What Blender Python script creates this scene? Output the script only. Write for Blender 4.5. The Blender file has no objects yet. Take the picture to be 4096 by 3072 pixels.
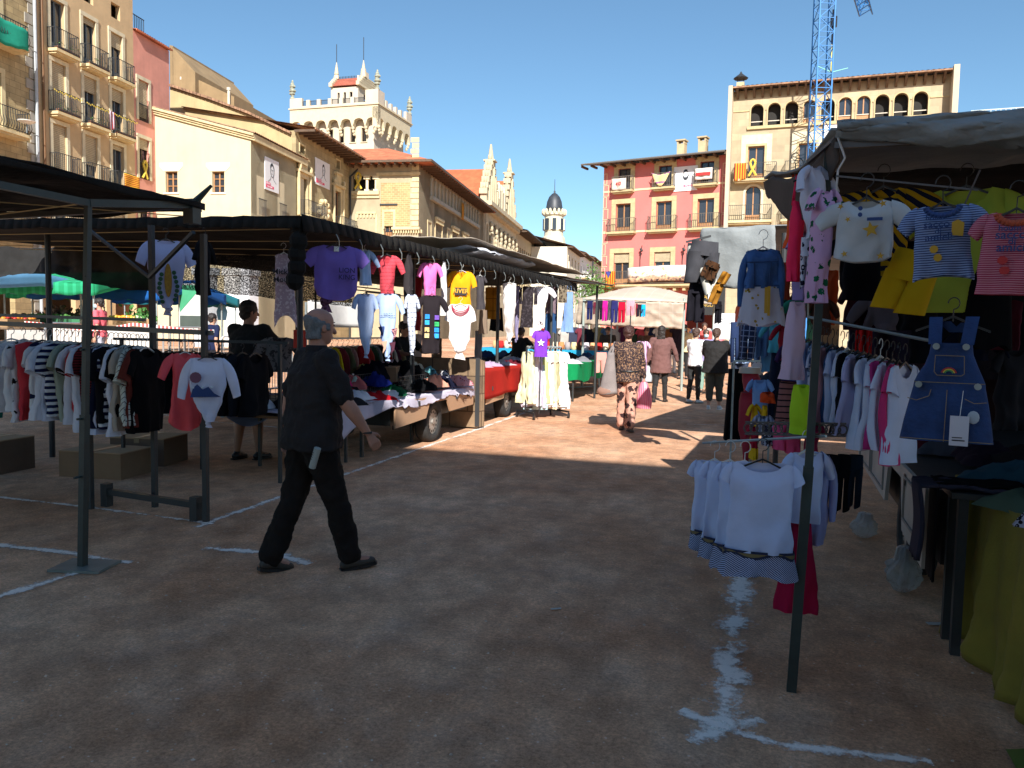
import bpy, bmesh, math, random
from mathutils import Vector, Matrix, noise
SC = bpy.context.scene
COL = SC.collection
rad = math.radians
# ---------------------------------------------------------------- camera
CAMH = 1.6
cam = bpy.data.cameras.new('camera'); cam.sensor_width = 36; cam.lens = 36*788/1024
cam.clip_end = 2000; cam.clip_start = .05
camo = bpy.data.objects.new('camera', cam); COL.objects.link(camo); SC.camera = camo
YAW, PIT, ROL = rad(18.4), rad(4.0), rad(1.05)
fwd = Vector((-math.sin(YAW)*math.cos(PIT), math.cos(YAW)*math.cos(PIT), -math.sin(PIT)))
right = Vector((math.cos(YAW), math.sin(YAW), 0)); upv = right.cross(fwd)
r2 = right*math.cos(ROL)+upv*math.sin(ROL); u2 = -right*math.sin(ROL)+upv*math.cos(ROL)
camo.matrix_world = Matrix(((r2.x, u2.x, -fwd.x, 0), (r2.y, u2.y, -fwd.y, 0), (r2.z, u2.z, -fwd.z, CAMH), (0, 0, 0, 1)))
# ---------------------------------------------------------------- light
SUNV = Vector((.54, -1.37, 1)).normalized()
world = bpy.data.worlds.new('World'); SC.world = world; world.use_nodes = True
wn = world.node_tree; sky = wn.nodes.new('ShaderNodeTexSky'); sky.sky_type = 'NISHITA'; sky.sun_disc = False
sky.sun_elevation = math.asin(SUNV.z); sky.sun_rotation = math.atan2(SUNV.x, SUNV.y)
sky.air_density = 1.0; sky.dust_density = .4; sky.ozone_density = 7.0; sky.altitude = 300
tint = wn.nodes.new('ShaderNodeMix'); tint.data_type = 'RGBA'; tint.blend_type = 'MULTIPLY'; tint.inputs[0].default_value = 1; tint.inputs[7].default_value = (1.0, 1.0, .84, 1)
wn.links.new(sky.outputs[0], tint.inputs[6]); wn.links.new(tint.outputs[2], wn.nodes['Background'].inputs[0]); wn.nodes['Background'].inputs[1].default_value = .072
sun = bpy.data.lights.new('sun', 'SUN'); sun.energy = 3.6; sun.angle = rad(.5); sun.color = (1, .955, .89)
suno = bpy.data.objects.new('sun', sun); COL.objects.link(suno); suno.rotation_euler = SUNV.to_track_quat('Z', 'Y').to_euler()
SC.view_settings.view_transform = 'Standard'; SC.view_settings.look = 'None'
SC.view_settings.exposure = 1.35; SC.view_settings.gamma = 1
SC.cycles.max_bounces = 6; SC.cycles.diffuse_bounces = 3; SC.cycles.transparent_max_bounces = 12
SC.cycles.use_denoising = True
# ---------------------------------------------------------------- measuring: a pixel of the 1024x768 frame onto a real plane
def ray(u, v): return fwd+r2*((u-512)/788)+u2*((384-v)/788)
def G(u, v, z=0.):
    d = ray(u, v); return Vector((0, 0, CAMH))+d*((z-CAMH)/d.z)
def PX(u, v, x): d = ray(u, v); return Vector((0, 0, CAMH))+d*(x/d.x)
def PY(u, v, y): d = ray(u, v); return Vector((0, 0, CAMH))+d*(y/d.y)
def dep(u, v, t): return Vector((0, 0, CAMH))+ray(u, v)*t
def depth_of(p): return (Vector(p)-Vector((0, 0, CAMH))).dot(fwd)
class Pl:
    def __init__(s, O, head):
        s.O = Vector((O[0], O[1])); h = rad(head); s.head = head
        s.d = Vector((-math.sin(h), math.cos(h))); s.n = Vector((s.d.y, -s.d.x)); s.rz = math.atan2(s.d.y, s.d.x)
    def hit(s, u, v):
        r = ray(u, v); t = s.O.dot(s.n)/(r.x*s.n.x+r.y*s.n.y); p = Vector((0, 0, CAMH))+r*t
        return ((Vector((p.x, p.y))-s.O).dot(s.d), p.z)
    def at(s, t, z=0, off=0): q = s.O+s.d*t+s.n*off; return Vector((q.x, q.y, z))
# ---------------------------------------------------------------- objects
def tag(o, label=None, cat=None, group=None, kind=None):
    if label: o['label'] = label
    if cat: o['category'] = cat
    if group: o['group'] = group
    if kind: o['kind'] = kind
    return o
def thing(name, label, cat, loc=(0, 0, 0), rz=0, group=None):
    o = bpy.data.objects.new(name, None); COL.objects.link(o); o.empty_display_size = .2
    o.location = loc; o.rotation_euler = (0, 0, rz); return tag(o, label, cat, group)
class MB:
    "collects shapes into one mesh"
    def __init__(s, off=(0, 0, 0)): s.v = []; s.f = []; s.m = []; s.off = Vector(off); s.cm = 0
    def add(s, vs, fs):
        b = len(s.v); s.v += [tuple(x) for x in vs]; s.f += [tuple(i+b for i in f) for f in fs]; s.m += [s.cm]*len(fs)
    def box(s, x0, x1, y0, y1, z0, z1):
        s.add([(x, y, z) for z in (z0, z1) for y in (y0, y1) for x in (x0, x1)],
              [(0, 2, 3, 1), (4, 5, 7, 6), (0, 1, 5, 4), (2, 6, 7, 3), (0, 4, 6, 2), (1, 3, 7, 5)]); return s
    def hexa(s, b, t): s.add(list(b)+list(t), [(3, 2, 1, 0), (4, 5, 6, 7), (0, 1, 5, 4), (1, 2, 6, 5), (2, 3, 7, 6), (3, 0, 4, 7)]); return s
    def obox(s, c, h, rz=0, rx=0):
        R = Matrix.Rotation(rz, 3, 'Z') @ Matrix.Rotation(rx, 3, 'X')
        s.add([Vector(c)+R @ Vector((x*h[0], y*h[1], z*h[2])) for z in (-1, 1) for y in (-1, 1) for x in (-1, 1)],
              [(0, 2, 3, 1), (4, 5, 7, 6), (0, 1, 5, 4), (2, 6, 7, 3), (0, 4, 6, 2), (1, 3, 7, 5)]); return s
    def bar(s, p, q, r, n=4, r1=None):
        p, q = Vector(p), Vector(q); a = (q-p)
        if a.length < 1e-6: return s
        a.normalize(); t = Vector((0, 0, 1)) if abs(a.z) < .9 else Vector((1, 0, 0)); e1 = a.cross(t).normalized(); e2 = a.cross(e1)
        r1 = r if r1 is None else r1; o = math.pi/4 if n == 4 else 0
        vs = [p+(e1*math.cos(2*math.pi*i/n+o)+e2*math.sin(2*math.pi*i/n+o))*r for i in range(n)]
        vs += [q+(e1*math.cos(2*math.pi*i/n+o)+e2*math.sin(2*math.pi*i/n+o))*r1 for i in range(n)]
        s.add(vs, [(i, (i+1) % n, n+(i+1) % n, n+i) for i in range(n)]+[tuple(range(n-1, -1, -1)), tuple(range(n, 2*n))]); return s
    def path(s, pts, r, n=5):
        for a, b in zip(pts[:-1], pts[1:]): s.bar(a, b, r, n)
        return s
    def prism(s, poly, y0, y1):
        "poly: (x,z) outline, extruded along y"
        n = len(poly)
        s.add([(x, y0, z) for x, z in poly]+[(x, y1, z) for x, z in poly],
              [tuple(range(n)), tuple(range(2*n-1, n-1, -1))]+[(i, n+i, n+(i+1) % n, (i+1) % n) for i in range(n)]); return s
    def prismx(s, poly, x0, x1):
        n = len(poly)
        s.add([(x0, y, z) for y, z in poly]+[(x1, y, z) for y, z in poly],
              [tuple(range(n)), tuple(range(2*n-1, n-1, -1))]+[(i, n+i, n+(i+1) % n, (i+1) % n) for i in range(n)]); return s
    def lathe(s, prof, c=(0, 0, 0), n=12, sx=1, sy=1):
        vs = []; c = Vector(c)
        for r, z in prof: vs += [c+Vector((r*sx*math.cos(2*math.pi*i/n), r*sy*math.sin(2*math.pi*i/n), z)) for i in range(n)]
        fs = [(j*n+i, j*n+(i+1) % n, (j+1)*n+(i+1) % n, (j+1)*n+i) for j in range(len(prof)-1) for i in range(n)]
        s.add(vs, fs+[tuple(range(n-1, -1, -1)), tuple(range((len(prof)-1)*n, len(prof)*n))]); return s
    def ball(s, c, r, n=8, m=6):
        rr = r if hasattr(r, '__len__') else (r, r, r)
        pr = [(max(.001, math.sin(math.pi*j/m)), -math.cos(math.pi*j/m)) for j in range(m+1)]
        vs = [Vector(c)+Vector((a*rr[0]*math.cos(2*math.pi*i/n), a*rr[1]*math.sin(2*math.pi*i/n), b*rr[2])) for a, b in pr for i in range(n)]
        s.add(vs, [(j*n+i, j*n+(i+1) % n, (j+1)*n+(i+1) % n, (j+1)*n+i) for j in range(m) for i in range(n)]); return s
    def grid(s, fn, nu, nv, closed=False):
        vs = [fn(i/nu, j/nv) for j in range(nv+1) for i in range(nu+1)]; w = nu+1
        s.add(vs, [(j*w+i, j*w+i+1, (j+1)*w+i+1, (j+1)*w+i) for j in range(nv) for i in range(nu)]); return s
    def build(s, name, mat, parent=None, smooth=False, solid=0, kind=None):
        me = bpy.data.meshes.new(name); me.from_pydata([tuple(Vector(v)-s.off) for v in s.v], [], s.f)
        for mm in (mat if isinstance(mat, (list, tuple)) else [mat]): me.materials.append(mm)
        if any(s.m): me.polygons.foreach_set('material_index', s.m)
        if smooth: me.polygons.foreach_set('use_smooth', [True]*len(me.polygons))
        me.update()
        o = bpy.data.objects.new(name, me); COL.objects.link(o)
        if parent: o.parent = parent
        else: o.location = s.off
        if solid: md = o.modifiers.new('thick', 'SOLIDIFY'); md.thickness = solid; md.offset = 0
        if kind: o['kind'] = kind
        return o
def copy_tree(o, parent=None):
    c = o.copy(); COL.objects.link(c); c.parent = parent
    for ch in list(o.children): copy_tree(ch, c)
    return c
def text(body, size, mat, parent, loc, rot=(rad(90), 0, 0), name='lettering', ext=.002, align='CENTER', sh=0):
    cu = bpy.data.curves.new(name, 'FONT'); cu.body = body; cu.size = size; cu.extrude = ext; cu.align_x = align; cu.align_y = 'CENTER'; cu.shear = sh
    cu.resolution_u = 3; cu.offset = size*.012
    o = bpy.data.objects.new(name, cu); COL.objects.link(o)
    dg = bpy.context.evaluated_depsgraph_get(); me = bpy.data.meshes.new_from_object(o.evaluated_get(dg)); bpy.data.objects.remove(o)
    me.materials.clear(); me.materials.append(mat)
    o = bpy.data.objects.new(name, me); COL.objects.link(o); o.parent = parent; o.location = loc; o.rotation_euler = rot; return o
# ---------------------------------------------------------------- materials
MATS = {}
def rgb(c):
    "an sRGB hex string or tuple into linear colour"
    if isinstance(c, str):
        c = [int(c[i:i+2], 16)/255 for i in (0, 2, 4)]; return tuple(x/12.92 if x < .04045 else ((x+.055)/1.055)**2.4 for x in c)
    return tuple(c)
def N(nt, t, **k):
    n = nt.nodes.new('ShaderNode'+t)
    for a, b in k.items():
        if a in ('default',):
            for i, x in b.items(): n.inputs[i].default_value = x
        else: setattr(n, a, b)
    return n
def mixc(nt, fac, a, b, mode='MIX'):
    m = N(nt, 'Mix', data_type='RGBA', blend_type=mode)
    for s, x in ((0, fac), (6, a), (7, b)):
        if isinstance(x, bpy.types.NodeSocket): nt.links.new(x, m.inputs[s])
        else: m.inputs[s].default_value = x if s == 0 else (*x[:3], 1)
    return m.outputs[2]
def mth(nt, op, a, b=0.):
    m = N(nt, 'Math', operation=op)
    for i, x in enumerate((a, b)):
        if isinstance(x, bpy.types.NodeSocket): nt.links.new(x, m.inputs[i])
        else: m.inputs[i].default_value = x
    return m.outputs[0]
def nz(nt, co, scale, detail=4, rough=.6, out=0):
    n = N(nt, 'TexNoise', default={'Scale': scale, 'Detail': detail, 'Roughness': rough}); nt.links.new(co, n.inputs['Vector']); return n.outputs[out]
def mat(name, col, rough=.85, var=.14, vs=2., bump=.25, bs=25., metal=0, pat=None, c2=None, per=.05, duty=.5, alpha=None, spec=.5, dirt=0, trans=0, bd=.01):
    if name in MATS: return MATS[name]
    m = bpy.data.materials.new(name); m.use_nodes = True; nt = m.node_tree; B = nt.nodes['Principled BSDF']; L = nt.links.new
    col = rgb(col); c2 = rgb(c2) if c2 else col
    co = N(nt, 'TexCoord').outputs['Object']; sep = N(nt, 'SeparateXYZ'); L(co, sep.inputs[0]); X, Y, Z = sep.outputs
    base = None
    if pat in ('z', 'x', 'diag', 'check', 'dash', 'grid'):
        def st(c, p=per, d=duty): return mth(nt, 'LESS_THAN', mth(nt, 'FRACT', mth(nt, 'ADD', mth(nt, 'DIVIDE', c, p), 100.)), d)
        wob = mth(nt, 'MULTIPLY', mth(nt, 'SUBTRACT', nz(nt, co, 6, 2), .5), per*.5)
        Zw = mth(nt, 'ADD', Z, wob)
        if pat == 'z': f = st(Zw)
        elif pat == 'x': f = st(X)
        elif pat == 'diag': f = st(mth(nt, 'ADD', Z, mth(nt, 'MULTIPLY', mth(nt, 'ADD', X, Y), .8)))
        elif pat == 'dash': f = mth(nt, 'MULTIPLY', st(Zw, per, .12), mth(nt, 'LESS_THAN', mth(nt, 'FRACT', mth(nt, 'ADD', mth(nt, 'DIVIDE', mth(nt, 'ADD', X, mth(nt, 'MULTIPLY', Z, 3.7)), per*.9), 50.)), .75))
        elif pat == 'grid': f = mth(nt, 'MAXIMUM', st(Z, per, duty), st(X, per, duty))
        else: f = mth(nt, 'MULTIPLY', mth(nt, 'ADD', st(Z), st(X)), .5)
        base = mixc(nt, f, c2, col) if pat not in ('dash', 'grid') else mixc(nt, f, col, c2)
    elif pat == 'brick' or pat == 'tile':
        cv = N(nt, 'CombineXYZ'); L(mth(nt, 'ADD', X, Y), cv.inputs[0]); L(Z, cv.inputs[1])
        b = N(nt, 'TexBrick', default={'Scale': 1., 'Mortar Size': .012, 'Mortar Smooth': .3, 'Bias': 0., 'Brick Width': per*2.2, 'Row Height': per})
        b.inputs['Color1'].default_value = (*[c*1.1 for c in col], 1); b.inputs['Color2'].default_value = (*[c*.84 for c in col], 1); b.inputs['Mortar'].default_value = (*c2, 1)
        L(cv.outputs[0], b.inputs['Vector']); base = b.outputs[0]
    elif pat in ('spots', 'flowers', 'marble'):
        v = N(nt, 'TexVoronoi', default={'Scale': 1/per, 'Randomness': 1.}); L(co, v.inputs['Vector'])
        if pat == 'flowers':
            f = mth(nt, 'LESS_THAN', v.outputs['Distance'], mth(nt, 'MULTIPLY', nz(nt, co, 3/per, 2), duty)); base = mixc(nt, f, col, mixc(nt, v.outputs['Color'], c2, tuple(x*.35 for x in c2)))
        elif pat == 'spots':
            f = mth(nt, 'LESS_THAN', mth(nt, 'ABSOLUTE', mth(nt, 'SUBTRACT', v.outputs['Distance'], .3)), duty*.25); base = mixc(nt, f, col, c2)
        else: f = mth(nt, 'GREATER_THAN', nz(nt, co, 1/per, 3), .55); base = mixc(nt, f, col, c2)
    n1 = nz(nt, co, vs)
    lo, hi = 1-var, 1+var
    r = N(nt, 'MapRange', default={1: .3, 2: .7, 3: lo, 4: hi}); L(n1, r.inputs[0])
    cm = N(nt, 'CombineColor'); [L(r.outputs[0], cm.inputs[i]) for i in range(3)]
    base = mixc(nt, 1., base if base else col, cm.outputs[0], 'MULTIPLY')
    if dirt:
        st2 = N(nt, 'Mapping'); st2.inputs['Scale'].default_value = (1.3, 1.3, .22); L(co, st2.inputs[0])
        d = N(nt, 'MapRange', default={1: .42, 2: .72, 3: 0., 4: dirt}); L(nz(nt, st2.outputs[0], 1.1, 6, .65), d.inputs[0])
        base = mixc(nt, d.outputs[0], base, tuple(x*.45+.01 for x in col))
    L(base, B.inputs['Base Color']); B.inputs['Roughness'].default_value = rough; B.inputs['Metallic'].default_value = metal
    B.inputs['Specular IOR Level'].default_value = spec
    if bump:
        bn = N(nt, 'Bump', default={'Strength': bump, 'Distance': bd}); L(nz(nt, co, bs, 5), bn.inputs['Height']); L(bn.outputs[0], B.inputs['Normal'])
    if alpha is not None:
        if alpha in ('net', 'net2'):
            w = N(nt, 'MapRange', default={1: .46, 2: .62, 3: 1., 4: .97 if alpha == 'net' else .4}); L(nz(nt, co, 60, 3, .8), w.inputs[0])
            L(w.outputs[0], B.inputs['Alpha'])
        else: B.inputs['Alpha'].default_value = alpha
    if trans:
        tr = N(nt, 'BsdfTranslucent'); L(base, tr.inputs[0]); ms = N(nt, 'MixShader'); ms.inputs[0].default_value = trans
        L(B.outputs[0], ms.inputs[1]); L(tr.outputs[0], ms.inputs[2]); L(ms.outputs[0], nt.nodes['Material Output'].inputs[0])
    MATS[name] = m; return m
_cl = {}
def cloth(c, pat=None, c2=None, per=.05, duty=.5, trans=.18, rough=.9):
    k = (str(c), pat, str(c2), per, duty, trans)
    if k not in _cl: _cl[k] = mat('fabric_%d' % len(_cl), c, rough, .07, 5., .35, 35., pat=pat, c2=c2, per=per, duty=duty, trans=trans, spec=.15, bd=.006)
    return _cl[k]
glass = mat('window_glass', (.03, .035, .045), .08, 0, bump=0, spec=.7)
dark = mat('painted_interior_shade', (.02, .018, .016), .9, .1)  # near-black colour standing in for the shade inside open holes
iron = mat('wrought_iron', (.025, .027, .03), .6, .1, bump=0)
steel = mat('galvanised_steel', (.30, .34, .34), .45, .2, 8, .1, 40, metal=.6)
dsteel = mat('painted_green_steel', (.022, .034, .032), .5, .25, 10, .1, 60)
blk = mat('black_plastic', (.012, .012, .014), .4, .05, bump=0)
wht = mat('white_plastic', (.7, .7, .68), .4, .05, bump=0)
# ---------------------------------------------------------------- ground and the setting
gm = bpy.data.materials.new('sandy_ground'); gm.use_nodes = True
def ground_mat():
    nt = gm.node_tree; B = nt.nodes['Principled BSDF']; L = nt.links.new; co = N(nt, 'TexCoord').outputs['Object']
    r = N(nt, 'ValToRGB'); L(nz(nt, co, .55, 8, .62), r.inputs[0]); e = r.color_ramp.elements
    e[0].position = .33; e[0].color = (.50, .235, .12, 1); e[1].position = .68; e[1].color = (.73, .455, .29, 1)
    f = N(nt, 'MapRange', default={1: .5, 2: .75, 3: 0, 4: .4}); L(nz(nt, co, 2.3, 6, .7), f.inputs[0])
    c = mixc(nt, f.outputs[0], r.outputs[0], (.42, .33, .27))
    ms = N(nt, 'Mapping'); ms.inputs['Scale'].default_value = (1.6, 1.0, 1); ms.inputs['Rotation'].default_value = (0, 0, .5); L(co, ms.inputs[0])
    s2 = N(nt, 'MapRange', default={1: .42, 2: .62, 3: .84, 4: 1.14}); L(nz(nt, ms.outputs[0], 2.2, 9, .72), s2.inputs[0])
    cm = N(nt, 'CombineColor'); [L(s2.outputs[0], cm.inputs[i]) for i in range(3)]; c = mixc(nt, 1., c, cm.outputs[0], 'MULTIPLY')
    s4 = N(nt, 'MapRange', default={1: .38, 2: .64, 3: .78, 4: 1.15}); L(nz(nt, co, 4.5, 10, .78), s4.inputs[0])
    cm = N(nt, 'CombineColor'); [L(s4.outputs[0], cm.inputs[i]) for i in range(3)]; c = mixc(nt, 1., c, cm.outputs[0], 'MULTIPLY')
    s3 = N(nt, 'MapRange', default={1: .3, 2: .7, 3: .6, 4: 1.4}); L(nz(nt, co, 55, 3, .9), s3.inputs[0])
    cm = N(nt, 'CombineColor'); [L(s3.outputs[0], cm.inputs[i]) for i in range(3)]; c = mixc(nt, 1., c, cm.outputs[0], 'MULTIPLY')
    v = N(nt, 'TexVoronoi', default={'Scale': 28.}); L(co, v.inputs['Vector'])
    p = mth(nt, 'MULTIPLY', mth(nt, 'LESS_THAN', v.outputs['Distance'], .16), mth(nt, 'GREATER_THAN', nz(nt, co, 9, 2), .56))
    c = mixc(nt, mth(nt, 'MULTIPLY', p, .5), c, (.8, .66, .54))
    L(c, B.inputs['Base Color']); B.inputs['Roughness'].default_value = .95; B.inputs['Specular IOR Level'].default_value = .2
    b = N(nt, 'Bump', default={'Strength': .8, 'Distance': .02}); L(nz(nt, co, 9, 11, .8), b.inputs['Height']); L(b.outputs[0], B.inputs['Normal'])
ground_mat()
def gh(x, y):
    "the square is slightly dished: its left and far sides rise"
    a = max(0, min(1, (-x-9.5)/6)); b = max(0, min(1, (y-19)/18)); return .62*max(a*a*(3-2*a), .6*b*b*(3-2*b))
g = MB(); XS = [-400, -150, -80, -50]+[-40+k for k in range(71)]+[60, 120, 400]; YS = [-400, -100, -30]+[-10+k*1. for k in range(80)]+[90, 150, 300, 700]
g.add([(x, y, gh(x, y)) for y in YS for x in XS], [(j*len(XS)+i, j*len(XS)+i+1, (j+1)*len(XS)+i+1, (j+1)*len(XS)+i) for j in range(len(YS)-1) for i in range(len(XS)-1)]); g.build('ground', gm, smooth=True, kind='structure')
st_ = MB(); rs = random.Random(8)
for k in range(2600):
    x, y = rs.uniform(-4.3, 2.2), 2.0+12*rs.random()**1.5; r_ = .002+.008*rs.random()**4; a = rs.random()*6
    st_.add([(x+r_*math.cos(a+i*1.57)*(1+.4*(i % 2)), y+r_*math.sin(a+i*1.57), -.001) for i in range(4)]+[(x+r_*.2, y, r_*.8)], [(0, 1, 4), (1, 2, 4), (2, 3, 4), (3, 0, 4)])
o_ = st_.build('gravel', mat('small_stones', (.48, .36, .28), .95, .5, 30, bump=0), kind='stuff'); tag(o_, 'small pebbles and grit scattered over the reddish sand of the aisle', 'gravel')
def chalk_mat():
    m = bpy.data.materials.new('chalk_dust'); m.use_nodes = True; nt = m.node_tree; B = nt.nodes['Principled BSDF']; L = nt.links.new
    uv = N(nt, 'UVMap').outputs[0]; co = N(nt, 'TexCoord').outputs['Object']; sp = N(nt, 'SeparateXYZ'); L(uv, sp.inputs[0])
    e = mth(nt, 'SUBTRACT', 1., mth(nt, 'ABSOLUTE', mth(nt, 'SUBTRACT', mth(nt, 'MULTIPLY', sp.outputs[1], 2.), 1.)))
    a = mth(nt, 'ADD', mth(nt, 'MULTIPLY', e, 1.25), mth(nt, 'MULTIPLY', mth(nt, 'SUBTRACT', nz(nt, co, 4.2, 8, .8), .58), 4.2))
    a = mth(nt, 'ADD', a, mth(nt, 'MULTIPLY', mth(nt, 'SUBTRACT', nz(nt, co, 30, 4, .8), .5), 1.2))
    r = N(nt, 'MapRange', default={1: .25, 2: .85, 3: 0., 4: .9}); L(a, r.inputs[0]); L(r.outputs[0], B.inputs['Alpha'])
    B.inputs['Base Color'].default_value = (.92, .84, .76, 1); B.inputs['Roughness'].default_value = 1; return m
chk = chalk_mat(); nln = 0
def chalk(pts, w):
    global nln
    P = [Vector(p) for p in pts]; vs = []; fs = []
    for i, p in enumerate(P):
        a = (P[min(i+1, len(P)-1)]-P[max(i-1, 0)]).normalized(); n = Vector((-a.y, a.x)); z = .004+.0008*(nln % 4)+gh(p.x, p.y)
        vs += [(p.x-n.x*w/2, p.y-n.y*w/2, z), (p.x+n.x*w/2, p.y+n.y*w/2, z)]
        if i: fs.append((2*i-2, 2*i, 2*i+1, 2*i-1))
    me = bpy.data.meshes.new('chalk_line'); me.from_pydata(vs, [], fs); me.materials.append(chk); uv = me.uv_layers.new()
    for pl in me.polygons:
        for li, vi in zip(pl.loop_indices, pl.vertices): uv.data[li].uv = (vi//2, vi % 2)
    o = bpy.data.objects.new('chalk_line', me); COL.objects.link(o); o['kind'] = 'structure'; nln += 1
chalk([(-4.25, 5.0), (-4.32, 6.2), (-4.36, 8), (-4.4, 9.8), (-4.42, 11.6), (-4.5, 14), (-4.5, 18)], .17)
chalk([(-8.5, 5.25), (-6.6, 5.2), (-5.4, 5.2), (-4.2, 5.14)], .12)
chalk([(-7.5, 4.1), (-5.15, 4.06), (-4.6, 4.1), (-4.0, 4.08)], .14)
chalk([(-4.2, 2.6), (-4.19, 3.3), (-4.14, 3.8)], .16)
chalk([(-3.8, 4.55), (-3.3, 4.62), (-2.9, 4.5)], .2); chalk([(-12, 10.8), (-9, 10.6), (-7, 10.4)], .12)
chalk([(-.16, 5.3), (-.14, 4.6), (-.16, 3.9), (-.13, 3.18)], .30); chalk([(-.32, 3.3), (-.1, 3.19), (.1, 3.15), (.47, 3.2), (.62, 3.22)], .12)
chalk([(-.26, 3.05), (.0, 3.35)], .16); chalk([(-1.6, 20), (1, 20.2), (2, 20.2)], .14); chalk([(-4, 26), (1, 26.4)], .14)
chalk([(-1.4, 13.9), (0, 14.1)], .1)
# ---------------------------------------------------------------- facades
cream = mat('cream_trim', 'ccc1a4', .85, .12, 3, .2, 20, dirt=.3)
stone = mat('pale_stone_trim', 'c9b88f', .9, .16, 3, .3, 20, dirt=.3)
tiles = mat('old_clay_tiles', (.30, .17, .10), .9, .45, 2.5, .5, 12, pat='tile', c2=(.10, .06, .04), per=.3)
rtiles = mat('red_clay_tiles', (.50, .15, .07), .85, .25, 2., .4, 14, pat='tile', c2=(.26, .075, .035), per=.42)
slab = mat('balcony_stone', 'c8b489', .9, .15, 4, .3, 25)
wood = mat('weathered_wood', (.10, .06, .035), .7, .3, 6, .2, 30)
blind = mat('rolled_blind', 'b0a183', .9, .1, 4, pat='z', c2='83755c', per=.09, duty=.75)
lwood = mat('light_wood', 'a87a50', .6, .2, 8)
def arc(cx, z, r, n=10, ry=None): return [(cx+r*math.cos(math.pi*i/n), z+(ry or r)*math.sin(math.pi*i/n)) for i in range(n+1)]
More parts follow.
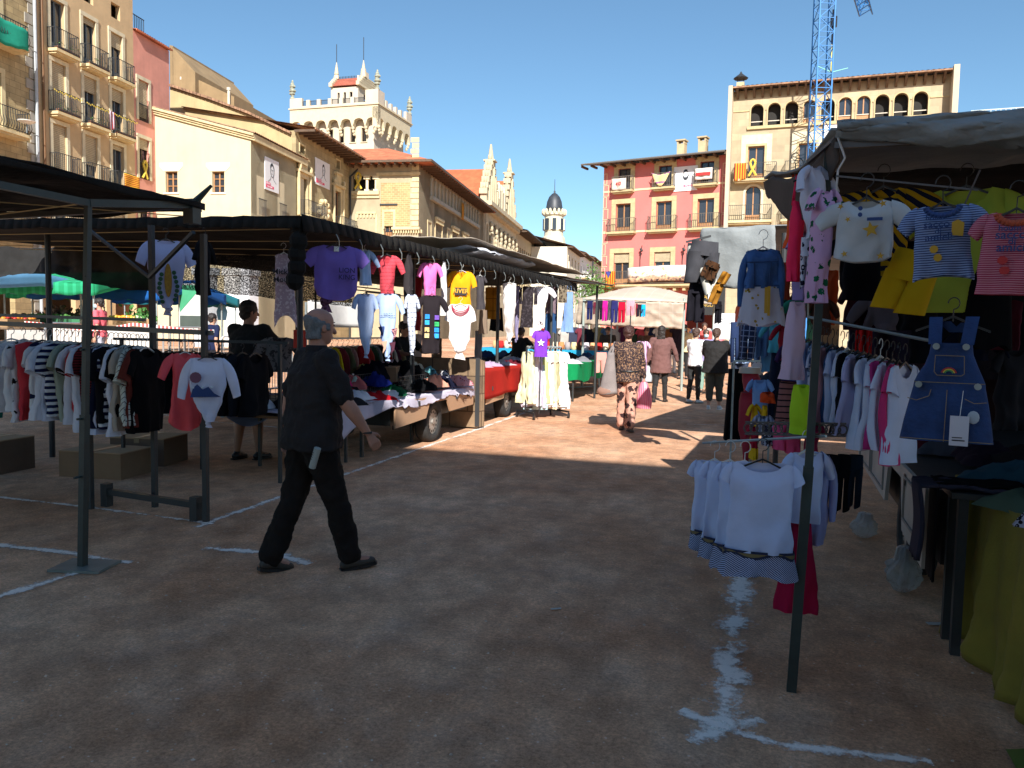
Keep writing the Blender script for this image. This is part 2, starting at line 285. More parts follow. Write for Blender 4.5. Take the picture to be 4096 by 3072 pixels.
class Bld:
    def __init__(s, name, label, pl, s0, wallmat, group=None, cat='building'):
        s.pl = pl; s.s0 = s0; s.root = thing(name, label, cat, pl.at(s0), pl.rz, group); s.holes = []; s.wm = wallmat
    def px(s, u, v): a, z = s.pl.hit(u, v); return a-s.s0, z
    def hole(s, x0, x1, z0, z1, arch=False): s.holes.append((x0, x1, z0, z1, arch))
    def wall(s, x0, x1, z0, top, depth, prof=None, back=True, th=.28):
        "front wall with its openings at y=0, side and back walls; prof: the top outline (x,z)"
        m = MB(); prof = prof or [(x0, top), (x1, top)]; zt = min(z for _, z in prof)
        xs = sorted({x0, x1, *[c for h in s.holes for c in h[:2]]}); zs = sorted({z0, zt, *[c for h in s.holes for c in h[2:4]]})
        xs = [x for x in xs if x0-1e-6 <= x <= x1+1e-6]; zs = [z for z in zs if z0-1e-6 <= z <= zt+1e-6]
        for i in range(len(xs)-1):
            for j in range(len(zs)-1):
                a, b, c, d = xs[i], xs[i+1], zs[j], zs[j+1]
                if b-a < 1e-5 or d-c < 1e-5: continue
                if any(h[0] <= (a+b)/2 <= h[1] and h[2] <= (c+d)/2 <= h[3] for h in s.holes): continue
                m.add([(a, 0, c), (b, 0, c), (b, 0, d), (a, 0, d)], [(0, 1, 2, 3)])
        for a, b, c, d, ar in s.holes:
            if ar:
                r = (b-a)/2; p = arc((a+b)/2, d-r, r)
                m.prism([(b, d)]+[(x, z) for x, z in p]+[(a, d)], 0.001, th)
            m.add([(a, 0, c), (b, 0, c), (b, 0, d), (a, 0, d), (a, th, c), (b, th, c), (b, th, d), (a, th, d)],
                  [(0, 4, 5, 1), (3, 2, 6, 7), (0, 3, 7, 4), (1, 5, 6, 2)])
        if len(prof) > 2 or abs(prof[0][1]-prof[-1][1]) > 1e-6:
            p = [(x0, zt)]+[(x, z) for x, z in prof]+[(x1, zt)]; q = []
            for t in p:
                if not q or (abs(q[-1][0]-t[0])+abs(q[-1][1]-t[1])) > 1e-6: q.append(t)
            if q[0] == q[-1]: q.pop()
            m.add([(x, 0, z) for x, z in q], [tuple(range(len(q)))]); m.add([(x, depth, z) for x, z in q], [tuple(range(len(q)))])
        zl, zr = prof[0][1], prof[-1][1]
        m.add([(x0, 0, z0), (x0, depth, z0), (x0, depth, zl), (x0, 0, zl)], [(0, 3, 2, 1)])
        m.add([(x1, 0, z0), (x1, depth, z0), (x1, depth, zr), (x1, 0, zr)], [(0, 1, 2, 3)])
        if back: m.add([(x0, depth, z0), (x1, depth, z0), (x1, depth, zt), (x0, depth, zt)], [(0, 1, 2, 3)])
        for (xa, za), (xb, zb) in zip(prof[:-1], prof[1:]): m.add([(xa, 0, za), (xb, 0, zb), (xb, depth, zb), (xa, depth, za)], [(0, 1, 2, 3)])
        return m.build('wall', s.wm, s.root)
    def window(s, x, z, w, h, sill=None, trim=.16, tm=None, kind='door', fm=None, bl=0., arch=False, pane=glass, tw=.05):
        x0, x1 = x-w/2, x+w/2; s.hole(x0, x1, z, z+h, arch); fm = fm or wood
        m = MB()
        if kind != 'open':
            t = .055
            m.box(x0+.005, x0+t, .17, .22, z, z+h).box(x1-t, x1-.005, .17, .22, z, z+h).box(x0+t, x1-t, .17, .22, z+h-t, z+h-.004).box(x0+t, x1-t, .17, .22, z+.004, z+t)
            m.box(x-.035, x+.035, .165, .217, z+t, z+h-t)
            if kind == 'casement':
                for k in (1, 2): m.box(x0+t, x1-t, .168, .214, z+h*k/3-.02, z+h*k/3+.02)
            elif kind == 'door': m.box(x0+t, x1-t, .172, .216, z+t, z+h*.2)
            f = m.build('window', fm, s.root)
            MB().box(x0+.02, x1-.02, .228, .24, z+.02, z+h-.02).build('pane', pane, f)
            if bl: MB().box(x0+.01, x1-.01, .08, .13, z+h*(1-bl), z+h-.01).build('roller_blind', blind, f)
        else:
            m.box(x0+.01, x1-.01, th_open, th_open+.05, z, z+h); m.build('shade_panel', dark, s.root)  # dark panel behind the hole, painting the shade of the room
        if trim:
            t = MB(); e = tw
            if arch:
                r = w/2; zc = z+h-r; a = arc(x, zc, r, 10); b = arc(x, zc, r+trim, 10)
                t.box(x0-trim, x0, -e, -.003, z, zc).box(x1, x1+trim, -e, -.003, z, zc)
                for i in range(10):
                    q = [a[i], a[i+1], b[i+1], b[i]]; t.prism(q, -e, -.003)
            else:
                t.box(x0-trim, x0, -e, -.003, z, z+h).box(x1, x1+trim, -e, -.003, z, z+h).box(x0-trim, x1+trim, -e-.01, -.003, z+h, z+h+trim)
            if sill: t.box(x0-trim-.04, x1+trim+.04, -.12, -.003, z-.1, z)
            t.build('window_surround', tm or cream, s.root)
    def balcony(s, x, z, w, out=.55, h=1.0, sm=None, style=0, rail=iron, dx=.12, th=.14):
        m = MB(); m.box(x-w/2, x+w/2, -out, -.002, z-th, z).box(x-w/2+.08, x+w/2-.08, -out+.1, -.004, z-th-.09, z-th-.001)
        if style == 2:
            for k in (-1, 1): m.box(x+k*w*.35-.09, x+k*w*.35+.09, -out*.7, -.006, z-th-.4, z-th-.09)
        b = m.build('balcony', sm or slab, s.root); r = MB(); o = -out+.05; a, c = x-w/2+.04, x+w/2-.04
        for zz in (z+.08, z+h): r.box(a, c, o-.015, o+.015, zz-.015, zz+.015); r.box(a-.015, a+.015, o, -.01, zz-.015, zz+.015); r.box(c-.015, c+.015, o, -.01, zz-.015, zz+.015)
        n = int((c-a)/dx)
        for i in range(n+1):
            xx = a+(c-a)*i/n
            if style == 1: r.path([(xx, o, z+.08), (xx, o-.10, z+.3), (xx, o-.02, z+.6), (xx, o, z+h)], .014, 4)
            else: r.bar((xx, o, z+.05), (xx, o, z+h), .014)
        for i in range(1, int(out/dx)+1):
            for xx in (a, c): r.bar((xx, o+i*dx, z+.05), (xx, o+i*dx, z+h), .014)
        r.build('railing', rail, b); return b
    def plants(s, x, z, w, y, seed=0, col=(.06, .13, .03)):
        rnd = random.Random(seed); m = MB()
        for k in range(int(w*45)):
            c = Vector((x+rnd.uniform(-w/2, w/2), y+rnd.uniform(-.12, .12), z+rnd.random()**1.5*.45)); a = Vector((rnd.uniform(-1, 1), rnd.uniform(-1, 1), rnd.uniform(-.3, 1))).normalized()*.09; b = a.cross(Vector((rnd.uniform(-1, 1), .3, 1))).normalized()*.04
            m.add([c-b, c+a*.5-b*.6, c+a, c+b], [(0, 1, 2, 3)])
        t = thing('potted_plants', 'green potted plants along %s' % s.bname(seed), 'plants', s.root.matrix_world @ Vector((0, 0, 0)), 0)
        t.location = s.pl.at(s.s0); t.rotation_euler = (0, 0, s.pl.rz)
        m.build('foliage', mat('leaves', col, .8, .3, 4), t); MB().box(x-w/2, x+w/2, y-.1, y+.1, z-.02, z+.16).build('trough', mat('terracotta', (.25, .10, .05)), t)
    names = {}
    def bname(s, k): return Bld.names.get(k, 'a balcony floor')
    def roof(s, x0, x1, z, over=.7, rise=1.2, depth=8, tm=tiles, x0z=None, ends=.15, wave=.22, rafters=True, th=.1, bm=None):
        "pitched roof rising away from the facade, corrugated with tile rows"
        m = MB(); n = int((x1-x0+2*ends)/wave*4); n = max(4, n)
        def fn(a, b):
            xx = x0-ends+(x1-x0+2*ends)*a; y = -over+(depth+over)*b
            return (xx, y, z+rise*(y+over)/(depth+over)+.05*abs(math.sin(math.pi*(xx)/wave))+.06)
        m.grid(fn, n, 1)
        m.add([(x0-ends, -over, z), (x1+ends, -over, z), (x1+ends, depth, z+rise), (x0-ends, depth, z+rise)], [(3, 2, 1, 0)])
        m.box(x0-ends, x1+ends, -over, -over+.06, z-.01, z+.08)
        r = m.build('roof', tm, s.root)
        if rafters:
            q = MB(); k = int((x1-x0)/.7)
            for i in range(k+1):
                xx = x0+(x1-x0)*i/k; q.box(xx-.06, xx+.06, -over+.08, -.004, z-.16, z-.01)
            q.build('rafters', bm or wood, r)
        return r
th_open = .55
def band(b, x0, x1, z0, z1, out=.06, m=None, name='string_course'): return MB().box(x0, x1, -out, -.003, z0, z1).build(name, m or cream, b.root)
A0 = dep(83, 200, 41); PA = Pl(A0, 8.8)
# far left: stone house
mst = mat('rubble_stone', 'a8946c', .95, .22, 2, .6, 8, pat='brick', c2='7d6d50', per=.3, dirt=.3)
sL, _ = PA.hit(38, 100)
b = Bld('stone_house', 'rough stone town house with iron balconies at the far left edge', PA, sL-7, mst)
for row, z in enumerate((14.0, 10.1, 6.2)):
    for x in (1.5, 4.2):
        b.window(x, z, 1.15, 2.6, trim=.22, tm=stone, fm=wood, bl=0)
    b.balcony(4.0, z, 3.4, .75, 1.0, style=1, sm=stone, dx=.14); b.balcony(.8, z, 1.8, .6, 1.0, dx=.14)
for x in (1.2, 4.2): b.hole(x-1.1, x+1.1, 0, 4.2, True)
b.wall(0, 7, 0, 22, 9); q = MB()
for k in range(44): q.box(6.45-(k % 2)*.2, 7, -.05, -.003, k*.5+.01, k*.5+.46)
q.build('corner_stones', mat('grey_render', '9a9488', .9, .1, 2), b.root)
MB().bar((6.75, -.14, 0), (6.75, -.14, 22), .07, 8).build('drainpipe', mat('grey_pipe', 'aab0b4', .5, .1), b.root)
gb = thing('banner', 'green cloth banner tied to the upper balcony of the stone house', 'banner', b.pl.at(b.s0), PA.rz); m = MB()
m.grid(lambda i, j: (2.6+2.9*i, -.82-.06*math.sin(9*i), 14.9-.15*i-.85*j-.25*math.sin(3.1*i)*j+.02*math.sin(30*i)), 24, 6); m.build('cloth', cloth('2f9f86', trans=.3), gb, True, .01)
dg_ = thing('satellite_dish', 'white satellite dish on the middle balcony of the stone house', 'dish', b.pl.at(b.s0), PA.rz)
MB().lathe([(.02, 0), (.2, .02), (.36, .1), (.38, .14), (.36, .12), (.2, .04)], (5.1, -1.0, 10.5), 16).build('dish', wht, dg_); MB().bar((5.1, -1., 10.1), (5.1, -1., 10.7), .03).build('mast', steel, dg_)
# ochre house
moc = mat('ochre_render', 'c0a57e', .9, .10, 1.2, .15, 15, dirt=.22)
b = Bld('ochre_house', 'tall ochre rendered house with three columns of iron balconies', PA, sL, moc); OCH = b
cols = [b.px(59, 110)[0], b.px(90.5, 120)[0], b.px(117.5, 130)[0]]; xe = b.px(134, 100)[0]
for r, z in enumerate((17.9, 14.8, 11.8, 8.8, 5.9)):
    for c, x in enumerate(cols):
        if r == 0: b.window(x, z+.2, .75, .8, trim=0, kind='open'); continue
        b.window(x, z, .95, 2.5, trim=.2, bl=((0, .12, .3), (.98, .3, .25), (.98, .6, .1), (.0, .3, .9))[r-1][c], fm=mat('grey_blue_joinery', '5b6770', .6))
        b.balcony(x+.08, z, 1.62, .55, 1.0)
for x in (cols[0], cols[1]+.1, cols[2]+.5): b.hole(x-.9, x+.9, 0, 4.4, False)
b.wall(0, xe, 0, 21.5, 9)
MB().bar((.25, -.1, 0), (.25, -.1, 21.5), .06, 8).build('drainpipe', mat('brown_pipe', '6d4c2c', .6), b.root)
Bld.names = {11: 'the top left balcony of the ochre house', 12: 'the top middle balcony of the ochre house', 13: 'the second floor left balcony of the ochre house', 14: 'the second floor right balcony of the ochre house', 15: 'the second floor middle balcony of the ochre house'}
for k, (c, z) in {11: (0, 14.8), 12: (1, 14.8), 13: (0, 11.8), 14: (2, 11.8), 15: (1, 11.8)}.items(): b.plants(cols[c]+.2, z, 1.5, -.38, k, (.10, .2, .05))
yel = mat('yellow_cloth', 'd3b848', .8, .1)
for c in (0, 1, 2):
    t = thing('bunting', 'row of little yellow ribbons along the second floor %s balcony' % ('left', 'middle', 'right')[c], 'bunting', b.pl.at(sL), PA.rz, 'yellow bunting on the ochre house'); m = MB()
    for i in range(16): m.obox((cols[c]-.9+i*.125, -.53, 12.76-.03*(i % 3)), (.03, .006, .035), 0, .2*(i % 3-1))
    m.build('ribbons', yel, t)
def flag(name, label, b, x, z, w, h, mt, y=-.58, cat='flag'):
    t = thing(name, label, cat, b.pl.at(b.s0), b.pl.rz); MB().grid(lambda i, j: (x+w*i, y-.03*math.sin(7*i+2*j), z-h*j-.05*math.sin(5*i)*j), 12, 8).build('cloth', mt, t, True, .008); return t
flag('striped_flag', 'red and yellow striped flag over the right first floor balcony', b, cols[2]-.3, 9.75, 1.3, .8, cloth('e0b23a', 'z', 'b23a2e', .1, .55))
flag('striped_flag', 'small red white and blue flag on the middle balcony', b, cols[1]+.72, 12.8, .38, .95, cloth('a8343a', 'x', 'c9c4cf', .13, .5))
# pink narrow house
mpk = mat('dusty_pink_render', 'cc8d7c', .9, .12, 1, .15, 15, dirt=.3)
b = Bld('pink_house', 'narrow dusty pink house beside the ochre one', PA, sL+xe, mpk)
x2 = b.px(169.5, 100)[0]; xw = b.px(143, 80)[0]
for r, z in enumerate((13.2, 9.9, 6.6)):
    b.window(xw, z, .95, 2.3, trim=.2, bl=(.9, .25, .1)[r]); q = MB()
    for i in range(8): q.bar((xw-.42+.12*i, .02, z), (xw-.42+.12*i, .02, z+.95), .014)
    q.box(xw-.47, xw+.47, .0, .03, z+.93, z+.97); q.build('railing', iron, b.root)
b.hole(xw-.9, xw+.9, 0, 4.2, False)
zt = b.px(150, 40)[1]; b.wall(0, x2, 0, zt, 9); b.roof(0, x2, zt, .25, 1.0, 7, rafters=False, ends=.0, tm=rtiles)
q = MB()
for i in range(9): q.bar((.05+.17*i, .3, zt+.1), (.05+.17*i, .3, zt+1.1), .02)
q.box(.05, 1.45, .28, .32, zt+1.06, zt+1.1); q.build('terrace_railing', iron, b.root)
def ribbon(label, pl, s0, x, z, h, y=-.62):
    t = thing('yellow_ribbon', label, 'ribbon', pl.at(s0), pl.rz, 'yellow ribbons on the facades'); w = h*.22
    P = [(x-w, y, z), (x+w*.2, y-.01, z+h*.45), (x+w*.75, y, z+h*.8), (x+w*.3, y, z+h), (x-w*.3, y, z+h), (x-w*.75, y, z+h*.8), (x-w*.2, y-.03, z+h*.45), (x+w, y, z)]
    MB().path(P, h*.07, 5).build('ribbon', mat('yellow_cloth', 'd3b848'), t)
ribbon('yellow looped ribbon on the window railing of the narrow pink house', PA, sL+xe, xw, 9.95, 1.0, -.05)
# cream house with the gable toward the square
sA, _ = PA.hit(156, 200); PC = Pl(PA.at(sA), -81.2)
mcr = mat('pale_cream_render', 'c4b999', .9, .06, .8, .15, 12, dirt=.18)
b = Bld('cream_gabled_house', 'pale cream house whose lit gable wall faces the square', PC, 0, mcr); wC = b.px(251, 180)[0]
for (u0, v0, u1, v1) in ((163, 171.5, 179, 192.5), (210, 171.5, 225.5, 192.5)):
    a, z1 = b.px(u0+3, v0); c, z0 = b.px(u1-2, v1); b.window((a+c)/2, z0, .78, z1-z0, trim=0, kind='casement', fm=lwood)
    q = MB(); xm = (a+c)/2; q.prism([(xm-.48, z1+.01), (xm+.48, z1+.01), (xm+.75, z1+.28), (xm+.75, z1+.5), (xm-.75, z1+.5), (xm-.75, z1+.28)], -.03, -.003)
    q.box(xm-.5, xm+.5, -.06, -.003, z0-.09, z0); q.build('window_surround', mat('cream_lintel', 'eadfc0', .9, .05), b.root)
zl, zr = b.px(156, 112)[1], b.px(251, 139)[1]; print('cream', wC, zl, zr)
b.wall(0, wC, 0, zl, 7.2, prof=[(0, zl), (wC, zr)])
q = MB()
for y0, dz, hh in ((-.3, .12, .14), (-.2, 0, .12), (-.12, -.12, .12)): q.hexa([(-.1, y0, zl+dz), (wC+.3, y0, zr+dz), (wC+.3, 7.2, zr+dz), (-.1, 7.2, zl+dz)], [(-.1, y0, zl+dz+hh), (wC+.3, y0, zr+dz+hh), (wC+.3, 7.2, zr+dz+hh), (-.1, 7.2, zl+dz+hh)])
q.build('cornice', stone, b.root)
m = MB(); m.grid(lambda i, j: (-.15+(wC+.55)*i, -.3+7.6*j, zl+.28+(zr-zl)*i+.07*abs(math.sin(math.pi*7.6*j/.23))), 1, 120); m.build('roof', tiles, b.root)
PB = Pl(PC.at(wC), 8.8)
class Side(Bld): pass
sb = Bld.__new__(Bld); sb.pl = PB; sb.s0 = 0; sb.holes = []; sb.wm = mcr; sb.root = b.root
# its street side carries two windows: they hang on the same thing, in a turned frame
fr = bpy.data.objects.new('street_side', None); COL.objects.link(fr); fr.parent = b.root; fr.location = (wC, 0, 0); fr.rotation_euler = (0, 0, rad(90))
sb.root = fr
for (u0, v0, u1, v1) in ((257.5, 177, 263.5, 213), (278, 186, 284, 217)):
    a, z1 = PB.hit(u0, v0); c, z0 = PB.hit(u1, v1); sb.window((a+c)/2, z0-.2, .95, 2.3, trim=.0, tw=.03, fm=lwood, bl=.1)
    q = MB(); x = (a+c)/2
    for i in range(8): q.bar((x-.42+.12*i, -.15, z0-.2), (x-.42+.12*i, -.15, z0+.75), .014)
    q.box(x-.5, x+.5, -.17, -.13, z0+.72, z0+.76); q.build('railing', iron, fr)
hs = sb.holes; m = MB()
sb.wall(0.002, 6.0, 0, zr, .4, back=False)
def poster(label, name, pl, corners, pink=True, txt=None, seed=0, fx=.5, name_y=.16):
    "flat printed poster on a facade: a line drawing of a head over a name bar"
    a0, z1 = pl.hit(*corners[0]); a1, z0 = pl.hit(*corners[1]); w, h = a1-a0, z1-z0
    t = thing('poster', label, 'poster', pl.at(a0, z0, .06), pl.rz, 'portrait posters on the facades')
    MB().box(0, w, 0, .04, 0, h).build('sheet', mat('poster_white', (.72, .73, .74), .7, .04, bump=0), t)
    k = mat('print_black', (.03, .035, .045), .8, 0, bump=0); q = MB(); cx, cz = w*fx, h*.66; R = h*.17
    hair = [(cx+R*.95*math.cos(a)*(.8+.15*math.sin(3*a+seed)), cz+R*1.25*math.sin(a)) for a in [rad(x) for x in range(-20, 201, 15)]]
    face = [(cx+R*.62*math.cos(a)+R*.06, cz+R*.85*math.sin(a)-R*.1) for a in [rad(x) for x in range(190, -11, -15)]]
    q.prism(hair+face, -.012, -.002)
    oval = [(cx+R*.68*math.cos(rad(x))+R*.04, cz+R*1.2*math.sin(rad(x))-R*.1) for x in range(180, 361, 15)]
    q.path([(x, -.006, z) for x, z in oval], .018*h/3+.008, 4)
    for sx in (-.25, .25): q.bar((cx+sx*R-R*.12, -.006, cz), (cx+sx*R+R*.12, -.006, cz+.01), .03*h/3)
    q.path([(cx, -.006, cz-.05*R), (cx+.08*R, -.006, cz-.4*R)], .015*h/3); q.bar((cx-.2*R, -.006, cz-.7*R), (cx+.2*R, -.006, cz-.68*R), .02*h/3)
    q.path([(cx-R*.5, -.006, cz-R*1.2), (cx-R*.6, -.006, cz-R*1.7), (cx-R*1.6, -.006, cz-R*2.3)], .012*h/3+.004); q.path([(cx+R*.5, -.006, cz-R*1.2), (cx+R*.6, -.006, cz-R*1.7), (cx+R*1.6, -.006, cz-R*2.3)], .012*h/3+.004)
    if seed == 3: q.prism([(cx+R*.66*math.cos(rad(x)), cz-R*.25+R*.95*math.sin(rad(x))) for x in range(180, 361, 15)]+[(cx+R*.5, cz-R*.3), (cx+R*.25, cz-R*.62), (cx-R*.25, cz-R*.62), (cx-R*.5, cz-R*.3)], -.012, -.002)
    q.build('portrait_drawing', k, t)
    pk = mat('print_pink', (.75, .07, .16), .8, 0, bump=0); q = MB()
    lines = txt; bw = w*.56; x0 = w*(.06 if fx > .45 and seed != 3 else .42)
    for i, l in enumerate(lines):
        z = h*(.2-.09*i); ww = bw*(.6 if i == 0 and len(lines) > 1 else 1); q.box(x0, x0+ww, -.01, -.002, z-h*.035, z+h*.045)
        text(l, h*.085 if len(l) < 9 else h*.066, mat('poster_white', 1), t, (x0+ww/2, -.013, z+.003), name='lettering')
    q.build('name_bar', pk, t)
poster('narrow portrait poster with long dark hair on the cream house side', 'p', PB, ((264, 156), (278, 194)), txt=['LLIBERTAT', 'FORCADELL'], seed=1, fx=.5)
# the pieces above: beige block behind, stone palace with verge roof
mbe = mat('beige_render', '8d7656', .95, .15, .8, .25, 8, dirt=.4)
s6, z6 = PB.hit(293, 135); s6 = 6.0
b6 = Bld('carved_stone_house', 'old carved stone house with two ornate balconies and a long tiled eave', PB, s6, mat('ashlar_stone', 'a3936f', .95, .14, 1.5, .3, 10, pat='brick', c2='8b7a55', per=.42, dirt=.35))
L6 = PB.hit(350, 200)[0]-s6
for (u0, v0, u1, v1) in ((299, 144, 305, 154.5), (335, 159, 340.5, 170)):
    a, z1 = b6.px(u0, v0); c, z0 = b6.px(u1, v1); b6.window((a+c)/2, z0, .75, z1-z0, trim=.1, kind='open', tm=stone)
for (u0, v0, u1, v1, ub0, ub1, vb) in ((299, 173.5, 306.5, 203, 297, 319, 210), (333.6, 187, 340.5, 219, 332, 351.5, 220)):
    a, z1 = b6.px(u0, v0); c, z0 = b6.px(u1, v1); x = (a+c)/2; z0 -= 1.0; b6.window(x, z0, 1.1, z1-z0-.2, trim=.3, tm=stone, fm=lwood, tw=.1)
    b6.balcony(x+.7, z0, 3.0, .8, 1.0, style=1, sm=stone)
    q = MB(); zz = z1+.1; q.box(x-1, x+1, -.3, -.004, zz, zz+.16).box(x-.45, x+.45, -.16, -.003, zz+.16, zz+.9).box(x-.6, x+.6, -.24, -.003, zz+.9, zz+1.05)
    for k in (-1, 1): q.ball((x+k*.85, -.2, zz+.35), (.14, .14, .25)).bar((x+k*.9, -.15, z0), (x+k*.9, -.15, zz), .09, 8)
    q.build('carved_pediment', stone, b6.root)
q = MB(); a, z = b6.px(322, 210); q.ball((a, -.1, z), (.7, .2, .6), 10, 8)
for k in range(9): q.ball((a+.75*math.cos(k*.7), -.16, z+.6*math.sin(k*.7)), .2, 6, 5)
q.build('carved_shield', stone, b6.root)
z6 = 14.3; b6.wall(0, L6, 0, z6, 12)
b6.roof(-.2, L6+1.5, z6, 1.5, 1.6, 8, ends=.1, rafters=True)
MB().bar((L6-.25, -.12, 0), (L6-.25, -.12, z6-1.2), .07, 8).path([(L6-.25, -.12, z6-1.2), (L6+.2, -.9, z6-.25)], .06, 8).build('drainpipe', iron, b6.root)
# gable wall of the carved house seen above the cream roof (runs back from the street plane)
PG = Pl(PB.at(s6-.02), -81.2); q = MB(); pts = []
for u, v in ((170, 87), (210, 100), (250, 115), (292, 135)): a, z = PG.hit(u, v); pts.append((a, z))
base = [(pts[-1][0], 8), (pts[0][0]-.2, 8)]
def loc6(a, z, o=0): w = PG.at(a, z, o); d = w-Vector((b6.root.location.x, b6.root.location.y, 0)); return (d.x*PB.d.x+d.y*PB.d.y, -(d.x*PB.n.x+d.y*PB.n.y), z)
allp = [loc6(a, z) for a, z in pts+base]; ap2 = [(x+.3, y, z) for x, y, z in allp]; n = len(allp)
q.add(allp+ap2, [tuple(range(n)), tuple(range(2*n-1, n-1, -1))]+[(i, (i+1) % n, n+(i+1) % n, n+i) for i in range(n)])
q.build('gable_wall', mat('pale_plaster', 'b09c74', .95, .12, 1, .2, 10, dirt=.3), b6.root)
q = MB()
for (a, z), (c, w) in zip(pts[:-1], pts[1:]):
    n = max(2, int((c-a)/.25))
    for i in range(n):
        t0, t1 = i/n, (i+.9)/n; p0 = loc6(a+(c-a)*t0, z+(w-z)*t0+.02, .25); p1 = loc6(a+(c-a)*t1, z+(w-z)*t1+.02, .25)
        q.hexa([p0, p1, (p1[0]+8.7, p1[1], p1[2]), (p0[0]+8.7, p0[1], p0[2])], [(p[0], p[1], p[2]+.16) for p in (p0, p1, (p1[0]+8.7, p1[1], p1[2]), (p0[0]+8.7, p0[1], p0[2]))])
q.build('verge_tiles', tiles, b6.root)
poster('portrait poster with glasses on the carved stone house between its balconies', 'p', PB, ((314.6, 157), (329, 190)), txt=['DEFENSA', 'PUIGDEMONT'], seed=2, fx=.55)
bb = Bld('beige_rooftop_block', 'plain beige windowless block rising behind the tiled verge', Pl(PG.at(-.5, 0, -.6), -81.2), 0, mbe)
for (u0, u1, v, nm) in ((169.5, 173, 46, 'chimney_stack'), (172.6, 195, 62, 'wall'), (195.5, 231, 97, 'wall')):
    pl = bb.pl; a, z1 = pl.hit(u0, v); c, _ = pl.hit(u1, v); z2 = pl.hit(u1, v+(10 if u0 < 180 else 15))[1] if u0 > 170 else z1
    dy = 0 if u0 < 190 else .4
    q = MB(); q.hexa([(a, dy, 9), (c, dy, 9), (c, 8, 9), (a, 8, 9)], [(a, dy, {172.6: pl.hit(172.6, 47)[1]}.get(u0, pl.hit(u0, 78 if u0 > 190 else 45)[1])), (c, dy, z2 if u0 < 190 else pl.hit(u1, 95)[1]), (c, 8, z2 if u0 < 190 else pl.hit(u1, 95)[1]), (a, 8, {172.6: pl.hit(172.6, 47)[1]}.get(u0, pl.hit(u0, 78 if u0 > 190 else 45)[1]))]); q.build(nm, mbe, bb.root)
for (u, v0, v1) in ((175.5, 88, 77), (222.5, 101, 87)):
    a, z0 = PG.hit(u, v0); z1 = PG.hit(u, v1)[1]; t = thing('chimney_pipe', 'pale %s chimney pipe on the tiled verge' % ('stubby' if u < 200 else 'thin'), 'chimney', PG.at(a, 0, -.8), PG.rz)
    MB().bar((0, 0, z0-1), (0, 0, z1), .14 if u < 200 else .09, 8).build('pipe', mat('pale_pipe', 'c9c0b0'), t); MB().bar((0, 0, z1+.02), (0, 0, z1+.2), .22 if u < 200 else .13, 8).build('cowl', mat('pale_pipe', 1), t)
# loggia house
PL_ = Pl(PB.at(PB.hit(350, 200)[0]), -81.2); wL = PL_.hit(419, 180)[0]; PM = Pl(PL_.at(wL), 8.8)
mlg = mat('loggia_stone', 'aa9c80', .95, .1, 1.2, .25, 10, dirt=.25)
mbr = mat('fine_brick', 'ab8f64', .95, .12, 2, .2, 12, pat='brick', c2='c9b58b', per=.16)
b = Bld('loggia_house', 'corner house with a columned loggia under a low red roof', PL_, 0, mlg); zT = PL_.hit(419, 163)[1]-.1
a, z1 = b.px(353, 176); c, z0 = b.px(376, 191); b.hole(a, c, z0, z1)
MB().box(a-.1, c+.1, .9, 1.0, z0-.5, z1+.1).build('recess_shade_panel', dark, b.root)  # dark panel painting the shade inside the loggia
q = MB()
for u in (357.2, 366.5, 375.5):
    x = b.px(u, 183)[0]; q.bar((x, .15, z0), (x, .15, z1-.25), .11, 10).box(x-.24, x+.24, -.02, .32, z1-.25, z1+.002).box(x-.18, x+.18, -.01, .3, z0-.002, z0+.15)
q.build('column', mat('pale_column', 'd8ccaa'), b.root)
MB().box(a-.1, c+.3, -.25, -.003, z0-.3, z0-.02).box(a-.1, c+.3, -.12, -.002, z0-.55, z0-.3).build('sill', stone, b.root)
a, z1 = b.px(384.5, 212); c, z0 = b.px(393, 233); xm = (a+c)/2; b.window(xm, z0-.3, c-a, z1-z0+.3, trim=.18, tm=stone, fm=lwood, bl=.08)
q = MB(); q.box(xm-.7, xm+.7, -.1, -.004, z1+.5, z1+.62)
for i in range(6): q.bar((xm-.35+.14*i, -.1, z0-.3), (xm-.35+.14*i, -.1, z0+.3), .014)
q.box(xm-.4, xm+.4, -.12, -.08, z0+.28, z0+.32); q.build('iron_guard', iron, b.root)
x1, za = b.px(381, 183); x2, zb = b.px(411, 226); MB().box(x1, x2-.1, -.02, -.002, zb, za).build('brick_panel', mbr, b.root)
q = MB()
for k in range(16): q.box(wL-.55-(k % 2)*.12, wL-.004, -.05, -.004, zb+k*.42, zb+k*.42+.36)
q.build('corner_stones', stone, b.root)
q = MB(); x, z = b.px(400, 230); q.box(x-.6, wL+.15, -.3, -.006, z, z+.2)
for k in range(12): q.box(x-.5+k*.2, x-.4+k*.2, -.22, -.006, z-.25, z-.002)
x, z = b.px(367, 210); q.box(x-.85, x+.75, -.1, -.004, z-.3, z-.15); [q.box(x-.8+.27*k, x-.68+.27*k, -.08, -.004, z-.6, z-.3) for k in range(6)]; q.box(x-.95, x-.8, -.06, -.004, z-6, z-.3).box(x+.7, x+.85, -.06, -.004, z-6, z-.3)
x, z = b.px(377, 173); q.box(x, wL+.12, -.14, -.007, z-.2, z+.0); q.build('moulding', stone, b.root)
b.wall(0, wL, 0, zT, 26)
ribbon('yellow ribbon hung between the columns of the loggia', PL_, 0, b.px(358, 183)[0]+.05, PL_.hit(358, 189)[1], 1.2, -.1)
fr = bpy.data.objects.new('street_side', None); COL.objects.link(fr); fr.parent = b.root; fr.location = (wL, 0, 0); fr.rotation_euler = (0, 0, rad(90))
e = Bld.__new__(Bld); e.pl = PM; e.s0 = 0; e.holes = []; e.wm = mlg; e.root = fr; Lm = PM.hit(484, 201)[0]
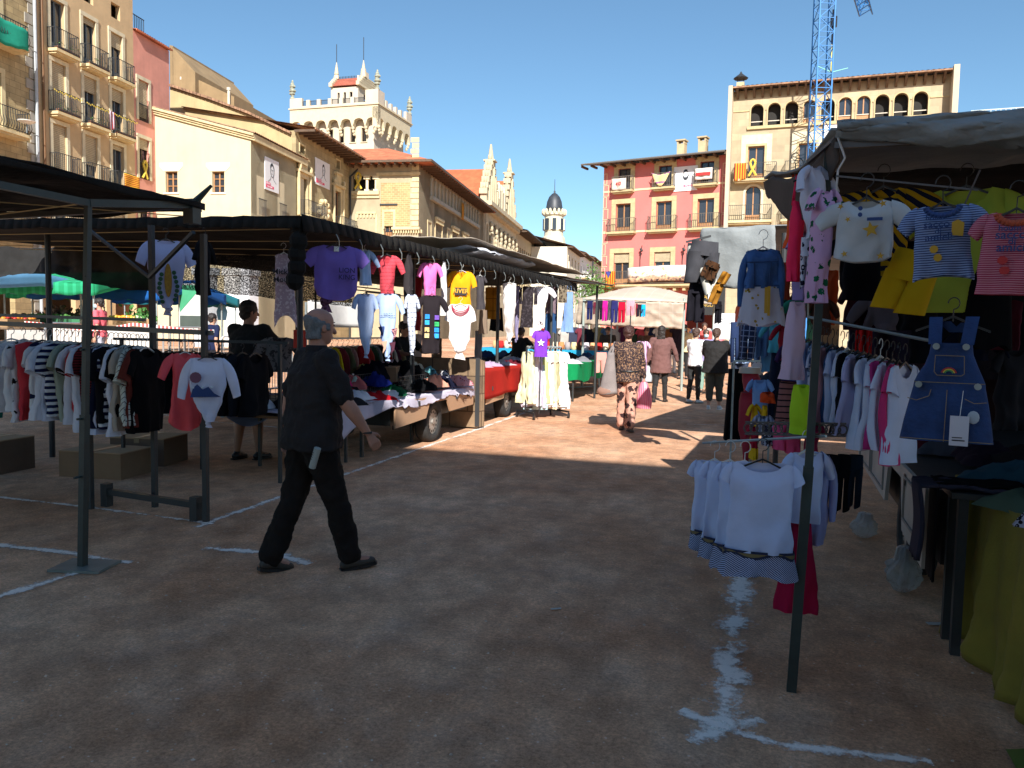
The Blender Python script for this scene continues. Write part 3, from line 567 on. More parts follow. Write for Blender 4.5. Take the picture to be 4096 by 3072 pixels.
xa, z1 = PM.hit(430.5, 183.5); xb, z0 = PM.hit(470, 214); xa2, zz0 = PM.hit(431, 198); z0 = zz0; zh = 1.75
n = 15
for i in range(n):
    x = xa+(21-xa)*(i+.5)/n; w = (21-xa)/n*.72; e.window(x, z0+.1, w, zh, trim=.0, kind='open', arch=True)
q = MB()
for i in range(n+1):
    x = xa+(21-xa)*i/n; q.bar((x, -.05, z0+.1), (x, -.05, z0+1.3), .09, 6).box(x-.16, x+.16, -.18, -.004, z0+1.3, z0+1.5)
q.box(xa-.2, 21.2, -.3, -.005, z0-.2, z0+.1); q.build('colonnade', mat('grey_column', 'a39f90'), fr)
for s_, zz, hh in ((3.0, 7.4, 2.6), (9.3, 7.4, 2.8), (13, 7.4, 2.6), (17.8, 7.4, 2.6), (21.4, 7.4, 2.6)):
    e.window(s_, zz, .9, hh, trim=.16, tm=stone, fm=lwood)
q = MB()
for s_ in (5.8, 11.4, 15.4):
    q.box(s_-1.2, s_+1.2, -.25, -.004, 10.5, 10.7)
    for k in range(9): q.box(s_-1.15+k*.27, s_-1.03+k*.27, -.2, -.004, 10.2, 10.5)
    q.box(s_-1.2, s_-1.05, -.08, -.003, 6, 10.2).box(s_+1.05, s_+1.2, -.08, -.003, 6, 10.2)
q.build('moulding', stone, fr)
b2 = e.balcony(10.4, 7.4, 3.2, .9, .9, sm=cream, rail=cream, dx=.25, style=2)
e.wall(.002, Lm, 0, zT, .4, back=False)
# roof: hipped
m = MB(); o = 1.3; E0 = zT+.05; rx, ry = 2.0, 8.0; rz_ = zT+2.3
c = [(-1.5, -o, E0), (wL+o, -o, E0), (wL+o, 10.4, E0), (-1.5, 10.4, E0), (-1.5, 4.6, rz_), (1.5, 4.6, rz_)]
m.add(c, [(0, 1, 5, 4), (1, 2, 5), (2, 3, 4, 5), (3, 0, 4), (3, 2, 1, 0)]); m.add([(wL+o, 10.4, E0), (wL+o, 24.5, E0), (wL-4, 24.5, E0+.9), (wL-4, 7, E0+.9), (wL+o-.01, 24.5, E0-.15), (wL-4, 24.5, E0-.15)], [(0, 1, 2, 3), (1, 4, 5, 2)]); rf = m.build('roof', rtiles, b.root)
q = MB(); q.box(-.5, wL+o+.03, -o-.05, -o+.05, E0-.12, E0+.06).box(wL+o-.05, wL+o+.05, -o+.05, 24.5, E0-.12, E0+.06)
for i in range(9): q.box(.2+.62*i, .32+.62*i, -o+.1, -.003, zT-.2, zT-.02)
for i in range(34): q.box(wL+.003, wL+o-.1, .4+.7*i, .52+.7*i, zT-.2, zT-.02)
q.build('eave_beams', wood, rf)
flag('star_flag', 'striped flag with a blue corner star on the colonnade of the loggia house', e, 12.6, z0+1.1, .9, 1.5, cloth('dcab2e', 'x', 'ab3a28', .2, .5), -.35)
# neo-gothic palace with stepped gables
mpa = mat('palace_stone', 'bdb093', .95, .12, 1.5, .4, 6, dirt=.35)
b = Bld('stepped_gable_palace', 'pale gothic revival palace with two stepped gables and orange roofs', PM, Lm, mpa)
Lp = PM.hit(516, 225)[0]-Lm; zc = 15.0
print('loggia', wL, zT, Lm, Lp, PM.hit(487.3, 145.6), PM.hit(511.5, 166))
for k in range(7): b.window(1.8+k*2.8, 5.6, 1.0, 3.0, trim=.2, tm=cream, fm=lwood)
for k in range(8): b.window(1.6+k*2.5, 10.6, 1.2, 2.4, trim=.18, tm=cream, kind='open', arch=True)
b.wall(0, Lp, 0, zc, 18); q = MB()
q.box(-.2, Lp+.2, -.9, -.003, zc-.3, zc+.15).box(-.2, Lp+.2, -.5, -.004, zc-.8, zc-.3)
for k in range(int(Lp/.6)): q.box(k*.6, k*.6+.25, -.7, -.005, zc-.75, zc-.31)
for k in range(7):
    x = 3.2+k*2.8
    for j in range(10): q.ball((x+.12*math.sin(j*2.1), -.25-.05*math.cos(j*1.7), 8.2+j*.55), (.28, .2, .32), 6, 4)
    q.box(x-.35, x+.35, -.6, -.005, 7.4, 7.7)
q.build('gothic_carving', mpa, b.root)
for gi, (xg, hw, zp) in enumerate(((3.3, 3.4, PM.hit(487.3, 145.6)[1]), (15.2, 3.4, PM.hit(511.5, 166)[1]))):
    zp = min(zp, 27.5); q = MB(); n = 6; hz = (zp-1.9-zc)
    for i in range(n):
        w = hw*(1-i/n); q.box(xg-w, xg+w, -.3, .4, zc+hz*i/n+.15, zc+hz*(i+1)/n+.15)
        for k in (-1, 1): q.box(xg+k*w-.25, xg+k*w+.25, -.38, .48, zc+hz*(i+1)/n+.151, zc+hz*(i+1)/n+.75).ball((xg+k*w, 0, zc+hz*(i+1)/n+1.0), (.22, .22, .35), 6, 5)
    q.box(xg-.5, xg+.5, -.4, .5, zc+hz, zc+hz+.6); q.box(xg-.7, xg+.7, -.6, .7, zc+hz+.6, zc+hz+.75); q.bar((xg, 0, zc+hz+.75), (xg, 0, zp+.6), .36, 6, .1)
    for k in range(-2, 3): q.box(xg+k*1.1-.14, xg+k*1.1+.14, -.5, -.3, zc+.3, zc+hz*(1-abs(k)*.27))
    q.build('stepped_gable', mpa, b.root)
    MB().prism([(xg-4.2, zc+.1), (xg, zc+hz*.96), (xg+4.2, zc+.1)], .6, 7.6).build('roof', mat('orange_clay_tiles', (.48, .115, .045), .85, .15, 2, pat='tile', c2=(.33, .09, .035), per=.42), b.root)
q = MB()
for k in range(3): x = 8+k*1.6; q.box(x-.5, x+.5, -.3, .4, zc+.15, zc+2.6).ball((x, 0, zc+3.0), (.3, .3, .6), 6, 5)
q.build('parapet', cream, b.root)
# long house with the dark eave beyond the palace
b = Bld('dark_eaved_house', 'long stone house with a dark overhanging eave beyond the palace', PM, Lm+Lp, mlg)
Ld = PM.hit(541, 239)[0]-Lm-Lp; b_h = 14.6
for k in range(12): b.window(2+k*(Ld-4)/11, 10.8, 1.2, 2.0, trim=.0, kind='open'); b.window(2+k*(Ld-4)/11, 5.2, 1.0, 2.6, trim=.2, tm=stone, fm=lwood)
b.wall(0, Ld, 0, b_h, 12); b.roof(0, Ld, b_h, 1.6, 2, 8, tm=mat('slate_dark_tiles', (.06, .06, .07), .8), wave=.5)
band(b, 0, Ld, 10.2, 10.5, .2, stone)
# ---- white tower
TP = Pl(dep(374, 150, 100), -87.7); K = .0191; zb = TP.hit(374, 148.6)[1]
mtw = mat('tower_plaster', 'bfb2a0', .9, .05, .8, .1, 10, dirt=.15); mtt = mat('tower_trim', 'c4b699', .9, .08, 2)
b = Bld('crenellated_tower', 'white tower with arched corbels, crenels and corner statues above the roofs', TP, 0, mtw, cat='tower')
W = 600*K; X = lambda x: (x-825)*K; Z = lambda y: zb+(820-y)*K
Db = 9.0
for i, x in enumerate((425, 505, 586, 669, 752)): b.window(X(x), Z(772), .68, 1.75, trim=.1, kind='open', tm=mtt, sill=True)
b.wall(-W+1.1, 0, Z(1100), Z(600), Db)
q = MB()   # overhanging storey on arches: front and right side
def arcade(q, n, a, c, fn):
    w = (c-a)/n
    for i in range(n):
        x0 = a+i*w; r = w*.36; P = arc(x0+w/2, Z(650), r, 8, r*.62)
        poly = [(x0, Z(560)), (x0, Z(690)), (x0+w*.14, Z(650))]+list(reversed(P))+[(x0+w*.86, Z(650)), (x0+w, Z(690)), (x0+w, Z(560))]
        q2 = [fn(x, z, 0) for x, z in poly]; q3 = [fn(x, z, .75) for x, z in poly]; m_ = len(poly)
        q.add(q2+q3, [tuple(range(m_)), tuple(range(2*m_-1, m_-1, -1))]+[(j, m_+j, m_+(j+1) % m_, (j+1) % m_) for j in range(m_)])
    for i in range(n+1):
        x0 = a+i*w
        for dz, o_ in ((0, .55), (.35, .4), (.65, .2)):
            p = fn(x0, Z(690)-dz, .75-o_); q.ball(p, (.2, .2, .25), 6, 5)
arcade(q, 7, -W, 1.0, lambda x, z, y: (x, -1.0+y, z)); arcade(q, 5, -1.0, Db, lambda s_, z, y: (1.0-y, s_, z))
q.build('arched_corbels', mtt, b.root)
q = MB(); q.box(-W, 1.0, -1.0, Db+.5, Z(561), Z(548)).box(-W-.15, 1.15, -1.15, Db+.6, Z(548), Z(540)); q.build('cornice', mtt, b.root)
q = MB(); y0, y1 = -1.02, -.6
def cren(x0, x1, zt_, ya=y0, yb=y1): q.box(x0, x1, ya, yb, Z(541), zt_)
cren(-W, -W+1.75, Z(475)); cren(-.75, 1.02, Z(450)); cren(-W, 1.0, Z(528), y0+.05, y1)
for x in (362, 442, 525, 608, 690): cren(X(x)-.25, X(x)+.25, Z(490))
for k in range(4): s_ = 1.6+k*1.5; q.box(.62, 1.0, s_-.25, s_+.25, Z(541), Z(490))
q.box(.6, 1.0, -.6, .9, Z(541), Z(450)); q.box(.6, 1.0, Db-1.3, Db+.5, Z(541), Z(475)); q.box(.62, .95, .9, Db-1.3, Z(541), Z(528))
q.build('crenellated_parapet', mtw, b.root)
q = MB(); r_ = MB()
for i in range(60): x = -W+1.8+(W-2.6)*i/60; r_.bar((x, -.8, Z(528)), (x, -.8, Z(495)), .03)
r_.box(-W+1.8, -.8, -.83, -.77, Z(497), Z(494)); r_.build('railing', iron, b.root)
q = MB()
for (sx, sy, zz) in ((-W+.25, -.8, 475), (.8, -.8, 450), (.8, Db+.2, 475), (-W+.25, Db, 475)):
    q = MB()
    for r1, dz in ((.32, 0), (.2, .35), (.42, .6), (.5, .95), (.3, 1.25), (.42, 1.5), (.26, 1.8), (.14, 2.1)): q.ball((sx+.04*math.sin(dz*9), sy, Z(zz)+dz+.1), (r1, r1*.8, .24), 7, 5)
    q.build('statue', mat('lichened_stone', '8f9080', .95, .3, 4), b.root)
tx0, tx1 = X(487), X(690); ty1 = 6.6; q = MB(); z0_, zt_ = Z(541), Z(398)
for (xa, xb) in ((tx0, X(537)), (X(553), X(583)), (X(600), X(628)), (X(648), tx1)): q.box(xa, xb, .6, .9, z0_, Z(430))
q.box(tx0, tx1, .6, .9, Z(430), zt_).box(tx0, tx0+.3, .9, ty1, z0_, zt_).box(tx0, tx1, ty1, ty1+.3, z0_, zt_)
q.box(tx1-.3, tx1, .9, 2.2, z0_, zt_+1.5).box(tx1-.3, tx1, 3.6, 4.8, z0_, zt_+1.5).box(tx1-.3, tx1, 2.2, 3.6, Z(420), zt_+2.5).box(tx1-.3, tx1, 4.8, ty1, z0_, zt_+1.2)
q.build('upper_turret', mtw, b.root); MB().box(tx0+.3, tx1-.3, 1.4, 1.5, z0_, zt_).build('turret_shade_panel', dark, b.root)  # the dark panel inside paints the turret's inner shade
MB().prismx([(.35, Z(388)), (1.9, Z(318)), (5.2, Z(318)), (6.9, Z(388))], tx0+.15, tx1-.1).build('turret_roof', mat('dark_red_tiles', (.33, .085, .05), .85, .2, pat='tile', c2=(.17, .04, .02), per=.4), b.root)
q = MB()
for (x, dx) in ((tx0, -1), (tx1, 1)):
    for i in range(5): q.box(x-.1, x+.35, .2+i*.36, 6.9-i*.36, Z(392)+i*.3, Z(392)+(i+1)*.3+.2*(i < 4))
    q.bar((x+.1, 1.9, Z(318)), (x+.1, 1.9, Z(262) if dx > 0 else Z(290)), .42, 6, .3); q.bar((x+.1, 1.9, Z(285)), (x+.1, 1.9, Z(205)), .3, 6, .04)
q.build('turret_gable', mtt, b.root)
q = MB(); [q.bar((x+.1, 1.9, Z(210)), (x+.1, 1.9, Z(t)), .045) for x, t in ((tx0, 85), (tx1, 55))]
for k in range(14): q.bar((tx0+.5+k*.22, 1.9, Z(318)), (tx0+.5+k*.22, 1.9, Z(303)), .05)
q.build('finial_rods', iron, b.root)
# ---- domed turret house and the street beyond
def lp(u, v, t): return dep(u, v, t)
o = dep(552.3, 300, 125); sc = 125/788; Zd = lambda v: 1.6+(329.5-v)*sc*1.0; kx = .1205*sc; Y3 = lambda y: Zd(125+.1205*y)
mdm = mat('ivory_stucco', 'c4bca6', .9, .08, 1, .3, 3, dirt=.25)
t = thing('domed_turret_house', 'ivory corner house crowned by a slate domed turret', 'building', (o.x, o.y, 0))
P = lambda L: [(r*kx, Y3(y)) for r, y in L]
MB().lathe(P([(108, 1800), (108, 1120), (100, 1110), (100, 1000), (108, 990), (100, 985), (92, 940), (80, 930), (78, 890), (84, 885), (78, 880), (78, 770), (94, 760), (92, 745), (74, 740), (70, 730)]), (0, 0, 0), 16).build('turret', mdm, t)
MB().lathe(P([(71, 732), (70, 700), (62, 650), (45, 610), (22, 585), (6, 575), (9, 566), (3, 555), (2, 465)]), (0, 0, 0), 12).build('dome', mat('slate_dome', (.035, .04, .05), .5, .2, 3), t, True)
q = MB()
for i in range(8):
    a = i*math.pi/4+.2; x, y = 80*kx*math.cos(a), 80*kx*math.sin(a); q.obox((x, y, (Y3(790)+Y3(880))/2), (.35, .2, (Y3(790)-Y3(880))/2), a+math.pi/2)
q.build('turret_windows', mat('cream_lintel', 1), t); q = MB()
for i in range(16):
    a = i*math.pi/8+.3; q.ball((92*kx*math.cos(a), 92*kx*math.sin(a), Y3(735)), (.25, .25, .5), 6, 5); q.bar((88*kx*math.cos(a), 88*kx*math.sin(a), Y3(985)), (88*kx*math.cos(a), 88*kx*math.sin(a), Y3(960)), .12)
    if i % 2 == 0: q.ball((102*kx*math.cos(a), 102*kx*math.sin(a), Y3(1045)), (.5, .5, .45), 8, 6)
q.build('ornament', cream, t)
q = MB()
for i in range(8):
    a = i*math.pi/4+.1
    for zy in (1170, 1300): q.obox((107.5*kx*math.cos(a), 107.5*kx*math.sin(a), Y3(zy)), (.7, .25, 1.0), a+math.pi/2)
    q.obox((79.5*kx*math.cos(a+.2), 79.5*kx*math.sin(a+.2), Y3(838)), (.3, .25, .9), a+.2+math.pi/2)
q.build('window', glass, t)
# street of pale houses after the turret: stepped blocks along a receding line
PS = Pl(dep(566, 300, 118), 6.5); u_e = (566, 578, 588, 596, 603)
for i, (ua, ub, v, c, lab) in enumerate(((566, 579, 257, 'd3cdbb', 'ivory ornate house right beside the domed turret'), (579, 589, 254, 'd8d8d6', 'white apartment house with a brown hipped roof in the far street'), (589, 599, 262, 'c8c4b6', 'greyish apartment house in the far street'), (599, 609, 268, 'cbbf9d', 'beige house at the far end beside the rose house'))):
    s0 = PS.hit(ua, 300)[0]; s1 = min(PS.hit(ub, 300)[0], s0+40); z1 = PS.hit(ua, v)[1]; z1 = 14+i*.6
    bb_ = Bld('far_street_house', lab, PS, s0, mat('far_render_%d' % i, c, .9, .08, 1, dirt=.2), 'houses in the far street'); L_ = s1-s0
    n = max(3, int(L_/3.2))
    for k in range(n):
        for fl in range(4): bb_.window(L_*(k+.5)/n, 3.2*fl+1.2, 1.1, 1.9, trim=.15 if i != 1 else 0, tm=cream)
    bb_.wall(0, L_, 0, z1, 10); bb_.roof(0, L_, z1, 1.0, 1.8, 6, wave=.5)
    if i in (1, 2):
        for fl in range(1, 4): bb_.balcony(L_/2, 3.2*fl+1.1, L_*.6, .9, 1., rail=wht, dx=.4)
# ---------------------------------------------------------------- rose house on the right
P0 = dep(601, 285.6, 58); PK = Pl(P0, 77.8-180)
mro = mat('rose_render', 'c8726c', .9, .07, .7, .12, 12, dirt=.12)
msd = mat('sandstone_surround', 'b8a67e', .9, .15, 3, .3, 20)
b = Bld('rose_house', 'rose pink house with sandstone window surrounds and painted corner stones', PK, 0, mro); ROSE = b
q3 = lambda x, y: PK.hit(475+.1205*x, 125+.1205*y)
Wr = PK.hit(728, 200)[0]; zE = PK.hit(605, 165)[1]-.1
line_z = [4.9, 8.7, 11.65]
wins = {2: [(1243, 365, 568), (1582, 340, 548), (1930, 305, 520)], 1: [(1232, 655, 905), (1570, 635, 893), (1918, 612, 870)], 0: [(1218, 1065, 1322), (1557, 1055, 1325)]}
for fl, lst in wins.items():
    for (x, y1, y0) in lst:
        cx = q3(x, y1)[0]; zt_ = q3(x, y1)[1]; z0 = line_z[fl]; b.window(cx, z0+.02, (1.05, 1.15, .95)[fl]*(1.15 if fl == 0 else 1), zt_-z0, trim=.33, tm=msd, bl=.3 if fl == 0 else 0, fm=lwood if fl < 2 else mat('dark_joinery', (.03, .035, .05)))
        if fl: b.balcony(cx, z0, 2.1 if fl == 1 else 1.6, .55, .95, sm=msd, rail=mat('grey_iron', (.13, .11, .09)))
b.window(q3(1918, 1055)[0], 4.92, 1.3, 2.5, trim=.33, tm=msd, bl=.4)
bal = b.balcony(Wr/2-.05, 4.9, Wr+.1, .9, .95, sm=msd, rail=mat('grey_iron', 1))
q = MB(); [q.box(.3+k*.68, .5+k*.68, -.7, -.004, 4.45, 4.66) for k in range(13)]; q.build('corbels', msd, b.root)
for x in (1.6, 4.6, 7.6): b.hole(x-1.1, x+1.1, 0, 3.9, True)
b.wall(0, Wr, 0, zE, 9)
q = MB(); wl = mat('cream_line', 'e2c39c', .9, .05)
q.box(0, Wr, -.03, -.003, line_z[1]-.05, line_z[1]+.08).box(0, Wr, -.03, -.003, line_z[2]-.05, line_z[2]+.08)
for base in (0.02, Wr-.42):
    for k in range(int((zE-.3)/.85)):
        z = .3+k*.85; x1 = base+(.4 if k % 2 else .26); t = .035
        q.box(base, x1, -.022, -.002, z, z+t).box(x1-t, x1, -.022, -.002, z+t, z+.75).box(base, base+t, -.022, -.002, z+t, z+.75).box(base, x1, -.022, -.002, z+.75, z+.75+t)
q.build('painted_corner_lines', wl, b.root)
b.roof(-1.3, Wr-.05, zE, 1.1, 1.7, 9, ends=0., rafters=True)
MB().bar((-1.3, -1.15, zE+.02), (Wr, -1.15, zE+.02), .07, 6).build('gutter', mat('gutter_zinc', (.12, .11, .1)), b.root)
for (x, y1, y0, w) in ((1621, 105, 225, .55), (1803, 78, 222, .55)):
    cx, zt_ = q3(x, y1); t = thing('rooftop_chimney', '%s beige chimney on the rose house roof' % ('shorter left' if x < 1700 else 'taller right'), 'chimney', PK.at(cx, 0, -2.5), PK.rz, 'chimneys on the rose house')
    MB().box(-w/2, w/2, -.3, .3, zE+.3, zt_+.05).build('shaft', mat('chimney_render', 'b8a583'), t); q = MB()
    [q.box(a*w*.42-.06, a*w*.42+.06, -.3, .3, zt_+.051, zt_+.25) for a in (-1, 1)]; q.box(-w/2-.08, w/2+.08, -.38, .38, zt_+.25, zt_+.35); q.build('cap', mat('chimney_render', 1), t)
t = poster('square poster of a bearded man in glasses between top windows of rose house', 'p', PK, ((475+.1205*1655, 125+.1205*352), (475+.1205*1845, 125+.1205*540)), txt=['VALTÒNYC'], seed=3, fx=.5)
def draped(label, x, z, w, h, mt, sag=.2, y=-.6):
    t = thing('balcony_cloth', label, 'banner', PK.at(0), PK.rz, 'cloths hung on the rose house balconies'); MB().grid(lambda i, j: (x+w*(i-.5)*(1-.3*j*(sag > .3)), y-.03*math.sin(12*i), z-h*j-sag*math.sin(math.pi*i)*(.3+.7*j)), 12, 6).build('cloth', mt, t, True, .01); return t
c0 = [q3(x, 400)[0] for x in (1222, 1565, 1918)]
t = draped('white cloth with red lettering on the top left balcony', c0[0], line_z[2]+.8, 1.1, .8, cloth('d8cbbd'), .02); text('4J0', .34, mat('letter_red', (.45, .03, .03), bump=0), t, (c0[0], -.67, line_z[2]+.42))
draped('cream sheet sagging from the top middle balcony', c0[1], line_z[2]+1.0, 1.4, .4, cloth('e3cf93', 'z', 'a06f96', .6, .8), .6)
t = draped('white banner with a slanting red bar on the top right balcony', c0[2], line_z[2]+1.0, 1.2, .75, cloth('dcd2c8'), .02); MB().obox((c0[2], -.68, line_z[2]+.6), (.5, .01, .1), 0).build('red_bar', mat('letter_red', 1), t)
flag('star_flag', 'starred and striped flag at the left end of the long balcony', b, q3(1130, 1240)[0], 5.85, .75, 1.15, cloth('e0ac3a', 'x', 'b03a28', .17, .5), -.98)
q = MB(); q.prism([(q3(1133, 1240)[0], 5.84), (q3(1155, 1240)[0], 5.35), (q3(1178, 1240)[0], 5.84)], -1.05, -1.03); q.build('blue_triangle', mat('flag_blue', (.05, .05, .25), bump=0), [o for o in COL.objects if o.name.startswith('star_flag')][-1])
t = thing('crowd_banner', 'long photo banner of a crowd along the balcony of the rose house', 'banner', PK.at(0), PK.rz)
def crowd():
    m = bpy.data.materials.new('crowd_print'); m.use_nodes = True; nt = m.node_tree; B = nt.nodes['Principled BSDF']; L = nt.links.new
    co = N(nt, 'TexCoord').outputs['Object']; v = N(nt, 'TexVoronoi', default={'Scale': 7.}); L(co, v.inputs[0]); sp = N(nt, 'SeparateXYZ'); L(co, sp.inputs[0])
    n = nz(nt, co, 1.2, 5); f = N(nt, 'MapRange', default={1: 5.35, 2: 5.6, 3: 0., 4: 1.}); L(mth(nt, 'ADD', sp.outputs[2], mth(nt, 'MULTIPLY', mth(nt, 'SUBTRACT', n, .5), .7)), f.inputs[0])
    c = mixc(nt, v.outputs['Color'], (.05, .03, .05), (.75, .5, .3)); y = mth(nt, 'GREATER_THAN', nz(nt, co, 3.1, 2), .62)
    c = mixc(nt, f.outputs[0], c, mixc(nt, y, (.72, .66, .62), (.7, .45, .15))); L(c, B.inputs[0]); B.inputs['Roughness'].default_value = .7; return m
xa = q3(1312, 1200)[0]; m = MB(); m.grid(lambda i, j: (xa+(Wr-xa-.1)*i, -.98-.02*math.sin(20*i), 6.05+.12*math.sin(math.pi*i)-1.05*j), 20, 4); m.build('printed_sheet', crowd(), t, True, .01)
for x in (1370, 1720):
    cx, z0 = q3(x, 1180); t = thing('wall_lamp_bracket', '%s scrolled iron bracket on the rose facade' % ('left' if x < 1500 else 'right'), 'bracket', PK.at(cx, 0), PK.rz, 'iron brackets on the rose house')
    MB().path([(0, -.02, z0-.3), (0, -.05, z0+.5), (.1, -.2, z0+1.0), (.22, -.3, z0+1.5)], .03, 6).ball((.2, -.3, z0+1.15), .1).ball((.1, -.25, z0+1.25), .08).build('bracket', iron, t)
# ---------------------------------------------------------------- tall sandstone house
mso = mat('sandstone_ashlar', 'ab9c80', .95, .13, 1.1, .2, 8, pat='brick', c2='9f9176', per=.45, dirt=.15)
s9 = 0; PK0 = PK; PK = Pl(PK0.at(Wr), 88.3-180); q4 = lambda x, y: PK.hit(700+.1507*x, .1507*y)
b = Bld('sandstone_house', 'tall sandstone house with a top row of ten arched windows', PK, s9, mso); SAND = b
We = q4(1668, 700)[0]-s9; zE = q4(205, 640)[1]+.3
xc = [q4(x, 750)[0]-s9 for x in (380, 493, 608, 728, 848, 962, 1083, 1207, 1332, 1462)]; zs = q4(380, 836)[1]
for i, x in enumerate(xc): b.window(x, zs, .80, 1.42, trim=.07, tm=msd, arch=True, kind='open' if i not in (5, 6, 3) else 'door', fm=lwood, pane=glass)
q = MB()
for i, x in enumerate(xc): q.box(x-.38, x+.38, .12, .16, zs+.28, zs+.33)
q.build('window_rails', mat('pale_pipe', 1), b.root)
band(b, xc[0]-.6, xc[-1]+.6, zs-.22, zs-.03, .14, msd, 'sill')
for xa_, xb_ in zip([.15]+[x+.5 for x in xc], [x-.5 for x in xc]+[We-.15]): band(b, xa_, xb_, zs+.98, zs+1.05, .05, msd)
def fancy(x, z, w, h):
    b.window(x, z, w, h, trim=.12, tm=msd, fm=lwood, tw=.06); q = MB()
    q.box(x-w/2-.45, x-w/2-.13, -.04, -.003, z+h*.45, z+h+.75).box(x+w/2+.13, x+w/2+.45, -.04, -.003, z+h*.45, z+h+.75).box(x-w/2-.13, x+w/2+.13, -.04, -.003, z+h+.14, z+h+.75)
    q.prism(arc(x, z+h+.12, w*.55, 8, .35), -.09, -.041); q.build('baroque_surround', cream, b.root)
z2 = q4(350, 1195)[1]; x_ = q4(372, 1050)[0]-s9; fancy(x_, z2, 1.05, q4(372, 970)[1]-z2); b.balcony(x_, z2, 2.7, .7, 1.0, sm=msd)
x3 = q4(712, 1000)[0]-s9; fancy(x3, z2, 1.05, q4(372, 970)[1]-z2); b.balcony(x3, z2, 2.7, .7, 1., sm=msd)
x5 = xc[-2]; fancy(x5, z2, 1.05, q4(372, 970)[1]-z2)
z1_ = q4(310, 1472)[1]; x4 = q4(352, 1300)[0]-s9
for x in (x4, x3, x5): b.window(x, z1_, 1.0, q4(352, 1235)[1]-z1_, trim=.15, tm=cream, fm=lwood, arch=True)
b.balcony(x4-.2, z1_, 2.9, .8, 1.0, sm=stone, style=1, rail=iron); b.balcony(x3, z1_, 2.9, .8, 1.0, sm=stone, style=1)
for x in (2, 6, 10): b.hole(x-1.3, x+1.3, 0, 4.2, True)
print('sand', We, zE, zs, z2, z1_)
b.wall(0, We, 0, zE, 10)
for q in (MB().box(-.14, .12, -.9, .5, 0, zE+.15), MB().box(We-.1, We+.22, -.95, 10, 0, zE+.25)): q.build('party_wall', mat('pale_party_wall', 'bbad96', .9, .05), b.root)
b.roof(.12, We-.1, zE, .85, 1.4, 9, ends=0., rafters=False, wave=.3)
q = MB()
for i in range(24): x = .4+(We-.9)*i/23; q.prismx([(-.8, zE-.02), (-.003, zE-.02), (-.003, zE-.55), (-.4, zE-.35)], x-.07, x+.07)
q.build('eave_brackets', wood, b.root)
zc_ = q4(850, 460)[1]; q = MB(); q.box(q4(685, 500)[0]-s9, q4(1020, 500)[0]-s9, 4, 5, zE, zc_-1.2)
for x in (700, 755, 815, 877, 935, 1000): a = q4(x, 500)[0]-s9; q.prism([(a-.32, zc_-1.2), (a+.32, zc_-1.2), (a+.22, zc_+.1+.001*x*.3), (a-.22, zc_+.1+.001*x*.3)], 4, 5)
q.build('chimney_row', mat('chimney_row_render', 'b09868'), b.root)
a, z = q4(258, 590); q = MB(); q.box(a-s9-.25, a-s9+.25, 1, 1.5, zE, z+.75); q.build('chimney', mat('chimney_render', 1), b.root)
MB().lathe([(.45, 0), (.5, .05), (.1, .35), (.03, .5)], (a-s9, 1.25, z+1.0), 10).build('chimney_cowl', iron, b.root); q = MB(); [q.bar((a-s9+dx, 1.25, z+.74), (a-s9+dx, 1.25, z+1.05), .03) for dx in (-.2, .2)]; q.build('cowl_posts', iron, b.root)
a, z = q4(985, 400); MB().bar((a-s9, 4.5, zc_), (a-s9, 4.5, z), .03).ball((a-s9, 4.5, z), (.16, .16, .25)).build('weather_vane', wht, b.root)
ribbon('pale yellow ribbon on the upper balcony of the sandstone house', PK, s9, x_-.15, z2+.15, 1.05, -.72)
t = flag('star_flag', 'starred yellow striped flag at the left of the sandstone house balcony', b, x_-1.3, z2+1.0, .75, 1.1, cloth('d9a53c', 'x', 'b03f2c', .16, .5), -.72)
a0, zt_ = q4(815, 822); a1, zb_ = q4(985, 940); t = thing('white_banner', 'plain white banner on the sandstone house behind the crane', 'banner', PK.at(a0, 0, .06), PK.rz); MB().box(0, a1-a0, 0, .03, zb_-1.5, zt_).build('sheet', mat('poster_white', 1), t)
# yellow house further right
b = Bld('yellow_terrace_house', 'low yellow house with a roof terrace at the right edge', Pl(PK.at(s9+We+.25, 0, -3), 88.3-180), 0, mat('yellow_render', 'd0b286', .9, .08, 1, dirt=.15))
hz = b.px(960, 131)[1]; b.window(4, 8, 1.1, 2.2, trim=.2); b.window(8, 8, 1.1, 2.2, trim=.2); b.wall(0, 16, 0, hz-1.2, 9); b.roof(0, 16, hz-1.2, .7, 1.6, 7, rafters=False)
q = MB(); x5, z5 = b.px(986, 112); q.box(x5, x5+8, 5, 9, hz-1, z5).box(0, 5, 7, 7.4, hz-1, b.px(960, 110)[1]); q.build('terrace_block', mat('yellow_render', 1), b.root)
x6, z6_ = b.px(982, 98); MB().box(x6-.4, x6+.4, 4, 4.8, hz-1, z6_).build('chimney', mat('chimney_render', 1), b.root)
q = MB(); [q.bar((x5+.3*k, 5.1, z5), (x5+.3*k, 5.1, z5+1.4), .03) for k in range(25)]; q.box(x5, x5+7.4, 5.07, 5.13, z5+1.36, z5+1.42); q.build('terrace_railing', steel, b.root)
Bld.names[21] = 'the roof terrace at the right'; b.plants(x5+2.5, z5, 2.0, 5.6, 21)
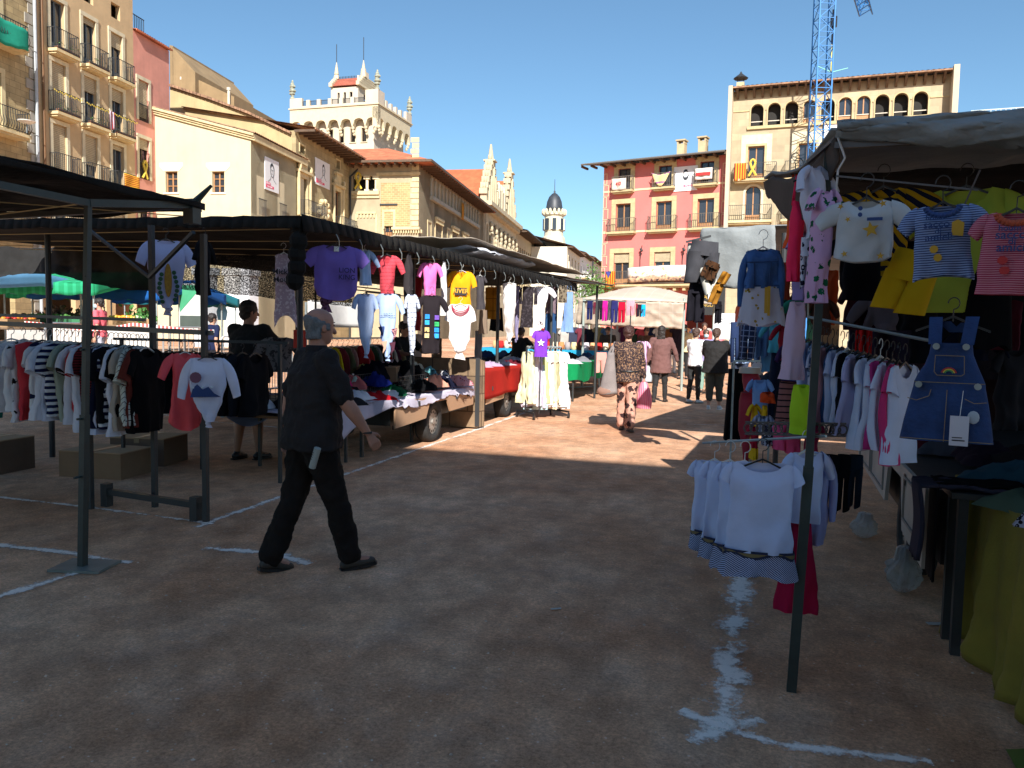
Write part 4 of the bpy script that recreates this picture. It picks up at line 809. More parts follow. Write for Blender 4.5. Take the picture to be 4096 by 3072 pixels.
# ---------------------------------------------------------------- tower crane
CP = dep(811.5, 300, 49); cx, cy = CP.x, CP.y; cr = thing('tower_crane', 'blue lattice tower crane standing before the sandstone house', 'crane', (cx, cy, 0), rad(20))
blu = mat('crane_blue', (.025, .17, .44), .5, .12, 3, .05); H_ = 33; w = .46; q = MB()
for sx in (-1, 1):
    for sy in (-1, 1): q.bar((sx*w, sy*w, 0), (sx*w, sy*w, H_), .055)
n = 40; dz = H_/n
for k in range(n):
    z = k*dz; f_ = 1 if k % 2 else -1
    for (ax, ay, bx, by) in ((-1, -1, 1, -1), (1, -1, 1, 1), (1, 1, -1, 1), (-1, 1, -1, -1)):
        q.bar((ax*w, ay*w, z), (bx*w, by*w, z), .026)
        a, c = ((ax, ay), (bx, by)) if f_ > 0 else ((bx, by), (ax, ay)); q.bar((a[0]*w, a[1]*w, z), (c[0]*w, c[1]*w, z+dz), .026)
q.build('mast', blu, cr)
MB().box(-.9, .9, -.9, .9, 0, .5).build('base', mat('concrete', (.35, .34, .32)), cr)
tip = dep(866, 15, 66); d = Vector((tip.x-cx, tip.y-cy)); ang = math.atan2(d.y, d.x)-rad(20); Lj = d.length; jz = tip.z; q = MB(); ca, sa = math.cos(ang), math.sin(ang)
J = lambda s_, o, z: (s_*ca-o*sa, s_*sa+o*ca, z)
n = 26
for (o, z) in ((-.5, jz), (.5, jz), (0, jz+1.0)): q.bar(J(-8, o, z), J(Lj, o, z), .07)
for k in range(n):
    s0, s1 = -8+(Lj+8)*k/n, -8+(Lj+8)*(k+1)/n
    q.bar(J(s0, -.5, jz), J(s1, .5, jz), .04); q.bar(J(s0, -.5, jz), J(s0, .5, jz), .04)
    for o in (-.5, .5): q.bar(J(s0, o, jz), J((s0+s1)/2, 0, jz+1), .04).bar(J((s0+s1)/2, 0, jz+1), J(s1, o, jz), .04)
q.build('jib', blu, cr)
hk = dep(833.7, 24, 57); t = thing('crane_hook', 'crane hook block with a long forked sling high above the roofs', 'hook', (hk.x, hk.y, hk.z))
MB().bar((0, 0, 1.0), (0, 0, -1.4), .14, 6).bar((0, 0, -.2), (0, 0, .5), .26, 6).build('hook_block', blk, t); MB().bar((0, 0, 1), (0, 0, jz-hk.z), .02).build('cable', iron, t)
MB().bar((0, 0, -1.4), (0, 0, -3.4), .09, 6).build('sling', mat('sling_yellow', 'd8cf7a'), t); e1, e2 = dep(817, 66, 57)-hk, dep(848, 68, 57)-hk
q = MB(); q.bar((0, 0, -3.4), e1, .035).bar((0, 0, -3.4), e2, .035); q.build('sling_legs', mat('sling_green', '7fbfb0'), t)
# ---------------------------------------------------------------- arcaded building behind the photographer: it throws the shade
b = Bld('shading_arcade_house', 'tall arcaded house behind the viewpoint that shades the near stalls', Pl((14, -11.0), 90), 0, mat('back_render', 'b9a27a', .9, .1, 1, dirt=.2))
for k in range(4):
    b.hole(1.2+k*4, 3.6+k*4, 0, 4.2, True)
    for fl in range(3): b.window(2.4+k*4, 5.2+fl*3.1, 1.1, 2.2, trim=.2)
b.wall(0, 17.5, 0, 14.2, 12); q = MB(); q.box(-.3, 17.8, -.6, 12, 14.2, 14.5); q.build('roof', tiles, b.root)
MB().box(11.0, 17.6, -.62, 11, 14.5, 15.9).build('shading_roof_step', mat('back_render', 1), b.root)  # unseen raised roof step, added so its shadow covers the lilac tee
# ---------------------------------------------------------------- clothes
def sstep(a, b, x): t = max(0, min(1, (x-a)/(b-a))); return t*t*(3-2*t)
def lerp_prof(prof, t):
    for (a, x), (b, y) in zip(prof[:-1], prof[1:]):
        if a <= t <= b: s_ = (t-a)/(b-a+1e-9); s_ = s_*s_*(3-2*s_)*.5+s_*.5; return x+(y-x)*s_
    return prof[-1][1]
def wr(x, z, sd, k=1.): return (noise.noise(Vector((x*9*k+sd*3.1, sd*1.7, z*3.2*k)))+.6*noise.noise(Vector((x*21*k+sd, sd*2.3+4, z*9*k))))
def tee(m, W, Hh, sl=.2, neck=.28, nd=.22, prof=None, dp=.045, sd=0, fold=.02, slope=.13, drop=52, ah=.36, cuff=.75, n=36, rows=22, vneck=False, hem=0, cap=1., slf=1.):
    "one garment top, hanging; W half width, Hh length; origin at the neck point, front towards -y"
    prof = prof or [(0, 1), (.25, .97), (1, 1.03)]; nk = W*neck*2
    def top(x, front):
        ax = abs(x)
        if ax < nk:
            q = 1-ax/nk
            if front: return -nd*W*2*(q if vneck else math.sqrt(max(0, 1-(ax/nk)**2)))
            return -.035*W*math.sqrt(max(0, 1-(ax/nk)**2))
        return -slope*(ax-nk)*2.2
    R = []
    for j in range(rows+1):
        t = j/rows; a = W*lerp_prof(prof, t); b = dp*(.28+.72*sstep(0, .22, t)); row = []
        kn = min(1, lerp_prof(prof, t)/.6)
        for i in range(n):
            th = 2*math.pi*i/n; c, s_ = math.cos(th), math.sin(th); x = a*math.copysign(abs(c)**.8, c); y = -b*math.copysign(abs(s_)**.7, s_)
            fr = s_ >= 0; zt = top(x*W/max(a, 1e-4) if t < .3 else x, fr) if t < .99 else 0
            z = zt*(1-t)-Hh*t-hem*(c*c)*-t*t
            f_ = fold*(.25+1.2*t)*(1 if kn > .9 else 1.3); y += f_*wr(x, z, sd)*(.5 if abs(s_) < .3 else 1)*1.3+fold*1.6*t*noise.noise(Vector((x*16+sd*2, y*9, z*1.3+sd))); x += f_*.5*wr(z, x+2, sd+5)
            if t > .6: y += .012*math.sin(x/W*7+sd)*(t-.6)*2.5
            row.append((x, y, z))
        R.append(row)
    m.add([p for r in R for p in r], [(j*n+i, j*n+(i+1) % n, (j+1)*n+(i+1) % n, (j+1)*n+i) for j in range(rows) for i in range(n)])
    if sl:
        for k in (-1, 1):
            z0 = -slope*(W-nk)*2.2; A = W*ah; d0 = rad(drop+6*wr(sd, k, sd)); pts = []; nn = 14; rr = 7
            dx, dz = k*math.cos(d0), -math.sin(d0); ex, ez = -k*math.sin(d0), -math.cos(d0); S = (k*W*.97, z0-.004)
            T0, B0 = (k*W*.86, z0+.012), (k*W*.88, z0-2*A*1.05)
            T1 = (S[0]+dx*sl, S[1]+dz*sl); B1 = (T1[0]+ex*2*A*cuff, T1[1]+ez*2*A*cuff)
            for j in range(rr+1):
                t = j/rr; bow = .03*math.sin(math.pi*t)*sl/.2; tx, tz = T0[0]+(T1[0]-T0[0])*t+k*bow*.5, T0[1]+(T1[1]-T0[1])*t+bow; bx, bz = B0[0]+(B1[0]-B0[0])*t, B0[1]+(B1[1]-B0[1])*t
                cx, cz, ax, az = (tx+bx)/2, (tz+bz)/2, (tx-bx)/2, (tz-bz)/2
                for i in range(nn):
                    th = 2*math.pi*i/nn; c_ = math.copysign(abs(math.cos(th))**.8, math.cos(th)); v_ = dp*.62*slf*math.sin(th)*(.7+.3*t)
                    px_, pz = cx+ax*c_, cz+az*c_
                    pts.append((px_, v_+fold*1.0*wr(px_, pz, sd+k)*(.3+t)-.006*t, pz))
            m.add(pts, [(j*nn+i, j*nn+(i+1) % nn, (j+1)*nn+(i+1) % nn, (j+1)*nn+i) for j in range(rr) for i in range(nn)])
def knot(m, z, r, sd=0):
    rnd = random.Random(sd)
    for k in range(5): m.ball((rnd.uniform(-r, r)*.5, rnd.uniform(-.4, .4)*r, z+rnd.uniform(-.6, .3)*r), (r*rnd.uniform(.5, .8), r*.5, r*rnd.uniform(.4, .7)), 9, 6)
    m.add([(-r*.3, 0, z), (r*.3, -.01, z), (r*1.1, .01, z-r*1.9), (r*.1, -.02, z-r*1.7), (-r*.9, 0, z-r*1.6)], [(0, 1, 2, 3, 4)])
def skirt(m, w0, w1, z0, z1, dp=.04, sd=0, fold=.012, pleat=9, n=44, rows=12, dp1=None):
    R = []
    for j in range(rows+1):
        t = j/rows; a = w0+(w1-w0)*t; b = dp+((dp1 or dp)-dp)*t
        for i in range(n):
            th = 2*math.pi*i/n; c, s_ = math.cos(th), math.sin(th); q = 1+fold*8*t*math.sin(pleat*th+sd+wr(c, t, sd))
            R.append((a*c*(1+fold*2*t*math.sin(pleat*th)), -b*math.copysign(abs(s_)**.8, s_)*q, z0+(z1-z0)*t+.012*math.sin(pleat*th*.5+sd)*t))
    m.add(R, [(j*n+i, j*n+(i+1) % n, (j+1)*n+(i+1) % n, (j+1)*n+i) for j in range(rows) for i in range(n)])
def trousers(m, w, z0, crotch, z1, dp=.045, leg=.95, sd=0, flare=.85, splay=.0, fold=.012):
    n = 28; R = []; rows = 6
    for j in range(rows+1):
        t = j/rows; z = z0+(crotch-z0)*t; a = w*(.9+.12*t)
        for i in range(n):
            th = 2*math.pi*i/n; c, s_ = math.cos(th), math.sin(th); x = a*c; R.append((x, -dp*math.copysign(abs(s_)**.7, s_)*(.7+.3*t)+fold*wr(x, z, sd), z))
    m.add(R, [(j*n+i, j*n+(i+1) % n, (j+1)*n+(i+1) % n, (j+1)*n+i) for j in range(rows) for i in range(n)])
    for k in (-1, 1):
        R = []; rows2 = 10; nn = 18
        for j in range(rows2+1):
            t = j/rows2; z = crotch+.04+(z1-crotch-.04)*t; a = w*.52*leg*(1+(flare-1)*t); cx = k*(w*.5+splay*t)
            for i in range(nn):
                th = 2*math.pi*i/nn; c, s_ = math.cos(th), math.sin(th); x = cx+a*c; R.append((x, -dp*math.copysign(abs(s_)**.7, s_)+fold*1.4*wr(x, z, sd+k), z+.01*c))
        m.add(R, [(j*nn+i, j*nn+(i+1) % nn, (j+1)*nn+(i+1) % nn, (j+1)*nn+i) for j in range(rows2) for i in range(nn)])
def hanger(parent, W, mt, z=0., hook=.11, bar=False, cl=None):
    m = MB(); t = max(.004, W*.028)
    m.path([(0, 0, z-.005), (0, 0, z+hook*.45)]+[(hook*.22*math.cos(a), 0, z+hook*.7+hook*.25*math.sin(a)) for a in [rad(x) for x in range(-90, 181, 30)]], t*.5, 5)
    for k in (-1, 1):
        P = [(0, 0, z+.012), (k*W*.2, 0, z), (k*W*.55, 0, z-W*.17), (k*W*.86, 0, z-W*.3)]
        for a, b in zip(P[:-1], P[1:]): a, b = Vector(a), Vector(b); u_ = Vector((0, 0, t)); d_ = Vector((0, t*1.2, 0)); m.hexa([a-u_-d_, b-u_-d_, b-u_+d_, a-u_+d_], [a+u_-d_, b+u_-d_, b+u_+d_, a+u_+d_])
    if bar: m.bar((-W*.8, 0, z-W*.3), (W*.8, 0, z-W*.3), t*.6)
    return m.build('hanger', mt, parent)
hblk, hwht = blk, mat('hanger_white', (.62, .62, .6), .45, 0, bump=0)
def facing(P, yaw=0): d = Vector((P[0], P[1])); return math.atan2(-d.x, d.y)+rad(yaw)
GT = {}
def garment(name, label, cat, u, v0, v1, wpx, mt, x=None, y=None, yaw=0, kind='tee', group=None, hg=hblk, z=None, hook=.11, solid=0, **k):
    "wpx: body width in pixels at its place; v0, v1: neck and hem rows; x or y: the plane it hangs on"
    P = PX(u, v0, x) if x is not None else PY(u, v0, y); D = depth_of(P); s_ = D/788; Hh = (v1-v0)*s_; W = wpx*s_/2
    t = thing(name, label, cat, P, facing(P, yaw), group); t.rotation_euler.y = .07*noise.noise(Vector((u*.37, v0*.21, 1.3))); m = MB(); GT['last'] = (t, W, Hh, s_)
    if kind == 'tee': tee(m, W, Hh, **k)
    elif kind == 'knot':
        kk = k.pop('kt', .16); p = k.pop('prof', [(0, 1), (.4, .98), (.68, .78), (.9, .38), (1, .2)])
        tee(m, W, Hh*.93, prof=p, **k); knot(m, -Hh*.93, W*kk*1.5, k.get('sd', 0))
    elif kind == 'cami':
        tee(m, W, Hh, sl=0, slope=0, prof=k.pop('prof', [(0, .72), (.25, .78), (1, 1.15)]), nd=.08, neck=.3, **k)
        for a in (-1, 1): m.bar((a*W*.5, 0, -.01), (a*W*.3, 0, .12), .004).bar((a*W*.3, 0, .12), (a*W*.5, .02, -.02), .004)
    elif kind == 'skirt': skirt(m, W*.75, W, 0, -Hh, **k)
    elif kind == 'trousers': trousers(m, W, 0, -Hh*k.pop('cr', .4), -Hh, **k)
    m.build('cloth', mt, t, True, solid)
    if hg: hanger(t, W if kind not in ('skirt', 'trousers') else W*.8, hg, 0. if kind != 'cami' else .1, hook)
    return t
def on(t, name, mt, poly, y=-.06): return MB().prism(poly, y-.003, y).build(name, mt, t)
def starpts(cx, cz, r, rot=0): return [(cx+(r if i % 2 == 0 else r*.42)*math.cos(rad(90+36*i)+rot), cz+(r if i % 2 == 0 else r*.42)*math.sin(rad(90+36*i)+rot)) for i in range(10)]
Wt = cloth('e9ebf2'); Wt2 = cloth('d9def0'); NVY = cloth('14182b'); BLK = cloth('131216'); COR = cloth('f0626a'); GRY = cloth('55525a')
net = mat('black_shade_net', (.012, .012, .012), .95, .3, 6, .4, 60, alpha='net')
net2 = mat('thin_shade_net', (.012, .012, .012), .95, .3, 6, .4, 60, alpha='net2')
tarp = mat('black_tarpaulin', (.011, .010, .009), .92, .4, 3, .6, 12, bd=.02, spec=.2)
greyc = mat('grey_canvas', (.25, .27, .275), .9, .15, 2.5, .5, 7, trans=.1, bd=.03); tanc = mat('tan_canvas', (.43, .37, .30), .9, .12, 2, .4, 8, trans=.15, bd=.02)
rope = mat('pale_rope', 'cbb98a', .9, .1); card = mat('cardboard', (.22, .135, .075), .9, .12, 3, .1, 20); plank = mat('old_planks', (.20, .135, .08), .9, .3, 3, .4, 18, pat='tile', c2=(.08, .05, .03), per=.28)
bag = mat('clear_plastic', (.55, .57, .58), .12, .1, 6, 1.0, 30, alpha=.5, bd=.05)
def sheet(name, mt, parent, P, nu=24, nv=10, sag=.05, amp=.02, off=(0, 0, 0), solid=.012, sd=0, ed=None):
    "cloth between four corners P[0..3] (counter-clockwise), sagging"
    P = [Vector(p) for p in P]; m = MB(off)
    def fn(i, j):
        p = (P[0]*(1-i)+P[1]*i)*(1-j)+(P[3]*(1-i)+P[2]*i)*j; w = math.sin(math.pi*i)*math.sin(math.pi*j)
        q = p+Vector((0, 0, -sag*w+amp*wr(p.x*.5, p.y*.5+p.z, sd)*(.5+w)))
        if abs(P[0].z-P[3].z) > .3: q += Vector((amp*1.2*wr(p.x*.3+p.y*.3, p.z, sd+3), amp*1.5*wr(p.x*.4+p.y*.4, p.z*.6, sd+7), 0))
        return q+(ed(i, j) if ed else Vector())
    m.grid(fn, nu, nv); return m.build(name, mt, parent, True, solid)
# ---- near left stall: green post on a plate, black awning
t = thing('awning_stall', 'near left market stall: black awning on a green steel post with a square foot plate', 'stall', (-4.2, 3.88, 0)); o = t.location
T0, T1 = dep(88, 203, 5.02), PX(192, 205, -4.17); m = MB(o); m.bar((-4.195, 3.88, .02), T0, .024); m.bar((-4.2, 3.88, .02), Vector((-4.2, 3.88, .02)).lerp(T0, .42), .031); [m.bar(Vector((-4.2, 3.85, .02)).lerp(T0, k), Vector((-4.2, 3.78, .02)).lerp(T0, k), .008, 6) for k in (.25, .41, .6, .8)]; m.build('post', dsteel, t)
m = MB(o); m.obox((-4.2, 3.9, .012), (.17, .13, .008), .25); m.build('foot_plate', mat('plate_steel', (.16, .19, .18), .5, .15, 6, metal=.3), t)
m = MB(o); m.bar(T0, T1, .034).obox(T1-Vector((0, 0, .05)), (.045, .045, .09)).bar((-8.4, 4.92, 2.42), T1, .035).bar((-4.2, 1.2, 2.38), T0, .03).bar(T1, T1+Vector((.16, .02, .14)), .03, 6, .012); m.build('beam', dsteel, t)
sheet('awning', tarp, t, [(-9.5, 1.2, 2.45), (-4.14, 1.2, 2.5), (-4.16, 4.98, 2.5), (-9.5, 4.98, 2.50)], 50, 30, .14, .05, o, sd=1)
m = MB(o); m.grid(lambda i, j: (-4.16-5.3*i, 4.98+.03*math.sin(40*i), 2.5-.06*j+.015*math.sin(25*i)*j), 50, 3); m.grid(lambda i, j: (-4.13+.02*math.sin(30*i), 4.98-3.7*i, 2.5-.05*j*(1-.5*i)+.012*math.sin(22*i)*j), 40, 3); m.build('awning_fringe', tarp, t, True, .01)
m = MB(o); m.bar((-6.5, 4.6, 2.36), T0, .005).bar((-4.25, 4.9, 2.40), (-6.2, 3.6, 2.46), .005); m.build('cords', rope, t)
# ---- black frame with the clothes rail
t = thing('clothes_rack', 'black steel rack frame at the chalk corner with a long rail of clothes', 'rack', (-4.3, 5.17, 0)); o = t.location
fk = mat('frame_black', (.022, .026, .028), .55, .15, 8)
ga, gb_ = G(155, 507), G(91, 509)
for x, y, z1 in ((-4.3, 5.17, 2.3), (ga.x, ga.y, 2.42), (gb_.x, gb_.y, 1.6), (-8.2, 5.35, 1.6)): MB(o).obox((x, y, z1/2), (.02, .02, z1/2)).build('post', fk, t)
MB(o).bar((-4.36, 5.17, .13), (G(107, 506).x, G(107, 506).y, .13), .035).obox((G(107, 506).x, G(107, 506).y, .1), (.035, .035, .1)).obox((-4.4, 5.17, .1), (.035, .035, .1)).build('foot_bar', fk, t)
MB(o).bar((-4.25, 5.2, 1.525), (-8.6, 5.28, 1.6), .028).bar((-5.2, 5.5, 1.62), (-8.6, 5.6, 1.66), .02).build('rail', mat('rail_steel', (.12, .13, .13), .5, .1, metal=.4), t)
MB(o).bar((ga.x, ga.y-.03, 1.98), (-4.42, 5.2, 2.32), .02).bar((ga.x, ga.y-.03, 1.98), (ga.x-.75, ga.y+.05, 2.42), .016).build('brace', fk, t)
# ---- garments on that rail
rail_specs = [('teal tee', '1c7a70', None), ('white tee', 'e8eaf4', None), ('white lace edged blouse', 'eceef6', None), ('white blouse with black flowers', 'dfe1ec', 'fl'), ('coral sleeveless top', 'd9434f', None), ('white tee with navy banded sleeves', 'e4e6ee', 'band'),
  ('plain white tee', 'e2e6f5', None), ('bluish white tee', 'd6dcf2', None), ('navy and white striped tee', 'dfe3ee', 'st'), ('pale sage tee', 'a3b0a4', None), ('charcoal tee', '2a2428', None), ('white tee with black lettering', 'd8dbea', None), ('red tee', 'c2333f', None),
  ('second white tee', 'e0e4f4', None), ('maroon striped tee', '7c2530', 'rs'), ('third white tee', 'cfd6f0', None), ('dark navy tee', '141a34', None), ('bold navy striped tee', 'e6e9f2', 'st2'), ('black tee with white lettering', '15151b', None), ('fourth white tee', 'dfe4f6', None),
  ('thin beige top', 'b8aea4', None), ('black blouse', '0c0b10', None), ('cream tee with thin black stripes', 'd4d8cf', 'vs'), ('rust brown tee', '6a2f26', None), ('second black blouse', '0d0c10', None)]
for i, (d_, c, p) in enumerate(rail_specs):
    f = i/(len(rail_specs)-1); X0 = -6.78+1.85*f**.55; Y0 = 5.26-.04*f; zr = 1.565-.035*f; sd = i*1.37
    mt = cloth(c) if not p else cloth(c, *{'fl': ('flowers', '22242e', .09, .55), 'band': ('z', '222a4a', .22, .86), 'st': ('z', '1b2550', .052, .5), 'rs': ('z', '3a1016', .022, .5), 'st2': ('z', '141b3e', .06, .5), 'vs': ('diag', '25262c', .05, .85)}[p])
    t = thing('hanging_tee', '%s on the left rail, %s' % (d_, 'at its left end' if i == 0 else 'right of the '+' '.join(rail_specs[i-1][0].split()[-4:])), 'garment', (X0, Y0, zr-.145), rad(90+random.Random(i).uniform(-16, 20)), 'clothes on the long left rail')
    rnd = random.Random(i+40); m = MB(); W = rnd.uniform(.20, .26)*(1.04 if i == 18 else .84 if i in (0, 10, 12, 14, 16, 21, 24) else 1.06); H_ = rnd.uniform(.6, .74)
    tee(m, W, H_, sl=0 if i == 4 else rnd.uniform(.17, .24), sd=sd, dp=rnd.uniform(.035, .06), fold=.03, drop=rnd.uniform(56, 70), prof=[(0, 1), (.3, .92), (1, rnd.uniform(.85, 1.05))], nd=.2, slf=1.2)
    m.build('cloth', mt, t, True); hanger(t, W, hblk if i in (0, 4, 10, 12, 18, 21) else hwht, .0, .12)
    if i == 18:
        for l, zz in (('POS', -.2), ('FITE', -.46)): text(l, .12, mat('letter_white', (.6, .6, .58), bump=0), t, (.0, .068, zz), (rad(90), 0, rad(180)))
        MB().path([(.09*math.cos(a), .066, -.33+.06*math.sin(a)) for a in [rad(x) for x in range(0, 361, 40)]], .005, 4).build('printed_ring', mat('letter_white', 1), t)
garment('hanging_blouse', 'long coral scalloped top facing out at the right end of the left rail', 'garment', 185, 353, 431, 27, COR, y=5.12, yaw=14, kind='tee', sl=.2, drop=62, hg=hwht, sd=3, vneck=True, prof=[(0, .9), (.3, .85), (1, 1.1)], hem=.07, group='clothes on the long left rail')
t = garment('knotted_tee', 'white knotted tee with a blue mountain print at the rack corner', 'garment', 207.5, 357.5, 427, 35, cloth('dde1f6'), y=5.0, yaw=-6, kind='knot', sl=.30, drop=68, sd=8, ah=.3, nd=.14, neck=.32, kt=.13)
on(t, 'print', mat('print_navy', (.02, .05, .17), .8, bump=0), [(-.12, -.30), (.1, -.30), (.05, -.27), (.01, -.22), (-.03, -.24), (-.07, -.2), (-.1, -.23)], -.065); on(t, 'print', mat('print_sun', (.17, .07, .11), .8, bump=0), [(-.08+.042*math.cos(rad(a)), -.15+.042*math.sin(rad(a))) for a in range(0, 360, 30)], -.065)
for k in range(9): MB().ball((-.10+.022*k, -.066, -.225-.012*(k % 3)), (.013, .004, .011), 8, 5).build('print', mat('print_foam', (.55, .62, .72)), t) if k % 3 == 0 else None
t = garment('hanging_tee', 'big white tee with a corn cob print hung high on the rack frame', 'garment', 166, 240, 313, 36, cloth('b9bde0'), y=5.75, yaw=10, kind='knot', sl=.2, drop=62, sd=5, nd=.12, prof=[(0, 1), (.35, .98), (.65, .8), (.92, .35), (1, .2)])
MB().ball((0, -.07, -.36), (.032, .006, .15), 10, 8).build('corn_print', mat('corn', (.30, .16, .015), .8, .3, 60), t); m = MB()
for k in range(14): a = -1+2*k/13; m.ball((.055*(1 if k % 2 else -1)*(1.4-abs(a)*.5), -.066, -.42+.13*a), (.02, .004, .02), 7, 4)
m.build('leaf_print', mat('leaf_green', (.02, .08, .035), bump=0), t)
garment('hanging_jacket', 'black narrow garment hanging by the corner post of the rack', 'garment', 204, 240, 295, 13, BLK, y=5.6, yaw=60, kind='tee', sl=.2, sd=2)
# second rail of dark clothes behind the corner post
t = thing('back_rail', 'low rear rail crowded with dark clothes behind the left rack', 'rack', (-5.6, 6.6, 0)); MB(t.location).bar((-6.6, 6.55, 1.42), (-4.6, 6.75, 1.42), .02).bar((-6.5, 6.55, 0), (-6.5, 6.55, 1.42), .022).bar((-4.7, 6.75, 0), (-4.7, 6.75, 1.42), .022).build('rail', fk, t)
for i, c in enumerate(('1a1c22', '101014', '2b2224', '15171d', '3a3436', '0f0f12', '20232b', '121216')):
    t = thing('dark_shirt', 'dark shirt on the low rear rail, number %s from its left end' % ('one', 'two', 'three', 'four', 'five', 'six', 'seven', 'eight')[i], 'garment', (-5.95+.14*i, 6.62+.014*i, 1.3), rad(88+(i*37 % 17)), 'dark shirts on the low rear rail'); t['label'] = ('%s dark shirt from the left on the low rear rail behind the rack' % ('first', 'second', 'third', 'fourth', 'fifth', 'sixth', 'seventh', 'eighth')[i])
    m = MB(); tee(m, .22, .62, sd=i*2.2, fold=.03, drop=66); m.build('cloth', cloth(c), t, True); hanger(t, .22, hblk)
# ---- stall two: big black canopy
t = thing('black_canopy_stall', 'large black canopy with a drooping net at its back over the left stalls', 'stall', (-4.2, 6.4, 0)); o = t.location
edge_z = 2.6
sheet('canopy', tarp, t, [(-10.5, 6.4, 2.72), (-4.2, 6.36, 2.6), (-4.2, 17.0, 2.66), (-8.0, 17.0, 2.5)], 50, 60, .10, .035, o, sd=4)
def nete(i, j): return Vector((0, .2*math.sin(5*i)*j, (-.05*math.sin(2.2*math.pi*i+.6)-.04*math.sin(9*i))*j))
sheet('net_flap', net, t, [(-12.5, 8.6, 2.7), (-8.0, 9.0, 2.62), (-8.0, 8.8, 2.08), (-12.5, 8.4, 2.32)], 60, 16, .04, .04, o, sd=9, ed=nete, solid=0)
sheet('net_flap', net2, t, [(-8.0, 9.0, 2.62), (-5.4, 9.6, 2.58), (-5.3, 9.3, 1.86), (-8.0, 8.8, 2.08)], 40, 10, .04, .04, o, sd=2, solid=0)
m = MB(o)
for k in range(70):
    y0 = 6.36+10.6*k/70; y1 = 6.36+10.6*(k+1)/70; h0 = .14+.04*wr(y0*.13, 0, 3)+.04*(k > 45); h1 = .14+.04*wr(y1*.13, 0, 3)+.04*(k+1 > 45)
    m.add([(-4.19, y0, 2.62), (-4.19, y1, 2.62), (-4.16+.012*wr(y1, 2, 3), y1, 2.62-h1), (-4.16+.012*wr(y0, 2, 3), y0, 2.62-h0)], [(0, 1, 2, 3)])
for k in range(50):
    x0, x1 = -10.5+6.3*k/50, -10.5+6.3*(k+1)/50; m.add([(x0, 6.37, 2.72-.12*k/50), (x1, 6.37, 2.72-.12*(k+1)/50), (x1, 6.35, 2.72-.12*(k+1)/50-.10-.03*wr(x1, 1, 6)), (x0, 6.35, 2.72-.12*k/50-.10-.03*wr(x0, 1, 6))], [(0, 1, 2, 3)])
m.build('canopy_valance', tarp, t, True, .012)
for i, (x, y) in enumerate(((-4.7, PX(300, 300, -4.7).y), (-4.75, 9.9), (-4.75, 13.4), (-4.6, 16.8), (-8, 7), (-8, 12))): MB(o).bar((x, y, 0), (x, y, 2.6), .032, 8).build('pole', fk, t)
MB(o).bar((-4.24, 6.4, 2.56), (-4.24, 17, 2.6), .022, 6).bar((-8, 6.4, 2.6), (-4.2, 6.4, 2.56), .02).bar((-8, 10, 2.55), (-4.24, 10, 2.55), .02).build('edge_rail', fk, t)
m = MB(o)
for i in range(6): m.bar((-10, 6.8+i*.5, 2.58), (-4.3, 6.6+i*1.1, 2.52), .006)
m.build('cords', rope, t)
m = MB(o)
for i in range(22): y = 6.9+i*.46; m.path([(-4.15, y, 2.5), (-4.12, y, 2.44), (-4.13, y+.02, 2.38), (-4.15, y, 2.36)], .005, 4)
m.build('hooks', steel, t)
m = MB(o); [m.ball((-4.28+.06*wr(k, 0, 2), 6.42+.05*wr(k, 1, 2), 2.5-.12*k), (.09, .09, .1), 7, 5) for k in range(5)]; m.build('gathered_tarpaulin', tarp, t)
# beige canopies further along
t = thing('tan_canopy_stall', 'tan canvas canopy beyond the black one on the left row', 'stall', (-4.4, 14, 0)); o = t.location
sheet('canopy', tanc, t, [(-8.5, 11.6, 3.15), (-4.5, 11.4, 2.98), (-4.1, 17.8, 2.86), (-8.5, 18.5, 3.2)], 30, 30, .08, .06, o, sd=6)
sheet('canopy', mat('brown_canvas', (.20, .15, .12), .9, .15, 2, trans=.1), t, [(-8.0, 15.6, 2.95), (-4.5, 14.9, 2.72), (-3.62, 18.6, 2.68), (-8.0, 19.5, 2.9)], 24, 24, .05, .03, o, sd=8)
m = MB(o); m.bar((-4.4, 15.2, 2.66), (-3.7, 18.5, 2.66), .02).bar((-8, 17, 2.7), (-4.0, 17, 2.66), .02).bar((-4.2, 15, 0), (-4.2, 15, 2.65), .028, 8).bar((-4.0, 18.2, 0), (-4.0, 18.2, 2.65), .028, 8); m.build('frame', fk, t)
t = thing('folded_canvas', 'white folded canvas bundle lying on the canopy edge', 'canvas', PX(521, 258, -4.3)); m = MB(); m.grid(lambda i, j: (-.5+.35*math.cos(2*math.pi*j), -1.6+3.0*i, .03*math.sin(2*math.pi*j)*2+.05*wr(i*3, j*2, 1)), 14, 10); m.build('cloth', Wt, t, True)
# ---- clothes along the canopy edge
HL = 'clothes hung along the black canopy edge'
q = lambda X, Y: (225+.1507*X, 225+.1507*Y)
def hz_(name, label, X0, X1, Y0, Y1, mt, kind='tee', x=-4.18, cat='garment', bw=.8, **k):
    u = 225+.1507*(X0+X1)/2; return garment(name, label, cat, u, 225+.1507*Y0, 225+.1507*Y1, .1507*(X1-X0)*bw, mt, x=x, kind=kind, group=HL, **k)
ltr = mat('letter_black', (.02, .02, .025), .8, bump=0)
t = hz_('hanging_tank', 'long pale sequinned tank top under the front corner of the black canopy', 310, 470, 190, 600, cloth('b39aa4', 'marble', 'd3c2c8', .03), sl=0, x=-4.62, bw=.82, neck=.24, nd=.1, hem=-.12, prof=[(0, .8), (.3, .86), (1, 1.15)], hg=hwht, yaw=-5)
text('Mickey\nMouse', .075, ltr, t, (0, -.075, -.22))
